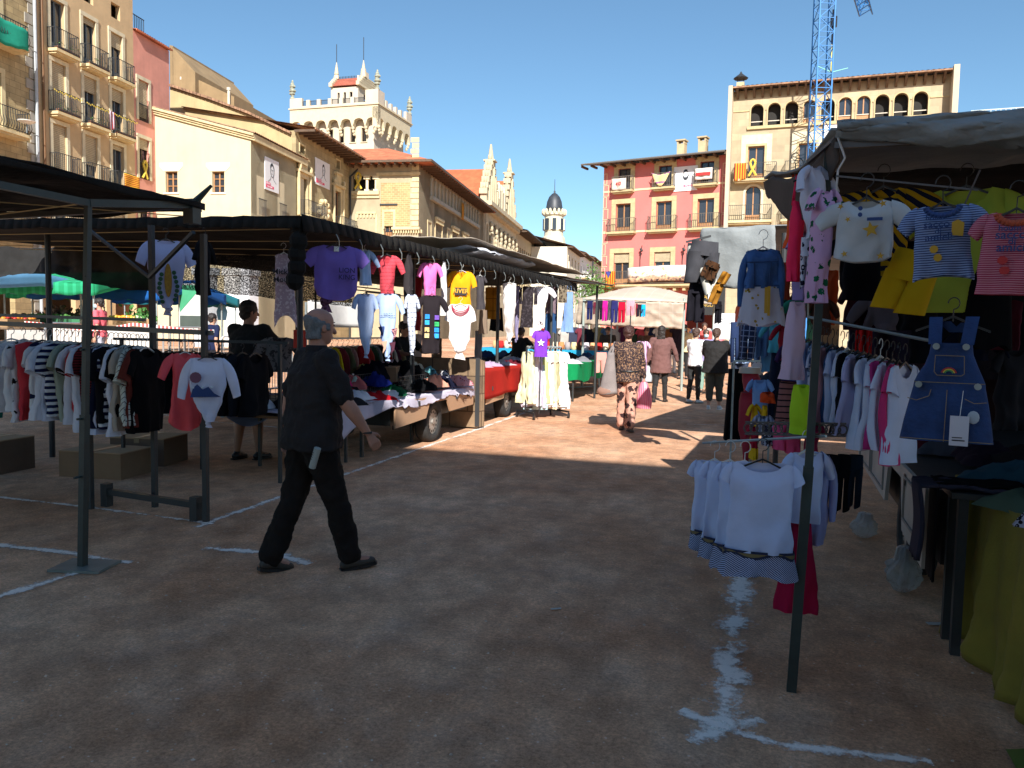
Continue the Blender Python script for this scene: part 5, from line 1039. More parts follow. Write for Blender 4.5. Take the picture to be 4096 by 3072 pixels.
t = hz_('hanging_tee', 'large lilac tee with dark lettering and a knotted corner hung at the canopy front', 600, 880, 135, 500, cloth('7f68bd'), x=-4.18, bw=1.0, sl=.17, drop=42, neck=.28, nd=.16, sd=2, fold=.018, prof=[(0, 1), (.3, 1), (.8, 1), (1, .85)], hem=.05)
W, H_ = GT['last'][1:3]; text('LION\nKING', .068, mat('letter_violet', (.03, .02, .09), bump=0), t, (W*.5, -.085, -H_*.52)); MB().box(-.025, .025, -.0, .01, -.06, -.01).build('label_tag', wht, t)
m = MB(); knot(m, -H_*1.02, .06, 3); kn = m.build('knot', cloth('6d4a68', 'marble', '33252f', .02), t, True); kn.location.x = -W*.45
hz_('hanging_cardigan', 'light blue cardigan behind the lilac tee', 880, 975, 165, 400, cloth('a9c4e8'), x=-4.3, bw=.8, yaw=35, vneck=True, nd=.35, sl=.2, sd=4, hg=hwht)
hz_('wrap_tee', 'coral red wrap tee with dashed texture on the upper row', 1000, 1150, 200, 480, cloth('d8505c', 'dash', '8c2733', .04), bw=.85, vneck=True, nd=.55, sl=.2, drop=60, sd=6, prof=[(0, 1), (.5, .8), (1, .7)], yaw=8)
hz_('hanging_dress', 'dark grey dress hanging edge-on in the upper row', 1185, 1255, 190, 650, cloth('3b3638'), bw=.8, sl=0, yaw=62, sd=7)
hz_('wrap_tee', 'bright pink wrap tee on the upper row', 1300, 1420, 250, 480, cloth('ee7cc0'), bw=.85, vneck=True, nd=.5, sl=.17, drop=60, sd=8, prof=[(0, 1), (.5, .8), (1, .75)], yaw=8)
hz_('hanging_dress', 'white dress hanging edge-on between the pink and yellow tees', 1432, 1476, 240, 600, cloth('e6e4e2'), bw=.9, sl=0, yaw=70, sd=9)
t = hz_('wrap_tee', 'mustard yellow tee with a dark printed block on the upper row', 1490, 1650, 305, 530, cloth('f2a81c'), bw=.85, vneck=True, nd=.35, sl=.2, drop=62, sd=10, hg=hwht)
W, H_ = GT['last'][1:3]; on(t, 'print', ltr, [(-W*.6, -H_*.72), (W*.6, -H_*.72), (W*.6, -H_*.5), (-W*.6, -H_*.5)], -.075); text('RIVER', .085, mat('letter_yellow', (.75, .38, .03), bump=0), t, (0, -.08, -H_*.6))
hz_('hanging_tee', 'dark grey tee edge-on beside the yellow tee', 1660, 1725, 335, 560, cloth('4c484c'), bw=.85, sl=.1, yaw=40, sd=11, hg=hwht)
hz_('hanging_shorts', 'taupe shorts under the dark grey tee', 1675, 1755, 565, 720, cloth('8a7868'), kind='skirt', x=-4.35, yaw=20, hg=None)
hz_('knotted_tee', 'pale blue knotted tee with lace shoulders on the lower row', 865, 1000, 455, 885, cloth('b9cdf0'), kind='knot', x=-4.1, sl=.15, sd=12, drop=64, kt=.2, nd=.22)
t = hz_('knotted_tee', 'pale blue knotted tee with four dark feather prints on the lower row', 1010, 1150, 455, 905, cloth('b2c8ee'), kind='knot', x=-4.1, sl=.22, sd=13, drop=62, kt=.2, nd=.14)
W, H_ = GT['last'][1:3]; m = MB(); [m.bar((-.085+.014*k, -.068, -H_*.3-.022*r), (-.077+.014*k, -.068, -H_*.3-.022*r+.008*(k % 2)), .004) for r in (0, 1) for k in range(3*(1-r), 12-2*(1-r))]; m.build('print', ltr, t)
for dx, dz, mt in ((-.07, -.43, mat('print_navy', 1)), (.07, -.45, cloth('b98a8f', 'spots', '5a2430', .02)), (-.04, -.59, mat('print_peach', (.6, .35, .25))), (.05, -.6, mat('print_wine', (.07, .01, .03)))): on(t, 'print', mt, [(dx-.035, dz*H_/.75+.06), (dx+.035, dz*H_/.75+.07), (dx+.02, dz*H_/.75-.02), (dx-.015, dz*H_/.75-.07), (dx-.005, dz*H_/.75)], -.065)
hz_('knotted_tee', 'white and navy dashed stripe tee knotted on the lower row', 1200, 1275, 460, 870, cloth('dde4f6', 'dash', '1c2340', .055), kind='knot', x=-4.1, sl=.16, yaw=25, sd=14, drop=70, kt=.3)
t = hz_('hanging_tee', 'charcoal tee with blue and gold sequin blocks on the lower row', 1300, 1445, 465, 850, cloth('2a2428'), x=-4.1, sl=.2, sd=15, drop=58, nd=.12)
W, H_ = GT['last'][1:3]
for i, (dx, dz, c) in enumerate(((-.05, -.3, '1f86d8'), (-.05, -.38, '2aa0e0'), (-.05, -.48, 'd7b878'), (-.05, -.56, 'e0c890'), (.07, -.31, '6a48a8'), (.07, -.4, '2ba05a'), (.07, -.48, '1f8be0'), (.07, -.56, '2f9af0'))): on(t, 'sequin_print', mat('sequin_'+c, c, .35, .4, 60), [(dx-.028, dz*H_/.8-.026), (dx+.028, dz*H_/.8-.026), (dx+.028, dz*H_/.8+.03), (dx-.028, dz*H_/.8+.03)], -.068)
t = hz_('embroidered_blouse', 'white blouse with red embroidered neckline on the lower row', 1475, 1650, 525, 850, cloth('f1e9e6'), kind='knot', x=-4.1, sl=.22, sd=16, drop=68, ah=.42, prof=[(0, 1), (.3, 1.05), (.75, 1.0), (.95, .6), (1, .4)], neck=.36, nd=.22, kt=.35, hg=hwht)
W, H_ = GT['last'][1:3]; m = MB()
for rr in (.0, .028, .056):
    for k in range(25): a = rad(180+180*k/24); m.ball((W*.78*math.cos(a)*(1+rr), -.052, -.02+(W*.55+rr)*math.sin(a)), (.009, .004, .009), 5, 4)
m.build('embroidery', mat('embroidery_red', (.30, .03, .06), bump=0), t)
q7 = lambda X, Y: (475+.113*X, 262.5+.113*Y)
def h7(name, label, X0, X1, Y0, Y1, mt, kind='tee', x=-4.2, bw=.85, group=HL, **k):
    return garment(name, label, 'garment', 475+.113*(X0+X1)/2, 262.5+.113*Y0, 262.5+.113*Y1, .113*(X1-X0)*bw, mt, x=x, kind=kind, group=group, **k)
h7('draped_dress', 'long white draped dress knotted at its hem', 235, 375, 180, 740, cloth('d9d4d2'), kind='knot', sl=0, sd=20, nd=.4, kt=.25, fold=.04, prof=[(0, 1), (.3, .95), (.7, .7), (.95, .35), (1, .2)], hg=hwht)
h7('draped_dress', 'lavender knotted dress behind the long white one', 350, 400, 205, 720, cloth('8d86a8'), kind='knot', x=-4.5, sl=.1, yaw=40, sd=21, kt=.4)
h7('lace_dress', 'black lace dress beside the white knotted tee', 400, 545, 210, 575, cloth('2c272b', 'marble', '453f44', .04), sl=.3, drop=80, sd=22, prof=[(0, .8), (.5, .8), (1, .95)])
h7('knotted_tee', 'bright white tee gathered and tied at the waist beside the black lace dress', 525, 665, 210, 545, cloth('f4f2f6'), kind='knot', sl=.22, drop=40, sd=23, fold=.03, prof=[(0, 1), (.35, .85), (.6, .55), (.85, .25), (1, .15)], kt=.35, hg=hwht)
t = h7('long_dress', 'mauve dress with a blue lower half', 620, 738, 205, 450, cloth('7d6b74'), sl=0, sd=24, prof=[(0, .8), (1, 1)], x=-4.35); W, H_ = GT['last'][1:3]
m = MB(); skirt(m, W*1.0, W*1.05, -H_*.97, -H_*1.7, sd=3); m.build('lower_half', cloth('2c4d77'), t, True)
h7('leopard_tank', 'leopard print tank top at the end of the canopy edge', 735, 825, 200, 355, cloth('7d715f', 'spots', '2d2521', .05), sl=0, sd=25, x=-4.0)
h7('slip_dress', 'light blue slip dress, the last one on the canopy edge', 775, 890, 260, 615, cloth('7f9fd0'), kind='cami', sd=26, x=-4.0, yaw=-10)
h7('mustard_dress', 'mustard dress hanging deeper in the stall behind the white draped dress', 80, 235, 215, 500, cloth('b07f28', 'grid', '7d5718', .28, .06), sl=0, sd=27, x=-6.2, kind='tee', hg=None)
h7('dark_trousers', 'black trousers below the mustard dress', 120, 270, 400, 605, cloth('15151c'), sd=28, x=-6.5, kind='skirt', hg=None)
# ---- clothes deeper in the black canopy stall
t = thing('inner_rail', 'rail of colourful blouses behind the man in the black canopy stall', 'rack', (-6.6, 9.0, 0)); o = t.location
p0, p1 = PX(322, 338, -5.9), PX(366, 333, -5.9); dz = (1.42, 1.42); MB(o).bar((-5.9, p0.y-.4, 1.42), (-5.9, p1.y+1.6, 1.42), .018).bar((-5.9, p0.y-.3, 0), (-5.9, p0.y-.3, 1.42), .02).bar((-5.9, p1.y+1.6, 0), (-5.9, p1.y+1.6, 1.42), .02).build('rail', steel, t)
cl = [('sage', '8a9a78'), ('beige', 'c9ae8c'), ('acid yellow', 'e3cb25'), ('maroon', '7b2e3a'), ('olive', '6b6a4a'), ('rose beige', 'c28f86'), ('tan', 'a5805f'), ('dusty pink', 'c0868c'), ('brick red', 'c24338'), ('dark green', '3f5a43'), ('grey', '8c8a8c'), ('black', '1b1a1d'), ('scarlet', 'b92a2e'), ('ivory', 'd8d0c0'), ('plum', '5b2740'), ('khaki', '8f8460'), ('sand', 'bfa88a'), ('denim blue', '33506f')]
for i, (d_, c) in enumerate(cl):
    yy = p0.y-.2+(p1.y+1.3-p0.y)*i/(len(cl)-1); t = thing('hanging_blouse', '%s blouse on the inner rail of the black canopy stall' % d_, 'garment', (-5.9, yy, 1.3), rad(-4+(i*31 % 14)), 'blouses on the inner rail'); m = MB(); tee(m, .21, .6+.05*(i % 3), sd=i, fold=.03, sl=.35, drop=76, nd=.3); m.build('cloth', cloth(c), t, True); hanger(t, .21, hwht if i % 3 else hblk)
for (X0, X1, Y0, Y1, c, lab, xx) in ((880, 960, 800, 1010, 'a3242a', 'dark red long dress hanging inside the stall beside the box', -5.6), (960, 1040, 790, 1000, '98202b', 'second dark red dress hanging inside the stall', -6.0), (1190, 1310, 720, 920, 'c9b2a4', 'beige embroidered dress deep inside the stall', -6.2), (1250, 1310, 350, 700, 'a3313c', 'red patterned dress hanging high inside the stall', -6.4), (1660, 1710, 700, 920, '8f8e92', 'grey shiny dress by the wooden board', -6), (1380, 1440, 750, 900, '6a5648', 'brown coat deep inside the stall', -6.6)):
    garment('inner_dress', lab, 'garment', 225+.1507*(X0+X1)/2, 225+.1507*Y0, 225+.1507*Y1, .1507*(X1-X0), cloth(c), x=xx, sl=0, sd=X0, hg=None, group='dresses inside the black canopy stall')
for yy, xx in ((9.6, -5.6), (10.8, -6.1), (12.6, -6.3)):
    t = thing('garment_rail', 'thin black rail %s inside the black canopy stall' % ('nearest', 'in the middle', 'furthest')[(9.6, 10.8, 12.6).index(yy)], 'rack', (xx, yy, 0)); MB((xx, yy, 0)).bar((xx, yy-1.2, 2.15), (xx, yy+1.4, 2.15), .012).bar((xx, yy-1.2, 0), (xx, yy-1.2, 2.15), .014).bar((xx, yy+1.4, 0), (xx, yy+1.4, 2.15), .014).build('rail', fk, t)
t = thing('price_sign', 'red price card with a black number one standing behind the man', 'sign', PX(300, 339, -5.0), facing((-5, 7, 0))); MB().box(-.07, .07, -.01, .01, -.1, .1).build('card', mat('sign_red', (.55, .04, .02), .8, bump=0), t); text('1', .15, ltr, t, (0, -.014, -.02))
# camouflage garment the vendor handles
t = garment('camouflage_shirt', 'grey camouflage print shirt held up by the vendor in black', 'garment', 279, 337, 372, 26, cloth('6f6b6a', 'marble', '3c393b', .05), x=-5.3, yaw=10, sl=.25, sd=31, hg=None)
t = thing('white_backdrop', 'bright white sheet hung in the sun behind the black canopy stall', 'backdrop', (-9, 15, 0)); pa, pb = PX(308, 302, -10.2), PX(372, 326, -10.2); m = MB(t.location); m.grid(lambda i, j: (-10.2+.05*math.sin(9*i), pa.y+(pb.y-pa.y)*i, pa.z+.05+(pb.z-pa.z-.1)*j), 16, 6); m.build('sheet', mat('white_sheet', (.75, .74, .72)), t, True, .02)
MB(t.location).bar((-10.25, pa.y, 0), (-10.25, pa.y, pa.z), .03).bar((-10.25, pb.y, 0), (-10.25, pb.y, pa.z), .03).build('poles', steel, t)
# ---- trailer with the heaped clothes
tpa = mat('trailer_plywood', 'b48f70', .7, .1, 2, .1, 20); tyr = mat('tyre_rubber', (.02, .02, .02), .85, .2, 10, .5, 40); rim = mat('wheel_rim', (.35, .33, .30), .5, .2, 8, metal=.5)
def wheel(parent, c, r=.285, w=.09, off=(0, 0, 0), side=1):
    c = Vector(c)-Vector(off); m = MB(); prof = [(r*.62, -w), (r*.95, -w), (r, -w*.6), (r, w*.6), (r*.95, w), (r*.62, w)]
    n = 28; vs = [c+Vector((z, p*math.cos(2*math.pi*i/n), p*math.sin(2*math.pi*i/n))) for p, z in prof for i in range(n)]; k = len(prof)
    m.add(vs, [(j*n+i, j*n+(i+1) % n, ((j+1) % k)*n+(i+1) % n, ((j+1) % k)*n+i) for j in range(k) for i in range(n)]); o_ = m.build('wheel', tyr, parent, True)
    m = MB()
    for rr, z in ((r*.62, .6), (r*.2, .45)): m.bar(c+Vector((side*w*z-.01, 0, 0)), c+Vector((side*w*z+.01, 0, 0)), rr, 24)
    m.bar(c+Vector((side*w*.4, 0, 0)), c+Vector((side*w*.95, 0, 0)), r*.13, 12); m.build('rim', rim, o_)
    m = MB(); [m.bar(c+Vector((side*w*.6+side*.011, r*.47*math.cos(a), r*.47*math.sin(a))), c+Vector((side*w*.6+side*.014, r*.47*math.cos(a), r*.47*math.sin(a))), r*.06, 8) for a in [2*math.pi*i/14 for i in range(14)]]; m.build('rim_holes', blk, o_)
def trailer(label, x0, x1, y0, y1, yw, zb_, zt_, face=1, mt=tpa):
    "face=+1: its visible side is x1, -1: x0"
    t = thing('market_trailer', label, 'trailer', ((x0+x1)/2, (y0+y1)/2, 0)); o = t.location; m = MB(o); xs = x1 if face > 0 else x0
    m.box(x0+.03, x1-.03, y0, y1, zt_-.04, zt_); m.box(x0+.1, x1-.1, y0+.05, y1-.05, zb_, zt_-.041); m.build('bed', fk, t)
    prof = [(y0, zt_-.002), (y0, zb_-.02), (yw-.42, zb_+.02), (yw-.30, zt_-.08), (yw+.30, zt_-.08), (yw+.42, zb_+.04), (y1, zb_+.06), (y1, zt_-.002)]
    a, b_ = (xs-.025, xs) if face > 0 else (xs, xs+.025); MB(o).prismx(prof[:5], a, b_).build('side_panel', mt, t) if False else None
    m = MB(o); m.prismx([(y0, zt_-.001), (y0, zb_-.02), (yw-.42, zb_+.02), (yw-.30, zt_-.085), (yw-.30, zt_-.001)], a, b_); m.prismx([(yw+.30, zt_-.001), (yw+.30, zt_-.085), (yw+.42, zb_+.04), (y1, zb_+.06), (y1, zt_-.001)], a, b_); m.box(a, b_, yw-.299, yw+.299, zt_-.085, zt_-.001); m.build('side_panel', mt, t)
    m = MB(o)
    for yy in (y0+.25, y0+.65, y0+1.1, y1-.25, y1-.7):
        if abs(yy-yw) > .45: m.box(xs+face*.002-.008, xs+face*.002+.012*face+.008, yy-.02, yy+.02, zt_-.1, zt_-.03)
    m.build('latches', iron, t)
    wheel(t, (xs-face*.16, yw, .285), off=o, side=face); wheel(t, ((x0 if face > 0 else x1)+face*.16, yw, .285), off=o, side=-face)
    MB(o).bar((x0+.3, yw, .285), (x1-.3, yw, .285), .03, 8).bar(((x0+x1)/2, y0-1.0, .4), ((x0+x1)/2, y0+.2, .4), .04).bar(((x0+x1)/2+.2, y0-.3, 0), ((x0+x1)/2+.2, y0-.3, .5), .02).build('chassis', fk, t); return t
t = trailer('plywood sided market trailer with a road wheel, loaded with clothes', -6.1, -4.42, 8.75, 11.4, 10.07, .36, .66)
text('EAE I', .07, mat('faint_print', (.25, .15, .1)), t, (-4.417-t.location.x, 11.05-t.location.y, .52), (rad(90), 0, rad(90)), ext=.001)
t = thing('plank_tailboard', 'stack of weathered plank boards standing upright behind the trailer', 'boards', (-5.4, 11.8, 0)); o = t.location
for k in range(4): MB(o).box(-6.4+.02*k, -4.43+.012*k, 11.62+.055*k, 11.66+.055*k, .03, 1.12-.012*k).build('board', plank, t)
MB(o).box(-4.47, -4.40, 11.6, 11.615, .05, 1.13).build('iron_edge', iron, t)
MB(o).box(-6.9, -6.2, 11.2, 11.25, .7, 1.2).build('board', plank, t)
# counter in front of the trailer
t = thing('trestle_table', 'long trestle counter joining the trailer on the near side', 'table', (-5.2, 7.9, 0)); o = t.location; MB(o).box(-6.0, -4.62, 6.95, 8.7, .62, .65).build('table_top', plank, t)
for x, y in ((-4.75, 7.05), (-5.9, 7.05), (-4.75, 8.5), (-5.9, 8.5)): MB(o).box(x-.02, x+.02, y-.02, y+.02, 0, .62).build('leg', fk, t)
t = thing('counter_cloth', 'long white cloth spread over the trailer counter with a pointed drooping corner', 'tablecloth', (-5.2, 9, 0)); o = t.location; m = MB(o)
def cc(i, j):
    y = 6.9+4.55*i; z = .69+.015*wr(i*5, j*3, 2)
    if j < .6: return (-6.05+1.62*j/.6, y, z)
    s_ = (j-.6)/.4; dr = (.10+.035*math.sin(14*i)+.04*wr(y, 0, 3)) if i > .36 else .17+.28*math.exp(-((i-.14)/.09)**2)
    x = -4.43 if i > .36 else -4.6; return (x+.035*s_+.02*math.sin(30*i)*s_, y, z-dr*s_)
m.grid(cc, 90, 20); m.build('cloth', cloth('cfc8d8'), t, True, .006)
def heap(name, label, c, r, col, group, sd=0, h=.09, off=(0, 0, 0), pat=None, drape=None):
    "crumpled garment lying on something"
    rnd = random.Random(sd); ang = rnd.uniform(0, 3.1); rx, ry = (r if hasattr(r, '__len__') else (r, r*.6)); t = thing(name, label, 'folded garment', c, ang, group); m = MB()
    def fn(i, j):
        x, y = (i-.5)*2*rx, (j-.5)*2*ry; e = min(1, 2.6*min(i, 1-i, j, 1-j)); w = wr(x*1.1/r if not hasattr(r, '__len__') else x*1.1/rx, y/ry*.5, sd)
        return (x*(1+.18*wr(j*.6, 1, sd+2)), y*(1+.22*wr(i*.6, 2, sd+4)), h*(e**.6)*(.75+.35*w)+.02*math.sin(x*50+y*20+sd)*e-.02*(1-e))
    m.grid(fn, 16, 12); m.build('cloth', col, t, True); return t
HG = 'crumpled clothes heaped on the trailer counter'
hl = [('black', '17161a', -5.0, 7.35, .24), ('white', 'd8d6da', -5.3, 7.15, .2), ('red', 'b4232c', -4.82, 7.5, .3), ('lavender', 'b9b2d6', -4.85, 7.7, .32), ('dark grey', '2a272b', -4.65, 7.9, .26), ('white and blue printed', 'd4dae6', -4.75, 8.35, .26), ('scarlet', 'c01c27', -4.7, 8.75, .26), ('pale green', '9dbb7e', -5.0, 8.3, .16), ('charcoal', '1d1b1e', -5.1, 8.6, .26), ('black and white', '3a393e', -4.95, 8.05, .2), ('salmon', 'c46a6a', -5.15, 9.0, .28), ('bottle green', '0e5a38', -4.75, 9.3, .32), ('white lettered', 'dcdde4', -4.66, 9.0, .27), ('royal blue', '202e86', -5.1, 9.5, .22), ('midnight', '10101c', -5.3, 9.9, .36), ('black', '0f0f12', -4.75, 10.0, .3), ('peach', 'e0a088', -4.62, 10.35, .2), ('deep black', '0c0c0f', -5.2, 10.4, .42), ('navy', '14172c', -4.7, 10.7, .24), ('turquoise', '6fb6bd', -5.0, 11.0, .3), ('striped navy', 'd8d8dd', -4.72, 10.95, .2), ('flowered', 'd8a0a6', -4.6, 11.15, .24), ('cream', 'd8d0b8', -5.3, 11.05, .25), ('pale pink', 'e3bcc4', -5.4, 10.6, .3), ('mint', 'b4cfc0', -5.1, 8.9, .14), ('rose', 'a84e64', -5.6, 8.4, .2), ('crimson', '8e1822', -4.9, 8.5, .2), ('inky', '131319', -5.5, 9.3, .35), ('lemon', 'd6cf74', -5.5, 9.9, .2), ('powder blue', 'a6bfe0', -5.1, 7.9, .2)]
used = {}
for i, (d_, c, x, y, r) in enumerate(hl):
    used[d_] = used.get(d_, 0)+1; mt = cloth(c) if 'striped' not in d_ and d_ != 'flowered' else cloth(c, 'x' if 'str' in d_ else 'flowers', '1a2040' if 'str' in d_ else 'c02a40', .05)
    nr = hl[i-1][0] if i else 'lavender'; heap('crumpled_garment', '%s crumpled garment on the trailer counter%s' % (d_, '' if used[d_] == 1 else ', by the '+nr+' one'), (x, y, .70+.02*(i % 3)+(.1 if x < -5.05 and y > 8.8 else 0)+.05*(y > 9.6)), r, mt, HG, i*1.9, h=.1+.08*(x < -4.9)+.08*(y > 9.8))
def cage(label, x0, x1, y, z0, z1, along='x', yy=None):
    t = thing('wire_divider', label, 'wire rack', (x0, y, z0), 0, 'wire dividers on the counter'); m = MB(); L_ = (yy-y) if along == 'y' else x1-x0; n = int(L_/.06); P = (lambda s_, z: (0, s_, z)) if along == 'y' else (lambda s_, z: (s_, 0, z))
    for k in range(n+1): m.bar(P(L_*k/n, 0), P(L_*k/n, z1-z0), .003)
    for k in range(5): m.bar(P(0, (z1-z0)*k/4), P(L_, (z1-z0)*k/4), .003 if k < 4 else .005)
    m.build('grid', iron, t)
cage('black wire divider along the middle of the heaped clothes', -5.2, 0, 8.9, .72, .96, 'y', 10.6); cage('black wire divider nearest the aisle on the counter', -4.68, 0, 9.35, .72, .94, 'y', 10.2); cage('short black wire divider at the near end of the counter', -5.3, -4.68, 7.35, .68, .9); cage('wire divider crossing the far end of the counter', -5.4, -4.6, 10.8, .74, .96)
def carton(label, c, h, rz=0, mt=card, mark=None, group=None):
    t = thing('cardboard_box', label, 'box', c, rz, group); MB().box(-h[0], h[0], -h[1], h[1], 0, h[2]*2).build('body', mt, t)
    MB().box(-h[0]-.003, h[0]+.003, -h[1]-.003, h[1]+.003, h[2]*2+.002, h[2]*2+.012).build('lid', mat('cardboard_lid', (.36, .23, .13), .9, .1), t); MB().box(-.03, .03, -h[1]-.006, h[1]+.006, h[2]*1.7, h[2]*2+.015).build('tape', mat('brown_tape', (.25, .16, .08), .4), t); return t
carton('flat brown cardboard box on the trailer next to the wire dividers', PX(379, 374.5, -5.35)-Vector((0, 0, .09)), (.28, .2, .1), .3); carton('long brown cardboard box on top of the plank boards', PX(452, 363.5, -5.3)-Vector((0, 0, .02)), (.24, .14, .035), .05)
t = thing('rolled_fabric', 'salmon pink fabric roll poking up from the heap', 'fabric roll', PX(394, 369, -5.3)); MB().bar((-.15, -.1, -.06), (.18, .05, .06), .05, 10).build('roll', cloth('b06a5e'), t, True)
t = thing('water_bottle', 'clear bottle standing on the counter behind the man', 'bottle', PX(353, 384, -5.2)); MB().lathe([(.032, 0), (.034, .1), (.03, .14), (.012, .17), (.012, .2)], (0, 0, -.08), 12).build('bottle', mat('clear_bottle', (.4, .5, .55), .1, 0, bump=0, alpha=.5), t, True); MB().bar((0, 0, .12), (0, 0, .135), .014, 8).build('cap', wht, t)
heap('crumpled_garment', 'hot pink crumpled garment at the near end beside the bottle', PX(341, 380, -5.2)-Vector((0, 0, .06)), .17, cloth('e22878'), HG, 77, .12)
# ---- second trailer with the red cloth
t = trailer('second market trailer further back under a red cloth', -6.1, -4.5, 12.2, 14.3, 13.5, .36, .66)
t = thing('counter_cloth', 'red cloth hanging over the second trailer', 'tablecloth', (-5.2, 13.5, 0)); o = t.location; m = MB(o)
m.grid(lambda i, j: (-6.1+1.62*min(1, j/.5)+.03*math.sin(20*i)*max(0, j-.5), 11.95+2.4*i, .93 if j < .5 else .93-.48*(j-.5)*2-.04*math.sin(9*i)*(j-.5)), 40, 16); m.build('cloth', cloth('b32a22'), t, True, .006)
for i, (d_, c, y) in enumerate((('magenta', 'c2266f', 12.1), ('pink flowered', 'd0a0b0', 12.6), ('lilac', 'b7a0c0', 13.2), ('white', 'd8d4dc', 13.8), ('wine', '6a1f2c', 14.4))): heap('crumpled_garment', '%s garment on the red cloth of the second trailer' % d_, (-4.8, y, .94), .26, cloth(c), 'clothes on the red cloth', i*3.3, .08)
carton('open cardboard box on the ground beside the second trailer', G(505, 395)+Vector((-.25, .5, 0)), (.24, .2, .2), .6)
# ---- rolling rack in the aisle with the purple star tee
ra, rb = Vector((-4.2, 13.42, 0)), Vector((-3.72, 14.0, 0)); dv = (rb-ra).normalized(); pv = Vector((-dv.y, dv.x, 0)); c0 = (ra+rb)/2
t = thing('rolling_rack', 'black rolling clothes rack on castors standing in the aisle', 'rack', c0); o = t.location; m = MB(o)
for e in (ra, rb):
    m.bar(e+pv*.28+Vector((0, 0, .12)), e-pv*.28+Vector((0, 0, .12)), .022); m.bar(e+Vector((0, 0, .12)), e+Vector((0, 0, 1.28)), .018, 8)
m.bar(ra+Vector((0, 0, .2)), rb+Vector((0, 0, .2)), .018).bar(ra+Vector((0, 0, .3))+pv*.1, rb+Vector((0, 0, .3))+pv*.1, .015); m.build('frame', blk, t); MB(o).bar(ra+Vector((0, 0, 1.28)), rb+Vector((0, 0, 1.28)), .016, 8).build('rail', steel, t)
for e in (ra, rb):
    for k in (-1, 1): MB(o).bar(e+pv*.28*k+Vector((-.015, 0, .05)), e+pv*.28*k+Vector((.015, 0, .05)), .05, 12).bar(e+pv*.28*k+Vector((0, 0, .05)), e+pv*.28*k+Vector((0, 0, .12)), .012).build('castor', blk, t)
rr = [('pale yellow', 'e2e3bc'), ('bright white', 'f4f2f6'), ('lilac grey', 'cfc4d8'), ('pale aqua', 'bcd8df'), ('chartreuse', 'd0d890'), ('white crochet', 'eee8e4'), ('white spotted', 'e6dedc'), ('soft beige', 'd9c3a6'), ('olive trimmed', 'b0aa84'), ('snow white', 'fafafa'), ('ivory', 'efe8dc'), ('white linen', 'f2f0f2')]
for i, (d_, c) in enumerate(rr):
    p = ra+(rb-ra)*(.05+.9*i/(len(rr)-1)); t = thing('rack_dress', '%s long dress on the rolling rack' % d_, 'garment', p+Vector((0, 0, 1.2)), math.atan2(dv.y, dv.x)+rad((-78 if i < 2 else -60)+(i*29 % 22)), 'dresses on the rolling rack'); m = MB(); tee(m, .17, .92+.04*(i % 4), sd=i*1.3, fold=.045, sl=.16 if i % 2 else 0, drop=70, dp=.06, prof=[(0, .9), (.3, .95), (1, 1.35)]); m.build('cloth', cloth(c), t, True); hanger(t, .16, hwht)
t = h7('star_tee', 'purple tee with a white star hung in front of the rolling rack', 520, 655, 600, 835, cloth('7e3fc0'), x=None, y=13.2, sl=.12, drop=60, sd=33, group=None, nd=.14, fold=.012); W, H_ = GT['last'][1:3]; on(t, 'star_print', mat('print_white', (.7, .7, .74), .8, bump=0), starpts(0, -H_*.47, W*.62), -.066)
MB().bar((0, 0, .09), (.02, .25, .11), .008).bar((0, .02, -H_*.9), (0, .02, -1.45), .012).build('stand', blk, t)
# ---------------------------------------------------------------- right-hand stalls
t = thing('childrens_clothes_stall', 'near right stall: grey canvas canopy on a slanting green pole', 'stall', (.13, 3.67, 0)); o = t.location
ptop = dep(829, 142, depth_of((.13, 3.67, 1.6))+.0)
MB(o).bar((.13, 3.67, 0), (.16, 3.67, 1.02), .030).bar((.16, 3.67, 1.0), ptop, .024).build('pole', dsteel, t)
cA, cB = PY(836, 131, 3.62), PY(1040, 137, 3.1); cC = PY(764, 178, 4.7); rr_ = PY(1100, 200, 6.0)
e_ = lambda i, j: Vector((0, 0, 0))
cD = Vector((2.6, 4.9, 2.55)); cB2 = Vector((2.4, 2.9, cB.z+.02))
sheet('canopy', greyc, t, [cA+Vector((-.02, 0, .01)), cB2, cD, cC], 40, 26, .04, .02, o, sd=3, ed=lambda i, j: Vector((0, 0, -.075*math.sin(math.pi*min(1, j*1.15+.02))*(1-i)**6)))
m = MB(o)      # bunched valance along the front edge, drooping
def bv(i, j):
    p = cA.lerp(cB2, i); dr = .05+.09*math.sin(math.pi*min(1, i*1.2))**.8; a = j*1.1
    return (p.x, p.y-.05*math.sin(math.pi*j)-.03-.03*wr(i*2.2+j*.6, j*.6, 5), p.z+.03-dr*j+.016*wr(i*1.8+.7*j, j*.6, 8)*(.3+j))
m.grid(bv, 90, 14); m.build('valance', greyc, t, True, .012)
m = MB(o)
eds = lambda i: -.075*math.sin(math.pi*min(1, i*1.15+.02))
def lf(i, j): p = cA.lerp(cC, i); return (p.x+.02*j, p.y, p.z+eds(i)-.02-(.05+.17*(math.sin(math.pi*(i*.8+.12)))**1.2)*j+.01*wr(i*3, j, 2))
m.grid(lf, 24, 8); m.build('side_flap', mat('brown_lined_canvas', (.075, .055, .045), .9, .2, 3, trans=.15), t, True, .008)
m = MB(o); m.bar(cA+Vector((0, 0, -.06)), cB2+Vector((0, 0, -.06)), .018).bar(PY(808, 162, 3.8), PY(845, 130, 3.6), .011); m.obox(PY(860, 133, 3.6), (.035, .02, .02)); m.bar(PY(836, 176, 3.55), PY(978, 190, 3.4), .005).bar(PY(980, 170, 3.4), PY(960, 215, 3.4), .004).bar((2.4, 3.2, 0), (2.4, 3.0, 2.3), .03); m.build('frame', mat('dull_steel', (.10, .09, .09), .5, metal=.5), t)
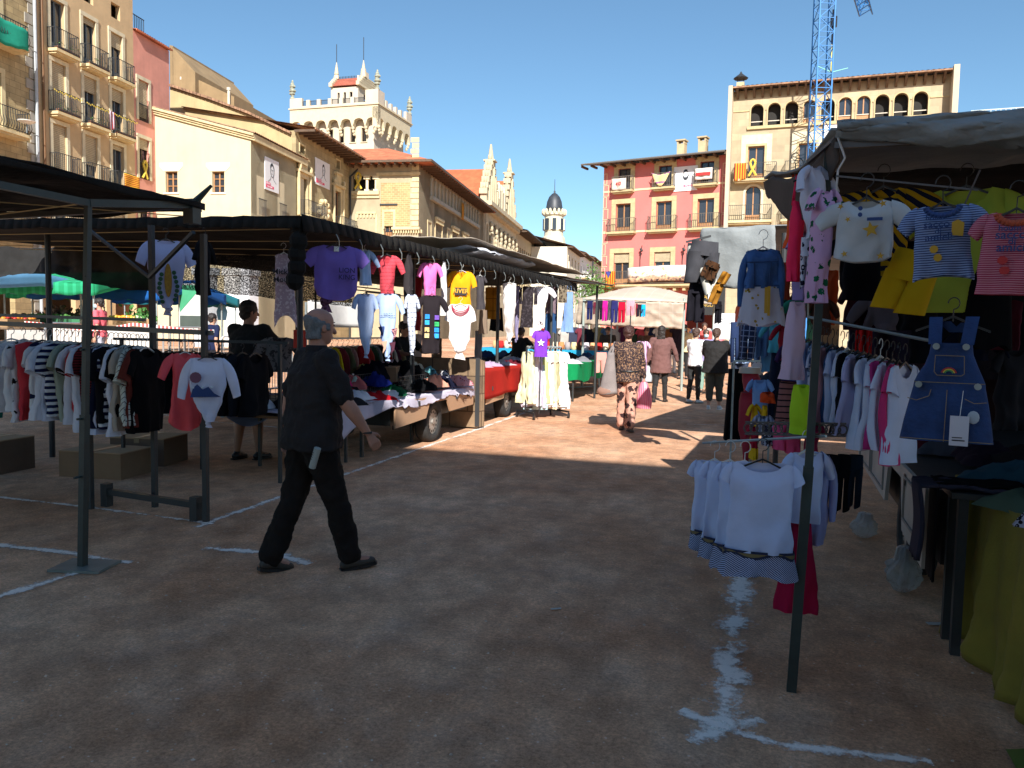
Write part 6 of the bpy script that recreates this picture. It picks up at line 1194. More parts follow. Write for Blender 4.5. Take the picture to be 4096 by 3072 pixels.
m = MB(o); m.path([PY(838, 138, 3.58), PY(845, 158, 3.57), PY(838, 170, 3.58), PY(835, 205, 3.6)], .0045, 5); m.build('rope', mat('white_rope', (.5, .5, .5)), t)
sheet('rear_canopy', tarp, t, [(.22, 4.6, 2.47), (4.2, 4.6, 2.5), (4.2, 9.2, 2.5), (.35, 9.2, 2.45)], 14, 14, .06, .03, o, sd=13)  # second dark tarp added to darken the roof further back
sheet('darkening_sheet', mat('added_dark_backing', (.018, .013, .012), .9, .4, 2), t, [(1.75, 8.9, 2.5), (6.2, 8.9, 2.5), (6.2, 8.9, .5), (1.75, 8.9, .7)], 20, 8, 0, .03, o, sd=11)  # dark sheet added behind the garments so the stall interior looks black
KG = "children's clothes hung at the front of the right stall"
sc4 = lambda X, Y: (700+.1507*X, .1507*Y)
def k8(name, label, X0, X1, Y0, Y1, mt, y=3.3, cat='garment', bw=.85, og=(750, 125), s_=.1356, group=KG, **k):
    return garment(name, label, cat, og[0]+s_*(X0+X1)/2, og[1]+s_*Y0, og[1]+s_*Y1, s_*(X1-X0)*bw, mt, y=y, group=group, **k)
t = k8('henley_tee', 'white baby henley with mustard stars on a black hanger', 655, 1060, 555, 1010, cloth('c3c6c8'), y=3.35, bw=.98, sl=.10, drop=38, yaw=-4, sd=41, ah=.33, fold=.012, dp=.04, nd=.16, neck=.26, hem=.02); W, H_ = GT['last'][1:3]
mst_ = mat('print_mustard', (.48, .27, .02), .8, .1, 20, bump=0)
for cx, cz, r, ro in ((.25, -.50, .30, .2), (-.55, -.33, .11, .5), (.6, -.1, .14, .3), (-.6, -.88, .13, .2), (.62, -.92, .14, 0), (-.82, -.12, .12, .7)): on(t, 'star_print', mst_, starpts(cx*W, cz*H_, r*W, ro), -.058)
on(t, 'pocket_stripe', mat('print_navy', 1), [(.1*W, -H_*.36), (.62*W, -H_*.36), (.62*W, -H_*.31), (.1*W, -H_*.31)], -.056)
for z in (.16, .26): MB().bar((-.14*W, -.052, -H_*z), (-.14*W, -.062, -H_*z), .008, 10).build('button', mat('print_navy', 1), t)
t = k8('striped_tee', 'blue and white fine striped baby tee with lettering and a yellow pocket', 1205, 1640, 590, 1110, cloth('93a6cc', 'z', '2c3d6e', .0085, .6), y=3.2, bw=.9, sl=.08, drop=42, sd=42, ah=.34, dp=.04, nd=.15, neck=.27, fold=.016, prof=[(0, 1), (.4, .92), (1, .98)], hem=-.02); W, H_ = GT['last'][1:3]
nv = mat('print_navy', 1)
for l, z, sz, dx in (('houm', .2, .026, -.25), ('sacco', .30, .037, -.2), ('di', .395, .030, -.15), ('amici!', .48, .037, -.12)): text(l, sz, nv, t, (W*dx, -.066, -H_*z), name='lettering')
on(t, 'yellow_pocket', mst_, [(.28*W, -H_*.46), (.66*W, -H_*.48), (.7*W, -H_*.30), (.5*W, -H_*.25), (.3*W, -H_*.28)], -.06)
for cx, cz in ((-.28, -.64), (-.15, -.76)): on(t, 'chick_print', mst_, [(cx*W+.014*math.cos(rad(a)), cz*H_+.014*math.sin(rad(a))) for a in range(0, 360, 40)], -.06)
m = MB(); m.path([(W*.56*math.cos(a), -.052, -.012+W*.34*math.sin(a)) for a in [rad(x) for x in range(180, 361, 15)]], .011, 6); m.build('collar', nv, t, True)
t = k8('striped_tee', 'pink and white fine striped baby tee with the same lettering at the frame edge', 1730, 2200, 640, 1250, cloth('cf8d9c', 'z', 'a8324e', .0075, .5), y=3.1, bw=.9, sl=.07, drop=50, sd=43, ah=.3, dp=.04, nd=.15, fold=.012); W, H_ = GT['last'][1:3]
for l, z, sz, dx in (('houm', .22, .028, -.15), ('sacco', .30, .040, -.1), ('di', .375, .032, -.05), ('amici!', .45, .040, -.02)): text(l, sz, nv, t, (W*dx, -.066, -H_*z), name='lettering')
m = MB(); m.path([(W*.56*math.cos(a), -.052, -.012+W*.34*math.sin(a)) for a in [rad(x) for x in range(180, 361, 15)]], .013, 6); m.build('collar', mat('collar_orange', (.40, .07, .03)), t, True)
for cx, cz in ((-.28, -.6), (-.2, -.72)): on(t, 'bird_print', mat('letter_red', 1), [(cx*W+.016*math.cos(rad(a)), cz*H_+.014*math.sin(rad(a))) for a in range(0, 360, 40)], -.06)
k8('baby_shorts', 'mustard yellow baby shorts hanging slanted between the tees', 1040, 1450, 935, 1390, cloth('c29a14'), y=3.45, bw=.82, kind='trousers', cr=.5, flare=1.15, leg=1.05, fold=.02, sd=44, hg=None).rotation_euler.y = .28
t = k8('large_tee', 'lime yellow adult tee hanging behind the baby tees', 1240, 1950, 470, 1380, cloth('a8b846'), y=3.75, bw=.8, sl=.16, drop=50, sd=45, fold=.02)
t = k8('striped_jumper', 'navy mustard and white striped jumper behind the henley', 740, 1230, 470, 1150, cloth('15182c', 'diag', 'b58a12', .055, .5), y=3.75, bw=.7, sl=.22, drop=35, sd=46)
k8('dark_dress', 'black garment under the white henley', 690, 990, 900, 1290, cloth('0b0b12'), y=3.6, sl=0, sd=47, hg=None)
k8('dark_dress', 'large black skirt at the right edge behind the dungaree dress', 1570, 1980, 1060, 1640, cloth('0a0a0d'), y=3.7, kind='skirt', sd=48)
t = k8('jumpsuit', 'pink jumpsuit with green palm leaves hung edge-on at the stall corner', 470, 640, 480, 1310, cloth('c9a3c8', 'flowers', '1d6a4a', .045, .62), y=3.4, bw=.8, yaw=28, sl=.08, drop=60, sd=49, hg=None, dp=.06, prof=[(0, .7), (.12, 1.1), (.2, .7), (.6, .95), (1, .75)])
k8('ruffled_blouse', 'white ruffled blouse behind the palm leaf jumpsuit', 405, 545, 310, 830, cloth('ccd0e2'), y=3.7, bw=.8, yaw=40, sl=.12, sd=50, hg=None, fold=.03)
k8('spotted_trousers', 'navy and white patterned narrow trousers behind the jumpsuit', 370, 470, 830, 1190, cloth('c9cadb', 'spots', '14142c', .03), y=3.8, kind='trousers', sd=51, hg=None)
k8('neon_top', 'neon pink sleeveless top hanging edge-on at the stall corner', 290, 410, 560, 1150, cloth('f0305c'), y=4.1, yaw=30, kind='cami', sd=52)
k8('neon_top', 'orange sleeveless top behind the neon pink one', 285, 370, 500, 900, cloth('e85a2a'), y=4.4, yaw=30, kind='cami', sd=53)
# dungaree dress
P = PY(949, 392, 3.02); s0 = depth_of(P)/788; t = thing('dungaree_dress', 'blue denim dungaree dress with rainbow pocket and a white price tag', 'garment', P, facing(P)); u_ = lambda X, Y: ((X-1468)*.1356*s0, -(Y-680)*.1356*s0)
dnm = mat('blue_denim', (.013, .040, .135), .9, .35, 9, .4, 70, pat=None); m = MB()
def dd(poly_rows, dp):
    R = []; n = 30
    for (xa, xb, Y) in poly_rows:
        a, z = u_(xa, Y); b_, _ = u_(xb, Y); c, w = (a+b_)/2, (b_-a)/2
        for i in range(n): th = 2*math.pi*i/n; x = c+w*math.cos(th); R.append((x, -dp*math.copysign(abs(math.sin(th))**.7, math.sin(th))+.006*wr(x, z, 3), z))
    m.add(R, [(j*n+i, j*n+(i+1) % n, (j+1)*n+(i+1) % n, (j+1)*n+i) for j in range(len(poly_rows)-1) for i in range(n)])
rows_ = [(1335, 1600, 320), (1325, 1610, 400), (1300, 1640, 480), (1255, 1675, 560), (1235, 1695, 610), (1230, 1700, 650), (1215, 1715, 720), (1190, 1738, 840), (1170, 1755, 950), (1155, 1768, 1045)]
rr2 = []
for a, b_ in zip(rows_[:-1], rows_[1:]): rr2 += [tuple(a[k]+(b_[k]-a[k])*q/3 for k in range(3)) for q in range(3)]
dd(rr2+[rows_[-1]], .035); m.build('cloth', dnm, t, True); m = MB()
for xa, ya, xb, yb in ((1360, 330, 1358, 130), (1565, 330, 1592, 125), (1490, 240, 1410, 160), (1500, 240, 1560, 170)):
    (a, z1), (b_, z2) = u_(xa, ya), u_(xb, yb); yy = -.035 if ya > 300 else .02; m.hexa([(a-.02, yy, z1), (a+.02, yy, z1), (a+.02, yy+.006, z1), (a-.02, yy+.006, z1)], [(b_-.02, yy*.3, z2), (b_+.02, yy*.3, z2), (b_+.02, yy*.3+.006, z2), (b_-.02, yy*.3+.006, z2)])
m.build('straps', dnm, t); m = MB()
for X, Y in ((1370, 345), (1560, 345), (1268, 628), (1647, 628)): x, z = u_(X, Y); MB().bar((x, -.032, z), (x, -.046, z), .011, 12).build('button', steel, t)
m = MB()
for L_ in ([(1368, 410), (1365, 530), (1385, 555), (1540, 555), (1558, 540), (1552, 412), (1368, 410)], [(1240, 608), (1690, 608)], [(1200, 730), (1260, 745), (1340, 710), (1352, 660)], [(1570, 720), (1630, 750), (1710, 740)], [(1455, 660), (1450, 1040)], [(1160, 1030), (1760, 1030)]): m.path([(u_(a, b_)[0], -.041, u_(a, b_)[1]) for a, b_ in L_], .0016, 4)
m.build('stitching', mat('stitch', (.22, .16, .09), bump=0), t)
for k, c in enumerate(('b8352f', 'd8b93a', '4f9a5a')): m = MB(); x, z = u_(1460, 520); m.path([(x+(.022-.005*k)*math.cos(rad(a)), -.044, z+(.022-.005*k)*math.sin(rad(a))*.9-.01) for a in range(10, 171, 20)], .0025, 4); m.build('rainbow_patch', mat('patch_'+c, c), t)
a = u_(1630, 850); MB().ball((a[0], -.043, a[1]), (.018, .003, .022), 10, 6).build('embroidered_patch', mat('patch_pale', (.35, .4, .45)), t)
a, z = u_(1545, 955); m = MB(); m.box(a-.028, a+.028, -.058, -.056, z-.048, z+.052); tg = m.build('price_tag', mat('tag_card', (.50, .49, .55), .8, bump=0), t); MB().bar((a, -.057, z+.05), (u_(1558, 660)[0], -.045, u_(1558, 660)[1]), .0012).build('tag_string', wht, tg)
MB().box(a-.02, a+.018, -.0595, -.0582, z-.032, z-.028).box(a-.02, a+.01, -.0595, -.0582, z-.022, z-.019).build('tag_print', ltr, tg)
for cx, cy in ((1335, 910), (1640, 930)): pass
hanger(t, .13, hblk, u_(1468, 150)[1], .08)
# ---- rail of little tees, running back from the stall
pr0, pr1 = PY(808, 317, 4.55), PY(906, 336, 3.95)
t = thing('kids_rail', 'thin steel rail carrying a close row of small tees under the right canopy', 'rack', pr0); MB(pr0).bar(pr0, pr1+(pr1-pr0)*.25, .008, 6).bar(pr0, PY(808, 278, 4.5), .006, 6).build('rail', steel, t)
kl = [('blue striped strawberry top', '8a94c0', ('z', '2a3570', .012)), ('pale blue tee', 'b6c3e4', 0), ('starry denim shirt', '3b5a86', ('spots', '9fb2cc', .04)), ('white long sleeved top', 'c9cfe6', 0), ('second starry denim shirt', '34527c', ('spots', '9fb2cc', .04)), ('dusty pink top', 'c08e98', 0), ('third denim shirt', '2f4c78', 0), ('bluish white tee', 'b9c4e2', 0), ('plain white tee', 'cdd5ee', 0), ('black sided tee', '15161e', 0), ('white tee with dark cuff', 'c6d0ea', 0), ('pale lilac tee', 'b5b4dc', 0), ('black tee', '0e0f15', 0), ('second plain white tee', 'd2daf2', 0), ('large sleeved white tee', 'ccd4ec', 0), ('magenta top', 'c43c84', 0), ('third plain white tee', 'd0d8f0', 0), ('hot pink top', 'd23c78', 0), ('last white tee', 'cfd8f2', 0)]
for i, (d_, c, p) in enumerate(kl):
    f = i/(len(kl)-1); q_ = pr0.lerp(pr1, .02+.98*f); t = thing('small_tee', '%s in the small tees row, right of the %s' % (d_, ' '.join(kl[i-1][0].split()[-3:])) if i else '%s at the left end of the row of small tees' % d_, 'garment', q_+Vector((0, 0, -.13)), facing(q_)+rad(62+(i*37) % 15), 'row of small tees under the right canopy')
    m = MB(); W = .145+.012*(i % 3); tee(m, W, .31+.10*f+.05*((i*7) % 4)/3, sl=.10, sd=i*1.9, drop=70, fold=.018, dp=.03, slf=1.1, ah=.36); m.build('cloth', cloth(c, *p[:2], per=p[2]) if p else cloth(c), t, True); hanger(t, W, hwht if i % 6 == 2 else hblk, 0, .1)
# ---- things at the stall's left corner
og = (650, 212.5); s9_ = .25*500/1508; 
def k2(name, label, X0, X1, Y0, Y1, mt, y, **k): return k8(name, label, X0, X1, Y0, Y1, mt, y=y, og=(650, 212.5), s_=800/1327*.25, group='clothes at the corner of the right stall', **k)
den = cloth('26508c', 'marble', '1b3c72', .3)
t = k2('denim_jacket', 'blue denim jacket hung with its back to the aisle on a white hanger', 600, 900, 240, 505, mat('jacket_denim', (.035, .10, .27), .9, .25, 7, .4, 60), 4.6, bw=.72, sl=.30, drop=83, sd=60, ah=.25, hg=hwht, prof=[(0, 1), (.5, .95), (1, 1.05)], nd=.1, neck=.2)
W, H_ = GT['last'][1:3]; m = MB(); m.path([(-W*.9, -.055, -H_*.35), (W*.9, -.055, -H_*.35)], .003).path([(-W*.5, -.055, -H_*.35), (-W*.42, -.055, -H_*.93)], .003).path([(W*.5, -.055, -H_*.35), (W*.42, -.055, -H_*.93)], .003).path([(-W, -.05, -H_*.93), (W, -.05, -H_*.93)], .003); m.build('seams', mat('seam_blue', (.015, .04, .12)), t)
m = MB(); skirt(m, W*1.08, W*1.45, -H_*.96, -H_*1.9, .05, sd=4, fold=.02, pleat=8); m.build('skirt', cloth('c8c6d4', 'flowers', 'c9a83a', .035, .42), t, True); MB().obox((W*.25, -.085, -H_*1.3), (.008, .003, .07)).obox((W*.42, -.085, -H_*1.32), (.007, .003, .08)).build('yellow_ribbon', mst_, t)
k2('sleeveless_dress', 'pale pink sleeveless dress with a ruffled hem edge-on at the corner', 885, 1080, 590, 1110, cloth('cbb0c6'), 4.1, bw=.75, yaw=25, sl=0, sd=61, hg=None, dp=.05, prof=[(0, .7), (.75, .9), (.8, 1.05), (1, 1.15)])
k2('striped_skirt', 'dusky pink and black striped skirt below the pale pink dress', 835, 1000, 1120, 1390, cloth('8b5a58', 'z', '241a20', .03, .75), 4.15, kind='skirt', sd=62, hg=None)
k2('lime_top', 'lime green small top hanging with a white tag', 940, 1070, 1140, 1470, cloth('a8cf2a'), 3.95, yaw=30, sl=0, sd=63, hg=None, dp=.05)
k2('plaid_trousers', 'row of dark checked trousers hanging behind the denim jacket', 600, 720, 750, 975, cloth('2a3350', 'grid', '8890b0', .04, .15), 6.0, kind='trousers', sd=64, hg=None)
k2('jeans', 'pale blue jeans hanging behind the flowered skirt', 700, 800, 750, 960, cloth('5b7fae'), 6.1, kind='trousers', sd=65, hg=None)
k2('turquoise_tee', 'turquoise tee hanging behind the pale pink dress', 790, 890, 720, 930, cloth('4f9fb0'), 5.6, sl=.12, sd=66)
k2('red_top', 'dark red ruffled top behind the pale pink dress', 855, 925, 750, 980, cloth('8e1a2a'), 5.2, sl=.1, sd=67, yaw=20)
k2('mint_blouse', 'mint green top behind the pale pink dress', 1040, 1110, 680, 960, cloth('69a97f'), 4.9, sl=0, sd=68, hg=None)
t = thing('black_skirts', 'long black skirts hanging from a low rail beside the aisle', 'garment', PY(737, 369, 8.0)); P_ = t.location; s0 = depth_of(P_)/788; m = MB(); skirt(m, 8*s0, 10.5*s0, 0, -70*s0, .08, sd=2, fold=.03, pleat=7, dp1=.14); m.build('cloth', cloth('0c0b0e'), t, True); t.rotation_euler.z = facing(P_)
t = thing('low_rail', 'low rail with glinting hanger hooks behind the corner garments', 'rack', PY(712, 362, 6.55)); a_, b_ = PY(734, 361, 7.3), PY(772, 361, 7.2); MB(a_).bar(a_, b_, .012).bar(a_, (a_.x, a_.y, 0), .012).bar(b_, (b_.x, b_.y, 0), .012).build('rail', steel, t); t.location = a_
# mannequin legs
P_ = PY(750, 368, 7.4); s0 = depth_of(P_)/788; t = thing('leg_mannequin', 'white hip mannequin wearing dark red leggings', 'mannequin', (P_.x, P_.y, 0), facing(P_)+rad(80)); m = MB()
mz = lambda v: P_.z-((v-355)*.72)*s0
def limb(m, pts, n=16, el=.9):
    R = []
    for i, (p, r) in enumerate(pts):
        for k in range(n): a = 2*math.pi*k/n; R.append((p[0]+r*math.cos(a), p[1]+r*el*math.sin(a), p[2]))
    m.add(R, [(j*n+i, j*n+(i+1) % n, (j+1)*n+(i+1) % n, (j+1)*n+i) for j in range(len(pts)-1) for i in range(n)]+[tuple(range(n)), tuple(range((len(pts)-1)*n, len(pts)*n))])
limb(m, [((0, 0, mz(361)), 8.5*s0), ((0, -.02, mz(372)), 10.5*s0), ((0, -.05, mz(385)), 12*s0), ((0, -.03, mz(397)), 10*s0)])
for sx in (-1, 1): limb(m, [((sx*8*s0, -.04, mz(388)), 12*s0), ((sx*9*s0, -.02, mz(400)), 11*s0), ((sx*9*s0, .0, mz(418)), 8.5*s0), ((sx*9*s0, .02, mz(440)), 6*s0), ((sx*9*s0, -.01, mz(458)), 5.5*s0), ((sx*9*s0, -.01, mz(476)), 3.5*s0), ((sx*9*s0, -.01, mz(484)), 3*s0)])
m.build('leggings', mat('leggings_red', (.30, .01, .03), .7, .1), t, True); m = MB(); limb(m, [((0, 0, mz(354)), 11*s0), ((0, 0, mz(362)), 12.4*s0)])
for sx in (-1, 1): limb(m, [((sx*9*s0, -.01, mz(484)), 3*s0), ((sx*9*s0, -.01, mz(493)), 3*s0)]); m.ball((sx*9*s0, .04, mz(497)), (.04, .1, .03))
m.bar((0, 0, mz(497)), (0, 0, 0), .012, 8).bar((0, 0, 0), (0, 0, .02), .15, 16); m.build('mannequin_body', wht, t, True)
# ---- little low rack with dangling small garments in front of the mannequin
low = [('light blue romper', '7d9fd0', 668, 790, 1110, 1400, 4.9), ('orange romper', 'c8451c', 735, 820, 1190, 1260, 4.6), ('yellow shorts', 'd0a51c', 675, 710, 1280, 1640, 4.7), ('second yellow shorts', 'cfa218', 745, 780, 1280, 1400, 4.6), ('striped grey bonnet', '70768a', 705, 800, 1350, 1460, 4.4), ('coral pink dress', 'e0527c', 815, 920, 1400, 1570, 4.3), ('second coral pink dress', 'd84a70', 900, 1010, 1400, 1600, 4.25), ('heart print leggings', '2d2a36', 750, 830, 1410, 1540, 4.35), ('dotted red dress', 'a01830', 670, 730, 1420, 1560, 4.5), ('black lace top', '121015', 820, 1000, 1180, 1380, 4.9), ('rose top', 'b8386a', 1040, 1130, 1400, 1600, 4.3), ('navy trousers', '141b30', 800, 880, 930, 1350, 5.2)]
for i, (d_, c, X0, X1, Y0, Y1, yy) in enumerate(low): k2('small_garment', '%s dangling low at the corner of the right stall' % d_, X0, X1, Y0, Y1, cloth(c) if i not in (7, 4) else cloth(c, 'spots' if i == 7 else 'x', 'a8a8b8', .02), yy, kind='tee', sl=0 if i % 2 else .06, sd=70+i, yaw=(i*23) % 30, hg=None, dp=.05)
t = thing('punched_rail', 'steel strip pierced with round holes crossing the stall front', 'rack', PY(700, 437, 4.1)); o = t.location; a_, b_ = PY(745, 428, 4.1), PY(846, 430, 4.05); m = MB(o); L_ = (b_-a_).length; n = 16
m.bar(a_+Vector((0, 0, .03)), b_+Vector((0, 0, .03)), .006).bar(a_-Vector((0, 0, .03)), b_-Vector((0, 0, .03)), .006)
for k in range(n): c_ = a_.lerp(b_, (k+.5)/n); m.path([(c_.x+.02*math.cos(rad(x)), c_.y, c_.z+.024*math.sin(rad(x))) for x in range(0, 361, 45)], .005, 4)
m.build('strip', mat('dull_steel', (.10, .09, .09), .5, metal=.5), t)
ex = [('olive', '4b4a2a', 796, 812, 250, 300, 4.8), ('brown striped', '5a3a30', 812, 830, 300, 335, 4.9), ('charcoal', '1f1d24', 842, 862, 235, 300, 4.4), ('burnt orange', 'b0431c', 826, 838, 270, 325, 5.2), ('dark maroon', '3f1420', 848, 872, 285, 330, 5.0), ('spotted grey', '6a6470', 868, 900, 296, 330, 4.9), ('black', '0d0c11', 900, 935, 240, 330, 4.6), ('dark teal', '12343a', 880, 900, 235, 290, 4.9), ('bottle green', '173524', 786, 797, 300, 340, 5.4), ('rust', '7a2f1c', 776, 790, 262, 320, 5.6), ('grape', '34204a', 784, 800, 345, 400, 5.0), ('sky blue', '5f95c0', 764, 778, 330, 372, 6.2), ('scarlet', 'b01626', 776, 788, 326, 372, 6.0), ('slate', '2d3440', 768, 785, 372, 420, 5.3), ('jade', '2f8a72', 792, 806, 300, 350, 4.9), ('pink flowered', 'c97f9c', 790, 806, 215, 262, 4.3), ('lilac checked', '8d80b4', 800, 812, 232, 300, 4.25), ('ash', '3a3a3e', 935, 968, 225, 300, 4.7), ('wine', '4a1526', 985, 1020, 300, 350, 4.5), ('graphite', '24252b', 1000, 1030, 350, 430, 4.6), ('inky blue', '10162c', 960, 985, 330, 360, 4.6)]
for i, (d_, c, a, b_, v0, v1, yy) in enumerate(ex): garment('packed_garment', '%s garment packed deep among the clothes of the right stall' % d_, 'garment', (a+b_)/2, v0, v1, (b_-a), cloth(c), y=yy, sl=(0, .1, .16)[i % 3], sd=i*3.3, yaw=(i*41) % 60-25, hg=None, fold=.035, group='garments packed deep in the right stall')
# ---- low arm with the ruffled white tees
a_, b_ = PY(703, 443, 4.15), PY(826, 436, 3.66); t = thing('display_arm', 'thin steel display arm sticking out from the slanting pole', 'rack', b_); MB(b_).bar(a_, b_, .007, 6).build('arm', steel, t)
tr = cloth('1a2348', 'diag', 'b4bedc', .010, .5)
for i, (u, v0, v1, wp, yy, hg_, lb) in enumerate(((714, 461, 550, 42, 4.1, hwht, 'leftmost of the white ruffle hem tees'), (729, 462, 560, 46, 4.0, hwht, 'second from the left of the white ruffle hem tees'), (744, 463, 569, 52, 3.85, hwht, 'third from the left of the white ruffle hem tees'), (762, 462, 575, 68, 3.62, hblk, 'front white tee with navy trim and striped ruffle hem, facing us'), (806, 452, 540, 40, 3.9, hwht, 'white sleeved top behind the pole, right of the ruffle tees'))):
    t = k8('ruffle_tee' if i < 4 else 'white_blouse', lb, u, u+1, v0, v0+(v1-v0)*.80, cloth('c3cdec'), y=yy, og=(0, 0), s_=1, bw=wp, yaw=(-14, -10, -4, 4, 35)[i], sl=.065 if i < 4 else .12, drop=58, sd=80+i, ah=.26, hg=hg_, fold=.016, nd=.15, neck=.3, prof=[(0, 1), (.4, .86), (1, .96)], group='white tops on the display arm', dp=.045); W, H_ = GT['last'][1:3]
    if i < 4:
        m = MB(); skirt(m, W*.99, W*1.12, -H_-.0, -H_*1.27, .052, sd=i, fold=.03, pleat=6, dp1=.075); m.build('ruffle', tr, t, True)
        m = MB(); skirt(m, W*1.02, W*1.02, -H_*.975, -H_*1.045, .060, sd=i, fold=.0); m.build('navy_trim', mat('trim_navy', (.01, .015, .05)), t, True)
        m = MB(); skirt(m, W*1.03, W*1.03, -H_*1.003, -H_*1.015, .0615, sd=i, fold=.0); m.build('gold_trim', mat('trim_gold', (.16, .12, .05)), t, True)
k8('crimson_dress', 'crimson buttoned dress hanging low behind the slanting pole', 800, 801, 520, 612, cloth('b01a48'), y=3.95, og=(0, 0), s_=1, bw=34, sl=0, sd=90, hg=None, group=None, prof=[(0, .6), (1, 1.3)], dp=.06)
k8('lilac_jumper', 'pale lilac long sleeved top hanging behind the pole', 818, 819, 455, 545, cloth('9ea6d4'), y=4.05, og=(0, 0), s_=1, bw=22, sl=.3, drop=80, sd=91, hg=None, group=None)
for i, (u, w, c) in enumerate(((832, 18, '0e1016'), (845, 16, '101014'), (856, 14, '1a2634'))): k8('dark_trousers', '%s of the dark trousers hanging behind the white tops' % ('first', 'middle', 'last')[i], u, u+1, 455, 515-i*4, cloth(c), y=4.6, og=(0, 0), s_=1, bw=w, kind='trousers', sd=92+i, hg=None, group='dark trousers behind the white tops')
t = thing('chain', 'short steel chain dangling beside the slanting pole', 'chain', PY(811, 452, 3.68)); m = MB()
for k in range(10): m.path([(.008*math.cos(rad(a))*(1 if k % 2 else .3), .008*math.cos(rad(a))*(.3 if k % 2 else 1), -.024*k+.016*math.sin(rad(a))) for a in range(0, 361, 60)], .0025, 4)
m.build('links', steel, t)
# ---- white trailer along the right side and table with the olive cloth
t = trailer('white panelled market trailer under the right stall', .80, 2.3, 4.7, 8.2, 5.85, .36, .78, face=-1, mt=mat('white_panel', (.36, .34, .31), .6, .15, 3))
o = t.location; m = MB(o)
for y0, y1 in ((4.8, 5.38), (6.35, 7.1), (7.2, 8.0)):
    m = MB(o)
    for a, b_, c, d in ((y0, y1, .72, .735), (y0, y1, .46, .475), (y0, y0+.015, .475, .72), (y1-.015, y1, .475, .72)): m.box(.788, .799, a, b_, c, d)
    m.build('panel_frame', mat('panel_edge', (.24, .22, .2)), t)
t = thing('olive_cloth_table', 'table at the right edge draped to the ground in olive yellow cloth', 'table', (1.7, 4.0, 0)); o = t.location; m = MB(o)
def ol(i, j):
    pts_ = [(1.0, 5.0), (1.02, 4.5), (1.04, 3.9), (1.07, 3.3), (1.12, 2.6)]; f = i*4; k = min(3, int(f)); g_ = f-k; x = pts_[k][0]+(pts_[k+1][0]-pts_[k][0])*g_; y = pts_[k][1]+(pts_[k+1][1]-pts_[k][1])*g_
    if j < .25: return (x+1.1*(1-j/.25), y, .82)
    q_ = (j-.25)/.75; fl = .035*math.sin(y*13)+.03*math.sin(y*29+1)+.04*wr(y*.6, q_, 3); return (x+fl*q_-.03*q_, y, .82-.79*q_+.03*math.sin(y*9)*q_)
m.grid(ol, 90, 24); m.build('cloth', mat('olive_cloth', (.20, .155, .018), .95, .2, 2.5, .5, 25, bd=.012), t, True, .004)
MB(o).box(1.2, 2.3, 2.6, 5.2, .76, .79).build('table_top', plank, t)
for x, y in ((1.25, 4.9), (2.2, 4.9), (2.2, 2.7)): MB(o).box(x-.03, x+.03, y-.03, y+.03, 0, .76).build('leg', fk, t)
t = thing('dark_table', 'dark table frame between the trailer and the olive cloth', 'table', (1.2, 5.0, 0)); o = t.location; MB(o).box(.86, 2.3, 4.35, 4.68, .80, .83).build('table_top', fk, t)
for x, y in ((.92, 4.4), (.92, 4.62)): MB(o).box(x-.022, x+.022, y-.022, y+.022, 0, .8).build('leg', fk, t)
t = thing('draped_throw', 'grey and black throw draped over the end of the dark table', 'throw', (.82, 4.42, .84)); m = MB()
m.grid(lambda i, j: (.35-.45*min(1, j*2)-.05*math.sin(6*j)*(j > .5)*.4, -.05+.22*i, (.015 if j < .5 else .01-.38*(j-.5)*2)+.02*wr(i*3, j*3, 4)), 16, 20); m.build('cloth', cloth('3a3a4c'), t, True, .02)
m = MB(); m.grid(lambda i, j: (.38-.40*min(1, j*2), -.05+.2*i, (.03 if j < .5 else .03-.5*(j-.5)*2)+.02*wr(i*3, j*3, 9)), 16, 20); m.build('black_layer', cloth('0d0c10'), t, True, .01)
PG_ = 'piles of clothes on the right tables'
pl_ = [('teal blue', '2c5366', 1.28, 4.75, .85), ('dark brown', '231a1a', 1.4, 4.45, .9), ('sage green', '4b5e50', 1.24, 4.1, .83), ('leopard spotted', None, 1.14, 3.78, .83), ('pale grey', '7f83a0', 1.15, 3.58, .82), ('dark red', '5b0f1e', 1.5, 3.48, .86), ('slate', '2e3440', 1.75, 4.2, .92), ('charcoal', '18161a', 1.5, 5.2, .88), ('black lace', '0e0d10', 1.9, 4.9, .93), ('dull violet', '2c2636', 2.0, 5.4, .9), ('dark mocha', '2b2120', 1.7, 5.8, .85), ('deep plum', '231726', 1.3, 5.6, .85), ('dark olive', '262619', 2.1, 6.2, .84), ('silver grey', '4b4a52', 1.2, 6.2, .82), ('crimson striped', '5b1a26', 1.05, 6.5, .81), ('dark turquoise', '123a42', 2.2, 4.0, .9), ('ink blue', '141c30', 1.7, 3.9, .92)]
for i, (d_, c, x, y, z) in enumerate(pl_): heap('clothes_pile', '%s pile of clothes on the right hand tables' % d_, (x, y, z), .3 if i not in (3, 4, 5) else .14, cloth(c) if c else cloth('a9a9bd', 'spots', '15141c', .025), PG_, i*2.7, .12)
for i, (u, v, rx, rz_, lb) in enumerate(((864, 530, .095, .085, 'crumpled clear plastic bag beside the trailer wheel'), (902, 570, .11, .12, 'stuffed clear plastic bag leaning under the trailer'))):
    p = G(u, v+ (8 if i == 0 else 22)); t = thing('plastic_bag', lb, 'bag', p, i, 'clear plastic bags by the trailer'); m = MB()
    def bf(a, b_): th = a*2*math.pi; ph = b_*math.pi; r = 1+.32*wr(math.cos(th)*.9, b_*1.4+math.sin(th)*.9, i+1); return (rx*r*math.sin(ph)*math.cos(th), rx*.8*r*math.sin(ph)*math.sin(th), rz_*(1-math.cos(ph))*(1 if b_ < .8 else 1.25))
    m.grid(bf, 40, 28); m.build('film', bag, t, True); heap('x', 'x', (0, 0, 0), .1, Wt2, 'x') if False else None
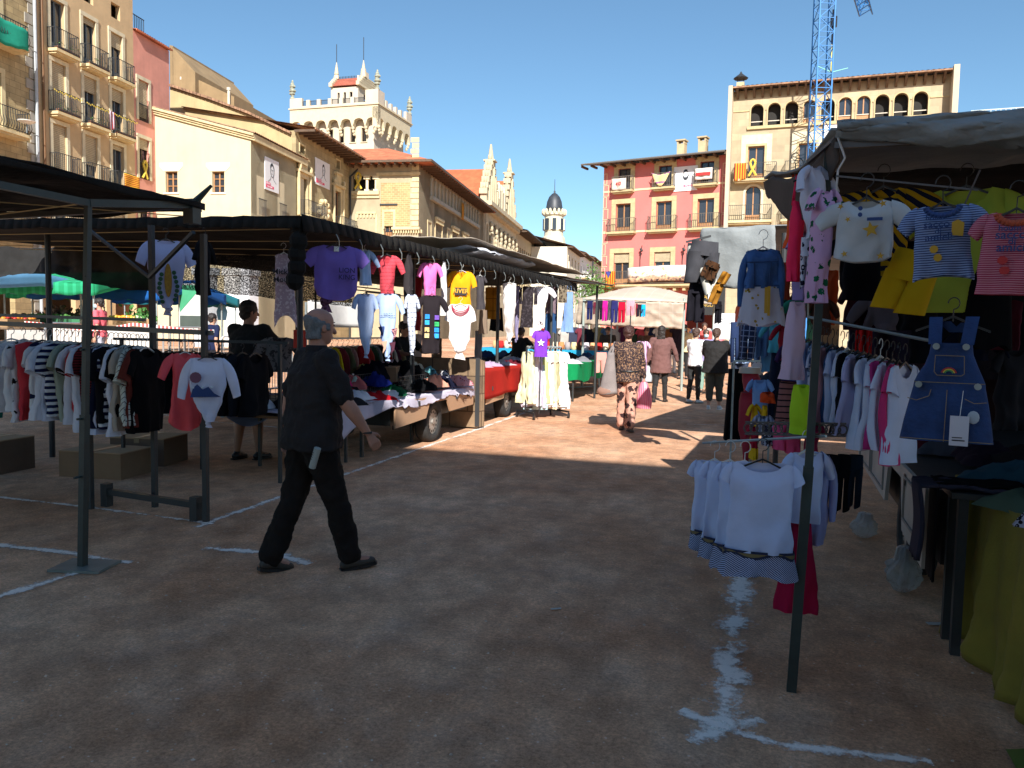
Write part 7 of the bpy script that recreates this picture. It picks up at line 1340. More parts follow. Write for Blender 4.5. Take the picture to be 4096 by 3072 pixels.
t = thing('litter', 'pale scrap of paper lying on the sand under the right table', 'paper', G(940, 625)+Vector((0, 0, .006)), .3); MB().box(-.07, .07, -.02, .02, 0, .003).build('paper', mat('paper', (.45, .44, .42)), t)
t = thing('litter', 'tiny white scrap lying in the middle of the sand', 'paper', G(556, 610)+Vector((0, 0, .006)), .6); MB().box(-.03, .03, -.008, .008, 0, .004).build('paper', mat('paper', 1), t)
t = thing('green_cloth_corner', 'corner of an olive green cloth lying on the sand at the lower right', 'cloth', G(1015, 760)); m = MB(); m.grid(lambda i, j: (-.02+.5*i, -.25+.3*i+.3*j-.1*i*j, .01+.012*abs(wr(i*2, j*2, 1))), 12, 8); m.build('cloth', mat('green_cloth', (.12, .16, .02)), t, True)
for i, (x, y, c, l_) in enumerate(((PY(864, 340, 7).x, 7.0, 'd02020', 'narrow bright red cloth'), (2.7, 7.6, '30343f', 'dark grey cloth'), (.9, 7.4, '3a2f3e', 'spotted mauve cloth'), (1.3, 7.8, 'b8431c', 'orange cloth'))):
    t = thing('hanging_cloth', '%s hanging at the back of the right stall' % l_, 'cloth', (x, y, 0)); m = MB(); w = (.06, .6, .3, .18)[i]; m.grid(lambda a, b_: (-w+2*w*a, .04*math.sin(14*a), 2.2-1.0*b_), 20, 8); m.build('cloth', cloth(c), t, True, .01)
for i in range(22):
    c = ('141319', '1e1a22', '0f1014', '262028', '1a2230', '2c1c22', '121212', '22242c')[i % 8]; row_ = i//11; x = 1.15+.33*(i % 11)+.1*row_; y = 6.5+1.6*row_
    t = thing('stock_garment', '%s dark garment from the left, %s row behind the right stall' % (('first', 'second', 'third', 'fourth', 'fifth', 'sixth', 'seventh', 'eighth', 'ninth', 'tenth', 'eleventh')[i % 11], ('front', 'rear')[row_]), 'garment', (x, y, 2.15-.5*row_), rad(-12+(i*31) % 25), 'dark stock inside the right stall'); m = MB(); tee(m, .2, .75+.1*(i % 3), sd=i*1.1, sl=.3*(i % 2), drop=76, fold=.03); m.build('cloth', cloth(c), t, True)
# ---- next stall up the right row
t = thing('grey_canopy_stall', 'second right stall with a grey canvas sheet above hanging trousers', 'stall', (-.2, 9.5, 0)); o = t.location
q1, q2, q3_, q4_ = PY(703, 229, 9.3), PY(775, 226, 9.0), PY(775, 292, 9.0), PY(696, 284, 9.3)
sheet('front_sheet', greyc, t, [q1, q2, q3_, q4_], 20, 14, 0, .04, o, sd=5); sheet('canopy', greyc, t, [q1, Vector((3.5, 8.8, 2.8)), Vector((3.5, 16, 2.7)), Vector((-.05, 16, 2.6))], 20, 20, .06, .03, o, sd=8)
m = MB(o); m.bar(PY(686, 242, 9.0), PY(711, 236, 9.0), .015).bar((.05, 9.2, 0), (.05, 9.2, 2.7), .03, 8).bar((-.05, 15.8, 0), (-.05, 15.8, 2.6), .03, 8); m.build('frame', iron, t)
for i, (X0, X1, Y0, Y1, c, yy, d_) in enumerate(((240, 330, 205, 440, 'a7a6a0', 9.1, 'pale grey trousers at the left of the bundle'), (255, 480, 190, 470, '45454a', 8.9, 'large dark grey trousers hung folded'), (370, 480, 330, 450, '4c3220', 8.8, 'brown patterned trousers tucked in the bundle'), (480, 545, 400, 480, 'a87528', 8.75, 'ochre shorts sticking out to the right'), (430, 500, 470, 610, 'a06f28', 8.75, 'slanted ochre trousers in the bundle'), (255, 375, 440, 720, '1b1a22', 9.0, 'black trousers hanging below the grey ones'), (300, 365, 630, 730, '70607a', 9.15, 'mauve trousers hanging lowest'), (430, 480, 590, 735, '17161c', 8.95, 'narrow black trousers at the right of the bundle'), (310, 420, 360, 540, 'c9c8be', 8.85, 'pale stone trouser leg folded across'))):
    k8('hung_trousers', d_, X0, X1, Y0, Y1, cloth(c, 'marble', '15120f', .06) if i == 2 else cloth(c), y=yy, og=(650, 212.5), s_=800/1327*.25, kind='trousers', sd=i*2., fold=.05, hg=None, flare=1.0, leg=1.12, group='bundle of hanging trousers', cr=.35, dp=.06).rotation_euler.y = (0, .1, .4, .5, .35, .05, 0, 0, -.3)[i]
t = thing('shop_sign', 'black shop sign with gold lettering behind the hanging trousers', 'sign', PY(710, 303, 34)); MB().box(-.55, .6, -.03, .03, -.5, .75).build('panel', mat('sign_black', (.012, .012, .012), .7), t); gd = mat('letter_gold', (.40, .25, .05), bump=0); text('A   LI', .3, gd, t, (.03, -.035, .25)); MB().box(-.08, .02, -.045, -.035, .08, .45).build('figure_print', wht, t); text('ANGLADA', .19, gd, t, (.03, -.035, -.1)); MB().bar((-.5, .04, .75), (-.5, .04, -2.6), .04).bar((.55, .04, .75), (.55, .04, -2.6), .04).build('legs', fk, t)
t = thing('easel_board', 'white board with a sketched sunburst further up the aisle', 'sign', PY(724, 327, 24)); MB().box(-.3, .3, -.02, .02, -.35, .4).build('board', mat('poster_white', 1), t); m = MB(); [m.bar((.05+.07*math.cos(a), -.025, .15+.07*math.sin(a)), (.05+.15*math.cos(a), -.025, .15+.15*math.sin(a)), .008) for a in [rad(x) for x in range(-20, 181, 33)]]; m.build('sunburst', ltr, t)
MB().bar((-.25, .04, .4), (-.25, .04, -1.5), .02).bar((.25, .04, .4), (.25, .04, -1.5), .02).build('legs', fk, t)
for i, (c, l_) in enumerate((('2b3a5e', 'dark blue checked'), ('1d2233', 'navy'), ('8fa8c8', 'pale denim'), ('3a4a70', 'mid blue'), ('c4cde0', 'whitish'), ('4a2a38', 'wine'))):
    garment('hung_jeans', '%s jeans in the row behind the denim jacket' % l_, 'garment', 735+9*i, 322, 362, 9, cloth(c), y=7.6, kind='trousers', sd=i, hg=None, group='jeans hung in the second right stall')
# ---------------------------------------------------------------- stall in the middle distance with the cream canvas
t = thing('cream_canopy_stall', 'cream canvas stall in the middle distance with leggings hung in front', 'stall', (-5.05, 21.3, 0)); o = t.location; crc = mat('cream_canvas', (.58, .47, .37), .9, .08, 1.5, .3, 8, pat='grid', c2=(.62, .53, .44), per=.35, duty=.06, trans=.15)
L0, R0 = PY(578, 299, 21.3), PY(684, 303, 21.0); LB, RB = PY(576, 324, 21.6), PY(682, 329, 21.2); AP = PY(622, 289.5, 22.5)
m = MB(o)
def cf(i, j):
    top_ = L0.lerp(R0, i); bot = LB.lerp(RB, i); return top_.lerp(bot, j)+Vector((0, .06*wr(i*3, j, 2), .02*wr(i*4, j, 6)-.12*math.sin(math.pi*i)*j*0+.1*math.sin(math.pi*i)*(1-j)*0))
m.grid(cf, 40, 14); m.build('front_sheet', crc, t, True, .015); m = MB(o); A2 = PY(655, 291, 24)
b4 = [L0+Vector((-.1, 0, .02)), R0+Vector((.05, 0, .02)), Vector((R0.x+.6, 26, 2.5)), Vector((L0.x-.3, 26, 2.6))]; sheet('canopy', crc, t, b4, 20, 12, -.42, .03, o, sd=2)
m = MB(o)
for x, y in ((-5.05, 21.32), (-2.35, 21.5), (-5.0, 26), (-1.9, 26)): m.bar((x, y, gh(x, y)), (x, y, 2.5), .035, 8)
m.bar((-5.05, 21.25, 2.42), (-2.35, 21.2, 2.35), .025).bar((-5.3, 20.9, .02), (-4.8, 21.7, .02), .03); m.build('frame', mat('pale_green_steel', (.28, .33, .30), .5), t)
q7 = lambda X, Y: (475+.1205*X, 125+.1205*Y)
for i, (X0, X1, Y0, Y1, c, d_) in enumerate(((930, 980, 1460, 1615, '1e2350', 'navy'), (980, 1015, 1470, 1570, '6b2438', 'wine'), (1010, 1060, 1460, 1615, '232126', 'black'), (1058, 1105, 1458, 1625, 'c01f8c', 'magenta'), (1105, 1135, 1460, 1620, '4c4850', 'grey'), (1130, 1190, 1458, 1640, '2b2c62', 'indigo'), (1190, 1250, 1470, 1640, 'b51232', 'crimson'), (1255, 1330, 1455, 1580, 'e59aa6', 'rose pink'), (1335, 1350, 1480, 1590, '8f1630', 'dark red'), (1345, 1395, 1490, 1590, '26222c', 'dark'), (1380, 1418, 1490, 1590, '1aa8dc', 'cyan'))):
    garment('leggings', '%s leggings hung in front of the cream canvas stall' % d_, 'garment', 475+.1205*(X0+X1)/2, 125+.1205*Y0, 125+.1205*Y1, .1205*(X1-X0), cloth(c), y=20.3, kind='trousers', sd=i, hg=None, fold=.03, group='leggings at the cream canvas stall')
t = thing('hanging_rail', 'dark rail in front of the cream canvas with leggings on it', 'rack', PY(590, 301, 20.35)); a_, b_ = PY(586, 300.5, 20.35), PY(646, 302.5, 20.35); MB(t.location).bar(a_, b_, .02).bar(PY(598, 301, 20.35), (PY(598, 301, 20.35).x, 20.35, 0), .02).bar(PY(612, 301, 20.35), (PY(612, 301, 20.35).x, 20.35, 0), .02).bar(PY(631, 301, 20.35), (PY(631, 301, 20.35).x, 20.35, 0), .02).build('rail', fk, t)
h7('pink_shorts', 'pair of dusty pink shorts hanging low by the green cloth', 1045, 1180, 795, 975, cloth('d89c92'), x=None, y=18.6, kind='trousers', sd=3, group=None, hg=hblk, cr=.4)
h7('lilac_dress', 'lilac striped dress hanging behind the woman in the net top', 1435, 1530, 695, 960, cloth('d9bcd2', 'x', 'b48cb0', .05), x=None, y=17.5, sd=4, sl=.15, group=None)
def table(label, x0, x1, y0, y1, z, mt, cat='table', drop_=.4):
    t = thing('market_table', label, cat, ((x0+x1)/2, (y0+y1)/2, gh(x0, y0))); o = t.location; z += o.z; MB(o).box(x0+.05, x1-.05, y0+.05, y1-.05, z-.04, z-.01).build('table_top', plank, t)
    for x, y in ((x0+.1, y0+.1), (x1-.1, y0+.1), (x0+.1, y1-.1), (x1-.1, y1-.1)): MB(o).bar((x, y, o.z), (x, y, z-.04), .025).build('leg', fk, t)
    m = MB(o); R = [(x0, y0), (x1, y0), (x1, y1), (x0, y1), (x0, y0)]; P_ = []
    for (a, b_), (c, d) in zip(R[:-1], R[1:]): P_ += [(a+(c-a)*k/12, b_+(d-b_)*k/12) for k in range(12)]
    P_.append(R[-1]); n = len(P_); m.add([(x, y, z) for x, y in P_]+[(x+.04*math.sin(k*1.9), y+.04*math.cos(k*2.3), z-drop_-.05*math.sin(k*.9)) for k, (x, y) in enumerate(P_)], [(k, k+1, n+k+1, n+k) for k in range(n-1)]); m.add([(x0, y0, z), (x1, y0, z), (x1, y1, z), (x0, y1, z)], [(0, 1, 2, 3)]); m.build('cloth', mt, t, True); return t
table('table under a green cloth piled with dark and white folded clothes', -6.6, -4.15, 17.0, 19.6, .85, cloth('128a52'))
for i in range(10): heap('folded_clothes', '%s folded clothes on the green table' % ('white', 'black', 'grey', 'white flecked', 'navy', 'ash', 'jet black', 'cream', 'dark blue', 'ivory')[i], (-4.4-.45*(i % 5), 17.3+1.3*(i//5), .87), .3, cloth(('d8d8e0', '141418', '5a5a66', 'cfcfe0', '1c2440', '8a8a90', '0e0e10', 'e0d8c8', '22305a', 'e8e4d8')[i]), 'folded clothes on the green table', i, .1)
table('long table with a bright blue edge cloth and rows of rolled scarves', -8.5, -3.6, 22.0, 23.4, 1.0, cloth('2f9ec8'), drop_=.25)
rnd = random.Random(5)
for i in range(24): c = ('e0b080', 'c9302f', 'efe2c8', 'd88a5a', 'a8a0a0', 'f0d9a0', '6f4a3a', 'd8d0d8')[i % 8]; t = thing('rolled_scarf', '%s rolled scarf, %s from the left along the blue edged table' % (('peach', 'red', 'cream', 'orange', 'grey', 'yellow', 'brown', 'white')[i % 8], ('first', 'second', 'third')[i//8]+' of its colour'), 'scarf', (-7.9+.185*i, 22.1, 1.13), 0, 'rolled scarves on the blue table'); MB().lathe([(.07, -.12), (.09, 0), (.07, .12)], (0, 0, 0), 8).build('roll', cloth(c), t, True)
for i in range(12): heap('scarf_heap', '%s heap of scarves behind the rolled ones' % ('brown', 'rust', 'leopard', 'black', 'dark red', 'tan', 'dark brown', 'chestnut', 'grey', 'cocoa', 'umber', 'wine')[i], (-7.6+.36*i, 22.6, 1.03), .25, cloth(('6a4430', '8a4a2c', '7d684c', '1c1a1a', '6a1c22', '9a7c5c', '3c2a20', '7a3f28', '6f6c6c', '54382a', '4c3324', '5a1a28')[i]), 'heaps of scarves on the blue table', i*1.1, .2)
table('dark table heaped with bags and jeans below the blue edged one', -8.0, -4.2, 20.0, 21.6, .8, cloth('2a2a34'))
for i in range(9): heap('dark_bundle', '%s bundle on the dark table in the middle distance' % ('navy', 'slate', 'black', 'maroon', 'indigo', 'graphite', 'brown', 'dusk blue', 'ink')[i], (-7.6+.4*i, 20.5+.3*(i % 2), .83), .28, cloth(('1c2848', '3a4252', '121216', '4a1820', '20285c', '2c2e34', '3a2620', '30405c', '10131c')[i]), 'bundles on the dark table', i*1.3, .2)
# hanging stock at the back of the middle stalls
bk = [('8a2430', 'dark red coat'), ('5c5652', 'grey brown coat'), ('b8b0a8', 'pale jacket'), ('3b3f52', 'slate jacket'), ('70303c', 'maroon dress'), ('20222a', 'black coat'), ('9c8a5c', 'khaki jacket'), ('4c6a88', 'blue shirt'), ('c8beb4', 'off white dress'), ('5a2a48', 'plum dress'), ('324a3a', 'green jacket'), ('c04a58', 'rose dress'), ('1f2c4c', 'navy coat'), ('d8d4cc', 'white shirt'), ('7a5034', 'brown jacket'), ('2c2430', 'dark coat')]
for i, (c, d_) in enumerate(bk): garment('stock_garment', '%s in the hanging stock behind the scarf tables' % d_, 'garment', 548+8.6*i, 327+(i % 3), 352+(i*5 % 9), 9.5, cloth(c), y=25.2, sd=i, sl=.15, hg=None, group='stock hung behind the scarf tables')
for i in range(12): c, d_ = bk[(i*5) % 16]; garment('stock_garment', '%s hung beside the aisle under the cream canvas end' % d_, 'garment', 655+5.2*i, 328+(i % 2), 350+(i*7 % 8), 6, cloth(c), y=28+(i % 3), sd=i+20, sl=.1, hg=None, group='stock hung at the far aisle')
# far lamp post and sapling beyond
t = thing('lamp_post', 'dark slim post at the far end of the street by the rose house', 'post', dep(592, 300, 60)*1.0); t.location.z = gh(t.location.x, t.location.y); MB().bar((0, 0, 0), (0, 0, 6.4), .1, 8, .07).bar((0, 0, 0), (0, 0, .8), .16, 8).build('post', iron, t)
p = dep(600, 300, 56); t = thing('street_tree', 'small leafy tree in front of the far street beside the rose house', 'tree', (p.x-.6, p.y, gh(p.x, p.y))); MB().bar((0, 0, 0), (.05, 0, 2.6), .09, 8, .06).bar((.05, 0, 2.4), (.5, 0, 3.4), .04).bar((.05, 0, 2.4), (-.4, .2, 3.5), .04).build('trunk', wood, t); m = MB(); rnd = random.Random(3)
for k in range(900):
    c = Vector((rnd.gauss(0, .6), rnd.gauss(0, .6), 4.0+rnd.gauss(0, .75))); a = Vector((rnd.uniform(-1, 1), rnd.uniform(-1, 1), rnd.uniform(-1, 1))).normalized()*.16; b_ = a.cross(Vector((.3, 1, rnd.random()))).normalized()*.07
    m.add([c-b_, c+a*.5-b_, c+a, c+b_], [(0, 1, 2, 3)])
m.build('crown', mat('leaves', 1), t)
# ---------------------------------------------------------------- ground boxes and the produce market behind the left rack
carton('large brown cardboard box on the sand under the left rail', G(107, 474)+Vector((0, 0, 0)), (.36, .25, .13), .12); carton('dark cardboard box on the sand behind the brown one', G(150, 462), (.32, .25, .15), .2, mat('cardboard_dark', (.14, .09, .06), .9)); carton('cardboard box at the left frame edge under the rail', G(-6, 470), (.28, .25, .17), .1, mat('cardboard_dark', 1))
t = thing('side_table', 'small table with a pale blue cloth beside the vendor', 'table', (-4.9, 6.9, 0)); o = t.location; a_ = G(260, 466)
for x, y in ((a_.x, a_.y), (a_.x+.75, a_.y+.05), (a_.x, a_.y+.6), (a_.x+.75, a_.y+.6)): MB(o).bar((x, y, 0), (x, y, .74), .022).build('leg', fk, t)
MB(o).box(a_.x-.35, a_.x+.8, a_.y-.05, a_.y+.65, .74, .76).build('table_top', plank, t); m = MB(o); m.grid(lambda i, j: (a_.x-.4+.9*i+.03*math.sin(9*j), a_.y-.1+.7*min(1, (1-j)*1.6), .775-(.22+.1*math.sin(5*i))*max(0, j-.4)/.6), 20, 14); m.build('cloth', cloth('7f8db0'), t, True)
heap('dark_bundle', 'dark handbag shaped bundle on the small table', (a_.x+.3, a_.y+.3, .78), .2, BLK, None, 4, .1).pop('group') if False else None
def canopy_umb(label, c, w, d, z, rise, mt, group, ang=0):
    t = thing('market_canopy', label, 'canopy', (c[0], c[1], gh(*c)), ang, group); m = MB()
    m.grid(lambda i, j: ((i-.5)*w, (j-.5)*d, z+rise*(1-2*abs(j-.5))*(1-.15*abs(i-.5))-.12*math.sin(math.pi*i)*(1-abs(2*j-1))*.4), 24, 16); n = 40
    for (ya) in (-d/2, d/2):
        m.grid(lambda i, j, ya=ya: ((i-.5)*w, ya+(.02*math.sin(30*i)), z-.26*j-.05*j*abs(math.sin(i*w*5))), 60, 3)
    m.grid(lambda i, j: (w/2, (i-.5)*d, z+rise*(1-2*abs(i-.5))*.92-.3*j), 20, 3); m.build('canvas', mt, t, True, .01)
    for x in (-w/2+.1, w/2-.1):
        for y in (-d/2+.1, d/2-.1): MB().bar((x, y, 0), (x, y, z), .025, 6).build('pole', steel, t)
    return t
MG = 'produce stalls behind the left racks'
grn = mat('green_striped_canvas', '1fa06c', .85, .06, 2, .2, 10, pat='x', c2='2fb582', per=.22, duty=.6, trans=.35); bluc = mat('blue_canvas', '1565b4', .85, .1, 2, trans=.35); blp = mat('pale_blue_canvas', '5f93b8', .85, .1, 2, trans=.2)
p = dep(45, 300, 21); canopy_umb('green striped canopy over the fruit stall behind the left rack', (p.x, p.y), 5.4, 3.4, 1.9, .4, grn, MG, rad(10))
p = dep(132, 300, 23); canopy_umb('blue scalloped canopy right of the green one', (p.x, p.y), 4.0, 3.4, 1.85, .38, bluc, MG, rad(8))
p = dep(-12, 300, 19); canopy_umb('pale blue canopy at the left frame edge', (p.x, p.y), 3.0, 3.0, 1.95, .15, blp, MG, rad(8))
p = dep(182, 300, 27); canopy_umb('small teal canopy partly hidden by the corn tee', (p.x, p.y), 2.4, 3, 1.85, .35, mat('teal_canvas', '12707c', .85), MG)
def crate(label, c, rz, fruit, fm, sd=0, n=26, box=None, r=.045, grp='fruit and vegetable crates'):
    t = thing('produce_crate', label, 'crate', c, rz, grp); m = MB(); m.box(-.3, .3, -.2, -.18, 0, .16).box(-.3, .3, .18, .2, 0, .16).box(-.3, -.28, -.18, .18, 0, .16).box(.28, .3, -.18, .18, 0, .16).box(-.28, .28, -.18, .18, .0, .02); m.build('crate_body', box or mat('crate_wood', (.35, .22, .11)), t)
    m = MB(); rnd = random.Random(sd)
    for k in range(n): m.ball((rnd.uniform(-.25, .25), rnd.uniform(-.15, .15), .14+rnd.random()*.07), (r, r, r*.95), 7, 5)
    m.build(fruit, fm, t, True); return t
og_ = mat('oranges', (.75, .25, .02), .5, .1); tom = mat('tomatoes', (.45, .03, .02), .4, .1); grl = mat('green_leaves', (.05, .16, .03), .8, .3, 8); yl = mat('lemons', (.7, .5, .05), .5, .1); bc = mat('plastic_crate_black', (.015, .015, .015), .5); gc = mat('plastic_crate_green', (.02, .15, .06), .5); yc = mat('plastic_crate_yellow', (.55, .38, .03), .5)
def stand(label, u0, u1, dist, z, mt):
    a, c = dep(u0, 320, dist), dep(u1, 320, dist+.6); mid = (a+c)/2; g0 = gh(mid.x, mid.y); L_ = Vector((c.x-a.x, c.y-a.y)).length; rz = math.atan2(c.y-a.y, c.x-a.x); t = thing('produce_stand', label, 'stand', (mid.x, mid.y, g0), rz, 'produce stands')
    MB().box(-L_/2, L_/2, -.5, .5, z-.05, z).build('top', plank, t); MB().box(-L_/2+.01, L_/2-.01, -.5, -.47, 0, z-.05).build('front_panel', mt, t); MB().box(-L_/2+.1, -L_/2+.16, .3, .36, 0, z-.05).box(L_/2-.16, L_/2-.1, .3, .36, 0, z-.05).build('legs', steel, t); return t, L_
def fill(t, L_, z, kinds, nm):
    for i in range(len(kinds)):
        lab, fr_, fm, bx = kinds[i]; x = -L_/2+.35+(L_-.7)*i/max(1, len(kinds)-1); M_ = Matrix.Translation(t.location) @ Matrix.Rotation(t.rotation_euler.z, 4, 'Z'); p_ = M_ @ Vector((x, -.2, z+.001)); crate(lab+' '+nm, p_, t.rotation_euler.z, fr_, fm, i+len(lab), box=bx)
wp = mat('pale_panel', (.62, .60, .56), .8)
t, L_ = stand('pale fronted stand of oranges at the far left', -6, 32, 15.5, .88, wp); fill(t, L_, .88, [('crate of red tomatoes', 'tomatoes', tom, None), ('crate of oranges', 'oranges', og_, None), ('second crate of oranges', 'oranges', og_, None)], 'on the far left stand')
t, L_ = stand('long pale stand behind the barrier under the green canopy', 10, 84, 19.5, .9, wp); fill(t, L_, .9, [('black crate of aubergines', 'aubergines', mat('aubergines', (.02, .01, .03), .3), bc), ('green crate of lettuces', 'lettuces', grl, gc), ('black crate of herbs', 'herbs', grl, bc), ('black crate of dark greens', 'greens', grl, bc), ('wooden crate of beans', 'beans', grl, None), ('green crate of chard', 'chard', grl, gc)], 'under the green canopy')
t, L_ = stand('stand of oranges and greens under the blue canopy', 104, 150, 20, .9, wp); fill(t, L_, .9, [('crate of lemons', 'lemons', yl, None), ('crate of bright oranges', 'oranges', og_, None), ('yellow crate of oranges', 'oranges', og_, yc), ('crate of leafy cabbages', 'cabbages', grl, None), ('crate of cauliflowers', 'cauliflowers', mat('cauliflowers', (.6, .6, .4)), None)], 'under the blue canopy')
for i, (u, v) in enumerate(((56, 303), (74, 306), (140, 307), (60, 300))):
    p = dep(u, v, 20.5); t = thing('leafy_bunch', ('bushy dry flower bunch', 'bunch of brown leaves', 'large leafy vegetable heap', 'tall dried grass bunch')[i]+' at the produce stalls', 'plants', (p.x, p.y, gh(p.x, p.y)+.9)); m = MB(); rnd = random.Random(i)
    for k in range(160): c = Vector((rnd.gauss(0, .2), rnd.gauss(0, .15), .05+abs(rnd.gauss(0, .15)))); a = Vector((rnd.uniform(-1, 1), rnd.uniform(-1, 1), rnd.uniform(0, 1))).normalized()*.10; b_ = a.cross(Vector((.3, 1, .2))).normalized()*.04; m.add([c-b_, c+a-b_, c+a+b_, c+b_], [(0, 1, 2, 3)])
    m.build('leaves', (mat('dry_leaves', (.2, .13, .1)), mat('brown_leaves', (.12, .09, .04)), grl, mat('dry_leaves', 1))[i], t)
def barrier(label, a, c):
    g0 = gh((a.x+c.x)/2, (a.y+c.y)/2); L_ = Vector((c.x-a.x, c.y-a.y)).length; t = thing('crowd_barrier', label, 'barrier', (a.x, a.y, g0), math.atan2(c.y-a.y, c.x-a.x), 'steel crowd barriers'); m = MB(); m.path([(0, 0, .25), (0, 0, .95), (.12, 0, 1.08), (L_-.12, 0, 1.08), (L_, 0, .95), (L_, 0, .25), (0, 0, .25)], .022, 6); n = int(L_/.13)
    for k in range(1, n): m.bar((L_*k/n, 0, .25), (L_*k/n, 0, 1.08), .009)
    for x in (.3, L_-.3): m.bar((x, -.3, .02), (x, .3, .02), .02).bar((x, 0, .02), (x, 0, .25), .02)
    m.build('frame', mat('bright_steel', (.5, .5, .5), .4, metal=.6), t)
barrier('steel barrier left of the woman in coral', dep(44.5, 320, 15.2), dep(82, 320, 16.5)); barrier('steel barrier right of the corn tee', dep(163, 320, 18), dep(203, 320, 19)); barrier('steel barrier behind the vendor', dep(218, 320, 18), dep(252, 320, 18.6)); barrier('steel barrier partly hidden by the vendor', dep(264, 320, 16), dep(292, 320, 17.5))
t = thing('barrier_tape', 'red and white warning tape sagging between the barriers', 'tape', (0, 0, 0)); m = MB(); m2 = MB(); P_ = [dep(u, 322-0, 15.6)+Vector((0, 0, 0)) for u in range(18, 215, 2)]
for k, (a, b_) in enumerate(zip(P_[:-1], P_[1:])):
    z = lambda k: 1.62+gh(-14, 10)-.62+.03*math.sin(k*.11)-.10*abs(math.sin(k*.055)); (m if k % 2 else m2).add([(a.x, a.y, z(k)), (b_.x, b_.y, z(k+1)), (b_.x, b_.y, z(k+1)+.06), (a.x, a.y, z(k)+.06)], [(0, 1, 2, 3)])
m.build('tape', mat('tape_white', (.75, .75, .73), bump=0), t); m2.build('red_stripes', mat('tape_red', (.6, .05, .04), bump=0), t)
t = thing('parked_van', 'white van parked behind the racks on the left of the square', 'van', dep(30, 330, 13)*1.0); t.location.z = gh(t.location.x, t.location.y)
bpy.data.objects.remove(t)
t = thing('white_table', 'long white counter catching the sun behind the left rack', 'table', dep(95, 335, 13.2)); t.location.z = g0 = gh(t.location.x, t.location.y); t.rotation_euler.z = rad(14); MB().box(-2.4, 2.6, -.4, .4, .68, .72).build('table_top', mat('white_laminate', (.6, .6, .58), .5), t); MB().box(-2.3, 2.5, -.38, -.36, .3, .68).build('front_panel', mat('white_laminate', 1), t); MB().box(-2.2, -2.15, -.3, .3, 0, .68).box(2.3, 2.35, -.3, .3, 0, .68).build('legs', steel, t)
t = thing('hat_stand', 'shop stand with a yellow straw hat behind the vendor', 'stand', dep(222, 308, 28)); t.location.z = gh(t.location.x, t.location.y)+.1; MB().bar((0, 0, 0), (0, 0, 1.6), .03).lathe([(.14, 0), (.19, .3), (.12, .5), (.06, .6)], (0, 0, 1.0), 10).build('form', cloth('7fb0c8'), t); MB().lathe([(.22, 0), (.22, .02), (.11, .03), (.1, .13), (.04, .15)], (0, 0, 1.6), 14).build('straw_hat', mat('straw', 'd8c860'), t)
for i, (u, c) in enumerate(((236, 'd8d6d2'), (247, 'cfd0d4'), (206, 'bfc4c8'))): t = thing('sunshade_post', 'pale shop pillar %s the vendor' % ('right behind', 'further right behind', 'left behind')[i], 'pillar', dep(u, 310, 33)); t.location.z = 0; MB().box(-.35, .35, -.3, .3, 0, 3.6).box(-.42, .42, -.36, .36, 3.6, 3.9).build('pillar', mat('pillar_'+c, c), t)
t = thing('menu_board', 'green and white shop board behind the corn tee', 'sign', dep(192.5, 305, 22)); MB().box(-.45, .45, -.03, .03, -.7, .6).build('board', mat('board_white', (.5, .52, .5), bump=0), t); MB().prism([(-.4, .55), (.4, .55), (-.4, -.2)], -.04, -.031).build('green_corner', mat('board_green', (.05, .3, .15), bump=0), t); MB().box(-.4, .4, -.04, -.031, -.6, -.3).build('dark_panel', mat('board_dark', (.06, .08, .07), bump=0), t); MB().bar((-.3, 0, -.7), (-.3, 0, -1.6), .02).bar((.3, 0, -.7), (.3, 0, -1.6), .02).build('legs', steel, t)
# ---------------------------------------------------------------- people
tex = bpy.data.textures.new('folds', 'CLOUDS'); tex.noise_scale = .09; tex.noise_depth = 2
texh = bpy.data.textures.new('hair_strands', 'CLOUDS'); texh.noise_scale = .03
def remesh(o, vox, smooth=4, disp=0, tx=None):
    md = o.modifiers.new('surface', 'REMESH'); md.mode = 'VOXEL'; md.voxel_size = vox; md.use_smooth_shade = True
    s_ = o.modifiers.new('relax', 'SMOOTH'); s_.factor = .5; s_.iterations = smooth
    if disp: d = o.modifiers.new('folds', 'DISPLACE'); d.texture = tx or tex; d.strength = disp; d.mid_level = .5; d.texture_coords = 'LOCAL'
def cap(m, a, b, r0, r1, n=14):
    a, b = Vector(a), Vector(b); ax = b-a; L_ = ax.length
    if L_ < 1e-5: m.ball(a, r0, n, 8); return
    ax.normalize(); t = Vector((0, 0, 1)) if abs(ax.z) < .9 else Vector((0, 1, 0)); e1 = ax.cross(t).normalized(); e2 = ax.cross(e1); R = []; P_ = [(-1, .02, r0), (-.7, .71, r0), (0, 1, r0)]
    rows = [(a-ax*r0, .02*r0), (a-ax*r0*.7, r0*.71), (a, r0), (a.lerp(b, .5), (r0+r1)/2), (b, r1), (b+ax*r1*.7, r1*.71), (b+ax*r1, .02*r1)]
    for p, r in rows: R += [p+(e1*math.cos(2*math.pi*i/n)+e2*math.sin(2*math.pi*i/n))*r for i in range(n)]
    m.add(R, [(j*n+i, j*n+(i+1) % n, (j+1)*n+(i+1) % n, (j+1)*n+i) for j in range(6) for i in range(n)]+[tuple(range(n-1, -1, -1)), tuple(range(6*n, 7*n))])
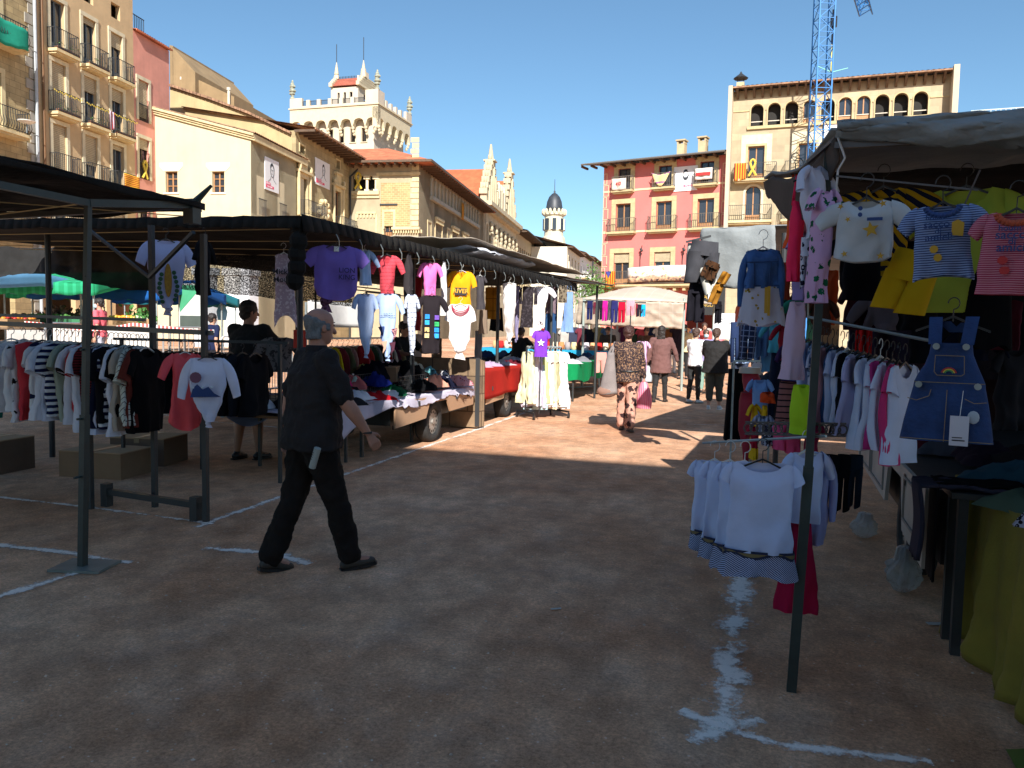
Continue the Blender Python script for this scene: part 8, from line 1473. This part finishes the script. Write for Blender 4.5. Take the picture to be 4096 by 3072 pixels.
def loft(m, rows, n=24):
    "rows: (centre, half width x, half depth y, turn)"
    R = []
    for c, rx, ry, tz in rows:
        for i in range(n):
            a = 2*math.pi*i/n; x, y = rx*math.cos(a), ry*math.sin(a); R.append((c[0]+x*math.cos(tz)-y*math.sin(tz), c[1]+x*math.sin(tz)+y*math.cos(tz), c[2]))
    m.add(R, [(j*n+i, j*n+(i+1) % n, (j+1)*n+(i+1) % n, (j+1)*n+i) for j in range(len(rows)-1) for i in range(n)]+[tuple(range(n-1, -1, -1)), tuple(range((len(rows)-1)*n, len(rows)*n))])
skinA = mat('skin_light', (.46, .25, .17), .6, .08, 8, .1, 60); skinD = mat('skin_dark', (.09, .045, .03), .55, .08, 8); skinT = mat('skin_tan', (.36, .18, .11), .6, .08, 8)
skinR = mat('skin_ruddy', (.40, .19, .13), .55, .12, 14, .2, 70)
hgrey = mat('hair_grey', (.13, .14, .15), .8, .35, 40, .6, 90); hdark = mat('hair_dark', (.018, .012, .010), .6, .3, 30, .5, 90); hbrown = mat('hair_brown', (.06, .03, .02), .65, .3, 30, .5, 90)
mask = mat('surgical_mask', (.35, .55, .62), .8, .05)
def person(label, pos, head, h=1.7, build=1., legs=((12, 5), (-14, 12)), arms=((-15, 12, 15), (15, 12, 15)), top=None, bottom=None, skin=skinA, hair=hdark, hairk='short', topk=None, botk=None, shoe=blk, turn=0, lean=0, stride=None, vox=.014, maskm=None, group=None, sole=None, tilt=0, botlen=.09, eyes=True, extra=None, smk=1.):
    """legs: (forward angle, knee bend) right then left; arms: (swing forward, out, elbow bend) right then left; faces +y, right side is +x"""
    s_ = h/1.75; z0 = gh(pos[0], pos[1]); t = thing('person', label, 'person', (pos[0], pos[1], z0), head, group); b = build
    hipz = .92; J = {}; low = 9
    for k, sx in ((0, 1), (1, -1)):
        fa, kb = legs[k]; H_ = Vector((sx*.095, 0, hipz)); a = rad(fa); K_ = H_+Vector((0, .44*math.sin(a), -.44*math.cos(a))); a2 = rad(fa-kb); A_ = K_+Vector((sx*.01, .42*math.sin(a2), -.42*math.cos(a2))); J['hip', k], J['knee', k], J['ank', k], J['shin', k] = H_, K_, A_, a2; low = min(low, A_.z)
    dz = .085-low; V = lambda p: Vector((p[0], p[1], p[2]+dz))*s_
    for key, v in list(J.items()):
        if not isinstance(v, float): J[key] = V(v)
    ln = rad(lean); up = lambda z, y=0: V((0, y+math.sin(ln)*(z-hipz), hipz+(z-hipz)*math.cos(ln)))
    SH = up(1.43); NK = up(1.50); HC = up(1.635, .015)
    for k, sx in ((0, 1), (1, -1)):
        sw, out, eb = arms[k]; S_ = SH+Vector((sx*.185*s_*b**.5, 0, 0)); a, o_ = rad(sw), rad(out)
        d = Vector((sx*math.sin(o_), math.sin(a)*math.cos(o_), -math.cos(a)*math.cos(o_))); E_ = S_+d*.29*s_; a2 = rad(sw+eb); d2 = Vector((sx*math.sin(o_)*.5, math.sin(a2), -math.cos(a2))).normalized(); W_ = E_+d2*.25*s_; J['sh', k], J['el', k], J['wr', k], J['fd', k] = S_, E_, W_, d2
    bk, tk = botk or {}, topk or {}
    m = MB()        # body: one surface
    loft(m, [(up(.88), .14*s_*b, .10*s_*b, 0), (up(1.0), .145*s_*b, .105*s_*b, 0), (up(1.15), .125*s_*b, .09*s_*b, 0), (up(1.32), .15*s_*b, .10*s_*b, 0), (up(1.42), .15*s_*b**.5, .08*s_, 0), (up(1.49), .055*s_, .055*s_, 0)])
    cap(m, up(1.44), up(1.56, .01), .056*s_*b**.5, .052*s_)
    ht = rad(turn); hx, hy = math.cos(ht), math.sin(ht); rt = lambda x, y, z: HC+Vector((x*hx-y*hy, x*hy+y*hx, z))*s_
    nn = 20; R = []; prof = [(-.115, .03, .03, .03), (-.10, .048, .05, .025), (-.07, .060, .068, .015), (-.03, .070, .083, .005), (.01, .076, .093, 0), (.05, .077, .096, -.003), (.085, .066, .083, -.006), (.108, .042, .055, -.008), (.12, .012, .018, -.008)]
    for z, rx, ry, yo in prof:
        for i in range(nn): a = 2*math.pi*i/nn; R.append(rt(rx*math.cos(a), ry*math.sin(a)+yo, z))
    m.add(R, [(j*nn+i, j*nn+(i+1) % nn, (j+1)*nn+(i+1) % nn, (j+1)*nn+i) for j in range(len(prof)-1) for i in range(nn)]+[tuple(range(nn-1, -1, -1)), tuple(range((len(prof)-1)*nn, len(prof)*nn))])
    cap(m, rt(0, .088, .0), rt(0, .108, -.035), .012*s_, .017*s_, 8)
    for sx in (-1, 1): m.ball(rt(sx*.078, -.008, -.005), (.010*s_, .018*s_, .032*s_), 8, 6)
    m.ball(rt(0, .085, -.066), (.026*s_, .012*s_, .010*s_), 8, 5)
    for k, sx in ((0, 1), (1, -1)):
        S_, E_, W_, d2 = J['sh', k], J['el', k], J['wr', k], J['fd', k]; q = b**.5
        cap(m, up(1.40)+Vector((sx*.08*s_, 0, 0)), S_, .06*s_, .055*s_*q); cap(m, S_, E_, .05*s_*q, .040*s_*q); cap(m, E_, E_.lerp(W_, .35), .041*s_*q, .042*s_*q); cap(m, E_.lerp(W_, .35), W_, .041*s_*q, .026*s_)
        # hand: palm, five fingers, thumb from the side
        side = Vector((0, 1, 0)); side = (side-d2*side.dot(d2)).normalized(); nrm = d2.cross(side).normalized(); inn = nrm if (nrm.x*sx) < 0 else -nrm
        pc = W_+d2*.05*s_; P_ = []
        for i_, f_ in enumerate((-.030, -.010, .010, .029)): cap(m, W_+d2*.005, W_+d2*.088*s_+side*f_*s_, .016*s_, .0125*s_, 8)
        for f_, L_ in ((.031, .068), (.011, .078), (-.009, .074), (-.028, .058)):
            r_ = .0088*s_; p0 = W_+d2*.088*s_+side*f_*s_; p1 = p0+(d2*.8+inn*.25).normalized()*L_*.45*s_; p2 = p1+(d2*.6+inn*.7).normalized()*L_*.3*s_; p3 = p2+(d2*.3+inn*.9).normalized()*L_*.22*s_
            cap(m, p0, p1, r_, r_*.95, 8); cap(m, p1, p2, r_*.95, r_*.88, 8); cap(m, p2, p3, r_*.88, r_*.75, 8)
        p0 = W_+d2*.025*s_+side*.024*s_; p1 = p0+(d2*.7+side*.7+inn*.2).normalized()*.042*s_; p2 = p1+(d2*.9+side*.25+inn*.35).normalized()*.032*s_; cap(m, p0, p1, .0135*s_, .011*s_, 8); cap(m, p1, p2, .011*s_, .0085*s_, 8)
        cap(m, J['hip', k], J['knee', k], .078*s_*q, .052*s_*q); cap(m, J['knee', k], J['knee', k].lerp(J['ank', k], .35), .052*s_*q, .053*s_*q); cap(m, J['knee', k].lerp(J['ank', k], .35), J['ank', k], .051*s_*q, .034*s_)
        A_ = J['ank', k]; ft = rad((legs[k][0]-legs[k][1])*.55) if True else 0; fd = Vector((sx*.12, math.cos(ft), math.sin(ft)*.9)).normalized(); cap(m, A_-Vector((0, 0, .02*s_)), A_+fd*.12*s_-Vector((0, 0, .05*s_)), .034*s_, .028*s_); J['fdir', k] = fd
    o = m.build('body', skin, t, True); remesh(o, vox*.62 if vox > .01 else .0058, 3)
    if eyes:
        m = MB(); [m.ball(rt(sx*.031, .0855, .012), (.012*s_, .006*s_, .006*s_), 8, 5) for sx in (-1, 1)]; m.build('eyes', mat('eye_dark', (.02, .015, .012), .3, bump=0), t, True)
        m = MB(); [m.bar(rt(sx*.016, .091, .030), rt(sx*.048, .083, .031), .004*s_) for sx in (-1, 1)]; m.build('eyebrows', hair, t)
    if maskm:
        m = MB(); m.grid(lambda i, j: rt(.064*math.cos(math.pi*(1-i)), .025+.088*math.sin(math.pi*(1-i))+.014*math.sin(math.pi*j)*math.sin(math.pi*i), -.015-.075*j), 16, 6); m.build('face_mask', maskm, t, True, .003)
    # hair
    m = MB()
    def cr(th0, th1, zlo, ex=.012, back=.0, n=24, k_=10):
        vs = []
        for j in range(k_+1):
            ph = math.pi/2*(1-j/k_); z = zlo+(.122+ex-zlo)*math.sin(math.pi/2*(1-j/k_)) if j < k_ else zlo; rr_ = math.cos(math.pi/2*(1-j/k_))
            for i in range(n+1): a = th0+(th1-th0)*i/n; vs.append(rt((.078+ex)*rr_*math.cos(a)*1.0, (.098+ex)*rr_*math.sin(a)-.006, z))
        m.add(vs, [(j*(n+1)+i, j*(n+1)+i+1, (j+1)*(n+1)+i+1, (j+1)*(n+1)+i) for j in range(k_) for i in range(n)])
    if hairk == 'bald':
        for a in range(-205, 26, 8):
            for z in [-.075+.013*k for k in range(12)]:
                bk_ = -math.sin(rad(a)); lo_, hi_ = (-.08 if bk_ > .35 else -.02), .028+.045*max(0, bk_)
                if not lo_ <= z <= hi_: continue
                q = rad(a); P2 = [(p_[0], p_[1], p_[2], p_[3]) for p_ in prof]
                for u_, w2 in zip(P2[:-1], P2[1:]):
                    if u_[0] <= z <= w2[0]: f_ = (z-u_[0])/(w2[0]-u_[0]); rx, ry, yo = [u_[n_]+(w2[n_]-u_[n_])*f_ for n_ in (1, 2, 3)]; break
                if z < -.03: rx, ry, yo = max(rx, .068), max(ry, .08), -.002
                m.ball(rt(rx*1.02*math.cos(q), ry*1.02*math.sin(q)+yo, z), (.011*s_, .011*s_, .012*s_), 7, 5)
    elif hairk in ('short', 'long', 'bun', 'cap'):
        m.ball(rt(0, -.012, .035), (.094*s_, .108*s_, .099*s_), 18, 12)
        if hairk == 'short': m.ball(rt(0, -.05, -.03), (.07*s_, .055*s_, .065*s_), 14, 8)
        if hairk == 'long': m.ball(rt(0, -.055, -.06), (.092*s_, .062*s_, .12*s_), 14, 10); m.ball(rt(0, -.065, -.15), (.10*s_, .045*s_, .09*s_), 14, 10)
        if hairk == 'bun': m.ball(rt(0, -.06, -.02), (.07*s_, .055*s_, .06*s_), 12, 8); cap(m, rt(0, -.10, .02), rt(0, -.12, -.16), .028*s_, .014*s_)
    if m.v: o = m.build('hair', hair, t, True); remesh(o, .009, 2, .02 if hairk == 'bald' else .028, texh)
    # top
    if top:
        m = MB(); e = tk.get('ease', .018)*s_; hem = tk.get('hem', .90); w_ = tk.get('w', 1.); fl = tk.get('flare', 1.)
        loft(m, [(up(hem), (.165*b*fl*w_)*s_+e, (.12*b*fl)*s_+e, 0), (up(hem+.06), .165*b*w_*s_*(1+(fl-1)*.7)+e, .122*b*s_+e, 0), (up(max(1.08, hem+.1)), .148*b*w_*s_+e, .11*b*s_+e, 0), (up(1.2), .148*b*w_*s_+e, .108*b*s_+e, 0), (up(1.33), .168*b**.6*s_+e, .112*b*s_+e*.8, 0), (up(1.42), .165*b**.5*s_+e*.6, .085*s_+e*.6, 0), (up(1.475), .085*s_, .068*s_, 0), (up(1.50), .062*s_, .060*s_, 0)])
        for k, sx in ((0, 1), (1, -1)):
            S_, E_, W_ = J['sh', k], J['el', k], J['wr', k]; sv = tk.get('sleeve', .7); cap(m, up(1.41)+Vector((sx*.1*s_, 0, 0)), S_+Vector((0, 0, .002)), .07*s_, .064*s_*b**.5)
            if sv <= 1: cap(m, S_, S_.lerp(E_, sv), .064*s_*b**.5, .062*s_*b**.5)
            else: cap(m, S_, E_, .062*s_*b**.5, .052*s_*b**.5); cap(m, E_, E_.lerp(W_, min(1, sv-1)), .052*s_*b**.5, .040*s_*b**.4)
        o = m.build('top', top, t, True); remesh(o, vox, 3, .030*smk)
        if tk.get('collar'): m = MB(); m.grid(lambda i, j: up(1.475+.045*(1-abs(j-.3)*1.2), 0)+Vector(((.068+.012*j)*s_*math.cos(2*math.pi*i), (.062+.014*j)*s_*math.sin(2*math.pi*i), -.02*s_*j)), 24, 4); m.build('collar', top, t, True, .006)
    if bottom and bk.get('skirt'):
        m = MB(); z1 = bk['skirt']; loft(m, [(up(1.0), .15*s_*b+.015, .115*s_*b+.01, 0), (up(.85), .18*s_*b, .14*s_*b, 0), (V((0, .02, z1+.05)), .19*s_*b, .15*s_*b, 0), (V((0, .02, z1)), .19*s_*b, .15*s_*b, 0)]); o = m.build('skirt', bottom, t, True); remesh(o, vox, 3, .02)
    elif bottom:
        m = MB(); q = b**.5*bk.get('w', 1.); loft(m, [(up(1.0), .15*s_*b, .112*s_*b, 0), (up(.93), .17*s_*b, .125*s_*b, 0), (up(.84), .16*s_*b, .12*s_*b, 0)]); hemr = bk.get('hemr', .058); ln_ = bk.get('len', 1.)
        for k, sx in ((0, 1), (1, -1)):
            H_, K_, A_ = J['hip', k], J['knee', k], J['ank', k]; cap(m, H_+Vector((0, 0, -.02)), K_ if ln_ > .5 else H_.lerp(K_, ln_*2), .098*s_*q, .068*s_*q*(1.15 if ln_ <= .55 else 1))
            if ln_ > .5: e_ = K_.lerp(A_, min(1, (ln_-.5)*2)*.96); cap(m, K_, e_, .068*s_*q, hemr*s_)
        o = m.build('trousers', bottom, t, True); remesh(o, vox, 3, .034*smk)
    for k, sx in ((0, 1), (1, -1)):
        A_, fd = J['ank', k], J['fdir', k]; m = MB(); dn = Vector((0, 0, -.085*s_)); ft = math.asin(max(-1, min(1, fd.z))); c0_ = A_+Vector((0, 0, -.045*s_)); side = Vector((fd.y, -fd.x, 0)).normalized(); upp = side.cross(fd).normalized(); upp = upp if upp.z > 0 else -upp
        cap(m, c0_-fd*.035*s_, c0_+fd*.05*s_, .041*s_, .040*s_, 12); cap(m, c0_+fd*.05*s_-upp*.008*s_, c0_+fd*.145*s_-upp*.016*s_, .040*s_, .031*s_, 12); cap(m, A_, c0_, .036*s_, .040*s_, 12)
        o = m.build('shoe', shoe, t, True); remesh(o, .008, 2)
        pts_ = [(-.075, .030), (-.06, .038), (0, .040), (.06, .045), (.12, .045), (.165, .032), (.18, .012)]; ring = [(a, b_) for a, b_ in pts_]+[(a, -b_) for a, b_ in reversed(pts_)]; bs = c0_-upp*.042*s_; m = MB(); n_ = len(ring)
        m.add([bs+fd*a*s_+side*b_*s_ for a, b_ in ring]+[bs+upp*.018*s_+fd*a*s_+side*b_*s_ for a, b_ in ring], [tuple(range(n_)), tuple(range(2*n_-1, n_-1, -1))]+[(i, n_+i, n_+(i+1) % n_, (i+1) % n_) for i in range(n_)]); m.build('sole', sole or blk, o)
    return t, J, s_, up, rt
def hd(dx, dy): return math.atan2(-dx, dy)
# foreground man
navy = mat('polo_navy', (.021, .018, .019), .85, .12, 5, .5, 120, spec=.2); dtr = mat('charcoal_trousers', (.014, .011, .010), .9, .2, 4, .3, 60, spec=.15); shd = mat('worn_leather', (.035, .028, .022), .6, .3, 12, .3, 60)
mp = G(312, 570); MH = hd(.62, .78)
t, J, s_, up, rt = person('person walking away in a dark polo shirt and charcoal trousers with balding grey hair', (mp.x, mp.y), MH, 1.71, 1.34, legs=((17, 3), (-12, 10)), arms=((20, 12, 14), (-18, 10, 14)), top=navy, bottom=dtr, skin=skinR, hair=hgrey, hairk='bald', topk=dict(sleeve=.86, hem=.84, collar=True, ease=.028, w=1.05), botk=dict(w=1.08, hemr=.078), shoe=shd, vox=.0095, turn=8, lean=3, smk=1.2)
P_ = t.matrix_world; bpy.context.view_layer.update(); P_ = t.matrix_world
w_ = P_ @ J['wr', 0]; MB().lathe([(.031, -.006), (.031, .006)], tuple(J['wr', 0]), 16).build('wrist_band', mat('band_dark', (.03, .03, .03)), t)
pk_ = dep(314.6, 459, depth_of((mp.x, mp.y, 1))-.26); tn = thing('rolled_newspaper', 'rolled newspaper sticking out of the back pocket of the walking man', 'newspaper', pk_, MH+rad(10)); tn.rotation_euler = (rad(-8), rad(20), MH); MB().bar((0, 0, -.06), (0, 0, .075), .021, 12).build('roll', mat('newsprint', (.33, .35, .33), .8, .1, 20), tn); q = MB(); [q.bar((-.012, -.0215, .0+.015*k), (.012, -.0215, .0+.015*k), .0016) for k in range(4)]; q.build('print', ltr, tn)
# vendor at the left
v_ = G(249, 459); person('person vending, with back to us, in black tee and grey shorts reaching forward', (v_.x, v_.y), hd(.12, 1), 1.84, 1.4, legs=((4, 2), (-4, 2)), arms=((45, 10, 45), (30, 8, 60)), top=mat('vendor_black', (.006, .006, .007), .95), bottom=mat('vendor_shorts', (.06, .06, .065), .9), skin=skinT, hair=hdark, topk=dict(sleeve=.8, hem=.84, ease=.03), botk=dict(len=.5, w=1.15), vox=.012, turn=-20)
# women and others in the aisle
knit = mat('net_knit', '2a1d22', .9, .1, 5, pat='marble', c2='8a6a50', per=.022); pal = mat('paisley_trousers', 'b98a78', .9, .1, 5, pat='flowers', c2='3a2022', per=.11, duty=.9)
t, J, s_, up, rt = person('person in an open knit top and patterned pink trousers walking away with bags', (-2.22, 12.5), hd(.03, 1), 1.66, 1.15, legs=((-8, 14), (10, 3)), arms=((6, 9, 8), (4, 12, 15)), top=knit, bottom=pal, hair=mat('hair_auburn', (.045, .015, .012), .6, .3, 30, .4, 90), topk=dict(sleeve=1.95, hem=.82, ease=.03), botk=dict(w=1.2, hemr=.085), skin=skinA, vox=.013, turn=12, shoe=mat('sandal_brown', (.12, .08, .06)))
MB().grid(lambda i, j: up(1.0)+Vector(((.20)*math.cos(2*math.pi*i)*s_*1.02, .165*math.sin(2*math.pi*i)*s_, .03*(j-.5))), 24, 2).build('belt', blk, t, True, .004)
bpy.context.view_layer.update(); hw = t.matrix_world @ J['wr', 0]
tb = thing('carrier_bag', 'pink striped plastic carrier bag held by the person in the knit top', 'bag', hw-Vector((0, 0, .1))); m = MB()
m.grid(lambda i, j: ((.035+.10*math.sin(math.pi*min(1, j*.62+.05)))*math.cos(2*math.pi*i)*(1+.08*math.sin(9*i)), (.02+.065*math.sin(math.pi*min(1, j*.62+.05)))*math.sin(2*math.pi*i), .02-.42*j+.0*i), 24, 14); m.build('film', mat('pink_film', 'ea6f92', .35, .15, 8, .5, 20, pat='x', c2='f0b9c8', per=.03, duty=.6, trans=.35), tb, True); MB().bar((-.02, 0, 0), (0, 0, .09), .008).bar((.02, 0, 0), (0, 0, .09), .008).build('handles', mat('pink_film', 1), tb)
sh = t.matrix_world @ (J['sh', 1]+Vector((-.07, -.02, 0))); tb = thing('shoulder_bag', 'large grey and brown shoulder bag worn by the person in the knit top', 'bag', sh-Vector((0, 0, .0))); m = MB()
m.grid(lambda i, j: ((.05+.10*j)*math.cos(2*math.pi*i)-.03*j, (.04+.05*j)*math.sin(2*math.pi*i)-.06, -.12-.66*j*(1+.02*math.sin(12*i))), 26, 14); m.build('fabric', mat('bag_fabric', '8d8584', .9, .15, 6, pat='z', c2='6f6664', per=.016, duty=.5), tb, True, .01); MB().ball((-.05, -.06, -.74), (.165, .10, .10), 16, 8).build('base', mat('bag_base', '8a6a5c', .8), tb, True); MB().bar((.02, -.04, -.13), (.05, .0, .05), .018).bar((-.04, -.08, -.14), (.05, .0, .05), .018).build('strap', mat('bag_fabric', 1), tb)
mauve = mat('mauve_knit', '6b4a46', .95, .1, 6, .3, 60)
t, J, s_, up, rt = person('person in a long mauve brown jumper dress and black leggings walking away', (-2.45, 18.05), hd(.05, 1), 1.70, 1.25, legs=((6, 3), (-8, 8)), arms=((12, 22, 8), (-8, 14, 8)), top=mauve, bottom=mat('black_leggings', (.012, .012, .013)), skin=skinD, hair=hdark, hairk='long', topk=dict(sleeve=1.92, hem=.66, ease=.03, flare=1.12), botk=dict(w=.95, hemr=.05), vox=.015, shoe=mat('dark_sandals', (.03, .02, .015)))
bpy.context.view_layer.update(); hw = t.matrix_world @ J['wr', 1]; tb = thing('carrier_bag', 'pale blue white plastic bag carried in the left hand of the jumper dress wearer', 'bag', hw-Vector((0, 0, .1))); MB().grid(lambda i, j: ((.03+.09*math.sin(math.pi*min(1, j*.6+.05)))*math.cos(2*math.pi*i), (.02+.06*math.sin(math.pi*min(1, j*.6+.05)))*math.sin(2*math.pi*i), .02-.36*j), 18, 10).build('film', mat('white_film', (.55, .6, .65), .4, .1, 8, .5, 20, trans=.3), tb, True)
olive = mat('olive_trousers', (.055, .058, .045), .9, .1); bt = mat('black_blouse', (.010, .009, .009), .9, .1); wsn = mat('white_sneakers', (.5, .5, .5), .7, .1)
p1 = G(709, 409); person('person in a loose black blouse and cropped olive trousers with a hairband, back turned', (p1.x+.1, p1.y), hd(.1, 1), 1.66, 1.35, legs=((3, 2), (-5, 3)), arms=((35, 12, 50), (30, 10, 60)), top=bt, bottom=olive, hair=hbrown, hairk='bun', topk=dict(sleeve=.9, hem=.78, ease=.05, flare=1.12), botk=dict(len=.84, w=1.12, hemr=.07), vox=.014, shoe=wsn, sole=wht)
p2 = G(698, 404); person('person with curly dark hair in a white tee and black leggings behind the black blouse', (p2.x-.12, p2.y+.25), hd(.55, .8), 1.66, 1.1, legs=((2, 2), (-4, 3)), arms=((10, 8, 30), (15, 8, 60)), top=cloth('e0dfe2'), bottom=mat('black_leggings', 1), hair=hbrown, hairk='short', topk=dict(sleeve=.7, hem=.86), botk=dict(w=.95, hemr=.048), vox=.015, maskm=mask, shoe=wsn, turn=20)
plaid = mat('blue_plaid', '8fa6c4', .9, .1, pat='grid', c2='4a6088', per=.07, duty=.25)
person('person in a blue checked shirt and face mask standing among the stalls', (-.78, 19.6), hd(-.2, -1), 1.74, 1.2, legs=((2, 1), (-2, 1)), arms=((35, 8, 50), (30, 8, 55)), top=plaid, bottom=mat('dark_jeans', (.02, .03, .06)), skin=skinT, hair=hdark, topk=dict(sleeve=.85, hem=.86, ease=.03), maskm=mask, vox=.016, turn=25)
person('person crouched over stock in a grey tee beside the black skirts', (-.35, 16.0), hd(.7, .6), 1.6, 1.1, legs=((20, 25), (15, 25)), arms=((60, 8, 20), (60, 8, 20)), top=cloth('b9b6b4'), bottom=mat('dark_jeans', 1), hair=hdark, topk=dict(sleeve=.7, hem=.86), lean=38, vox=.018)
far = [('person in a black tee and white trousers by the cream canopy', -3.35, 27.5, hd(-.5, 1), cloth('1d1d20'), cloth('ece8e6'), hbrown, 'short', 0), ('person in a dark shirt behind the white trousers wearer', -3.9, 27.8, hd(.4, .6), cloth('3a3c42'), cloth('20242c'), hdark, 'short', 0), ('person in a cream blouse and black trousers walking towards us', -2.75, 25.5, hd(-.1, -1), cloth('e3d3a6'), mat('black_leggings', 1), hdark, 'long', 1), ('person in a coral top and black shorts further up the aisle', -2.3, 27.5, hd(.2, -1), cloth('e0605c'), cloth('1a1a1e'), hbrown, 'long', 0),
  ('person in a pink top beneath a pink cap up the aisle', -2.0, 29.5, hd(0, -1), cloth('dc8a96'), cloth('7a88a8'), mat('cap_pink', (.55, .2, .25)), 'short', 0), ('person in a lilac tee carrying a pale green dress', -1.75, 21.5, hd(.2, -1), cloth('9a90b8'), cloth('7f9a8c'), hbrown, 'short', 1), ('blond person in a mask far up the aisle', -1.75, 33, hd(0, -1), cloth('cfc0a8'), cloth('4a5068'), mat('hair_blond', (.45, .3, .14)), 'short', 1), ('person in a white mask and dark shirt far up the aisle', -1.2, 32, hd(0, -1), cloth('2b2d36'), cloth('30343c'), hdark, 'short', 1), ('person in a navy jacket farthest up the aisle', -2.4, 35, hd(.1, 1), cloth('27365c'), cloth('22242a'), hdark, 'short', 0), ('person in a beige shirt next to the checked shirt', -.45, 22.5, hd(-.3, 1), cloth('c8b48c'), cloth('2b2f3a'), hbrown, 'short', 0)]
for i, (lb, x, y, hh_, tp, bo, hr, hk_, mk) in enumerate(far): person(lb, (x, y), hh_, 1.6+.05*(i % 4), 1.05+.1*(i % 3), legs=((16, 3), (-14, 10)) if i % 2 else ((3, 1), (-3, 2)), arms=((15, 8, 30), (-12, 8, 20)), top=tp, bottom=bo, hair=hr, hairk=hk_, topk=dict(sleeve=.75, hem=.86, ease=.02), maskm=mask if mk else None, vox=.02, shoe=wsn if i in (0, 3) else blk, group='people further up the aisle')
person('person in coral pink with a mask walking past the fruit stalls on the left', (dep(100, 320, 16.5).x, dep(100, 320, 16.5).y), hd(-.9, -.3), 1.62, 1.0, legs=((14, 3), (-14, 10)), arms=((10, 8, 25), (-10, 8, 20)), top=cloth('f0707c'), bottom=cloth('b8b8c4'), hair=hdark, hairk='bun', topk=dict(sleeve=.8, hem=.88), maskm=mask, vox=.018)
person('person in a dark blue shirt standing behind the racks near the shop', (dep(212, 320, 17).x, dep(212, 320, 17).y), hd(.3, 1), 1.62, 1.15, top=cloth('222a48'), bottom=cloth('2a2a30'), hair=hdark, vox=.02, legs=((2, 1), (-2, 1)))
kh = mat('khaki_wrap', (.12, .105, .085), .9)
p3 = G(521, 397); person('person bending over clothes in a black tee, khaki apron and red strap', (p3.x-.1, p3.y), hd(.3, .9), 1.62, 1.25, legs=((3, 1), (-4, 4)), arms=((50, 8, 25), (40, 8, 30)), top=mat('vendor_black', 1), bottom=kh, hair=hbrown, topk=dict(sleeve=.75, hem=.92), botk=dict(skirt=.52), skin=skinT, vox=.015, lean=10)
person('person in a black tee serving deep inside the black canopy stall', (PX(404, 330, -5.75).x, PX(404, 330, -5.75).y), hd(.9, -.4), 1.66, 1.1, legs=((2, 1), (-2, 1)), arms=((40, 10, 50), (50, 8, 40)), top=mat('vendor_black', 1), bottom=cloth('202228'), hair=hdark, vox=.016, skin=skinT)
person('person in a bright red tee lit by the sun behind the dungaree dress', (PY(917, 350, 9.6).x, 9.6), hd(-.4, 1), 1.62, 1.15, legs=((2, 1), (-2, 1)), arms=((20, 10, 40), (30, 8, 40)), top=cloth('e8282c'), bottom=cloth('1c1c22'), hair=hgrey, vox=.016)
for i, (x, y, c) in enumerate(((-4.9, 24.0, '4b4038'), (-3.75, 24.2, '6d5040'))): person('%s person minding the scarf tables' % ('dark haired grey brown dressed', 'smiling brown dressed')[i], (x, y), hd(0, -1), 1.62, 1.2, legs=((2, 1), (-2, 1)), top=cloth(c), bottom=cloth('2a2a2c'), hair=hbrown, skin=skinT, vox=.02)
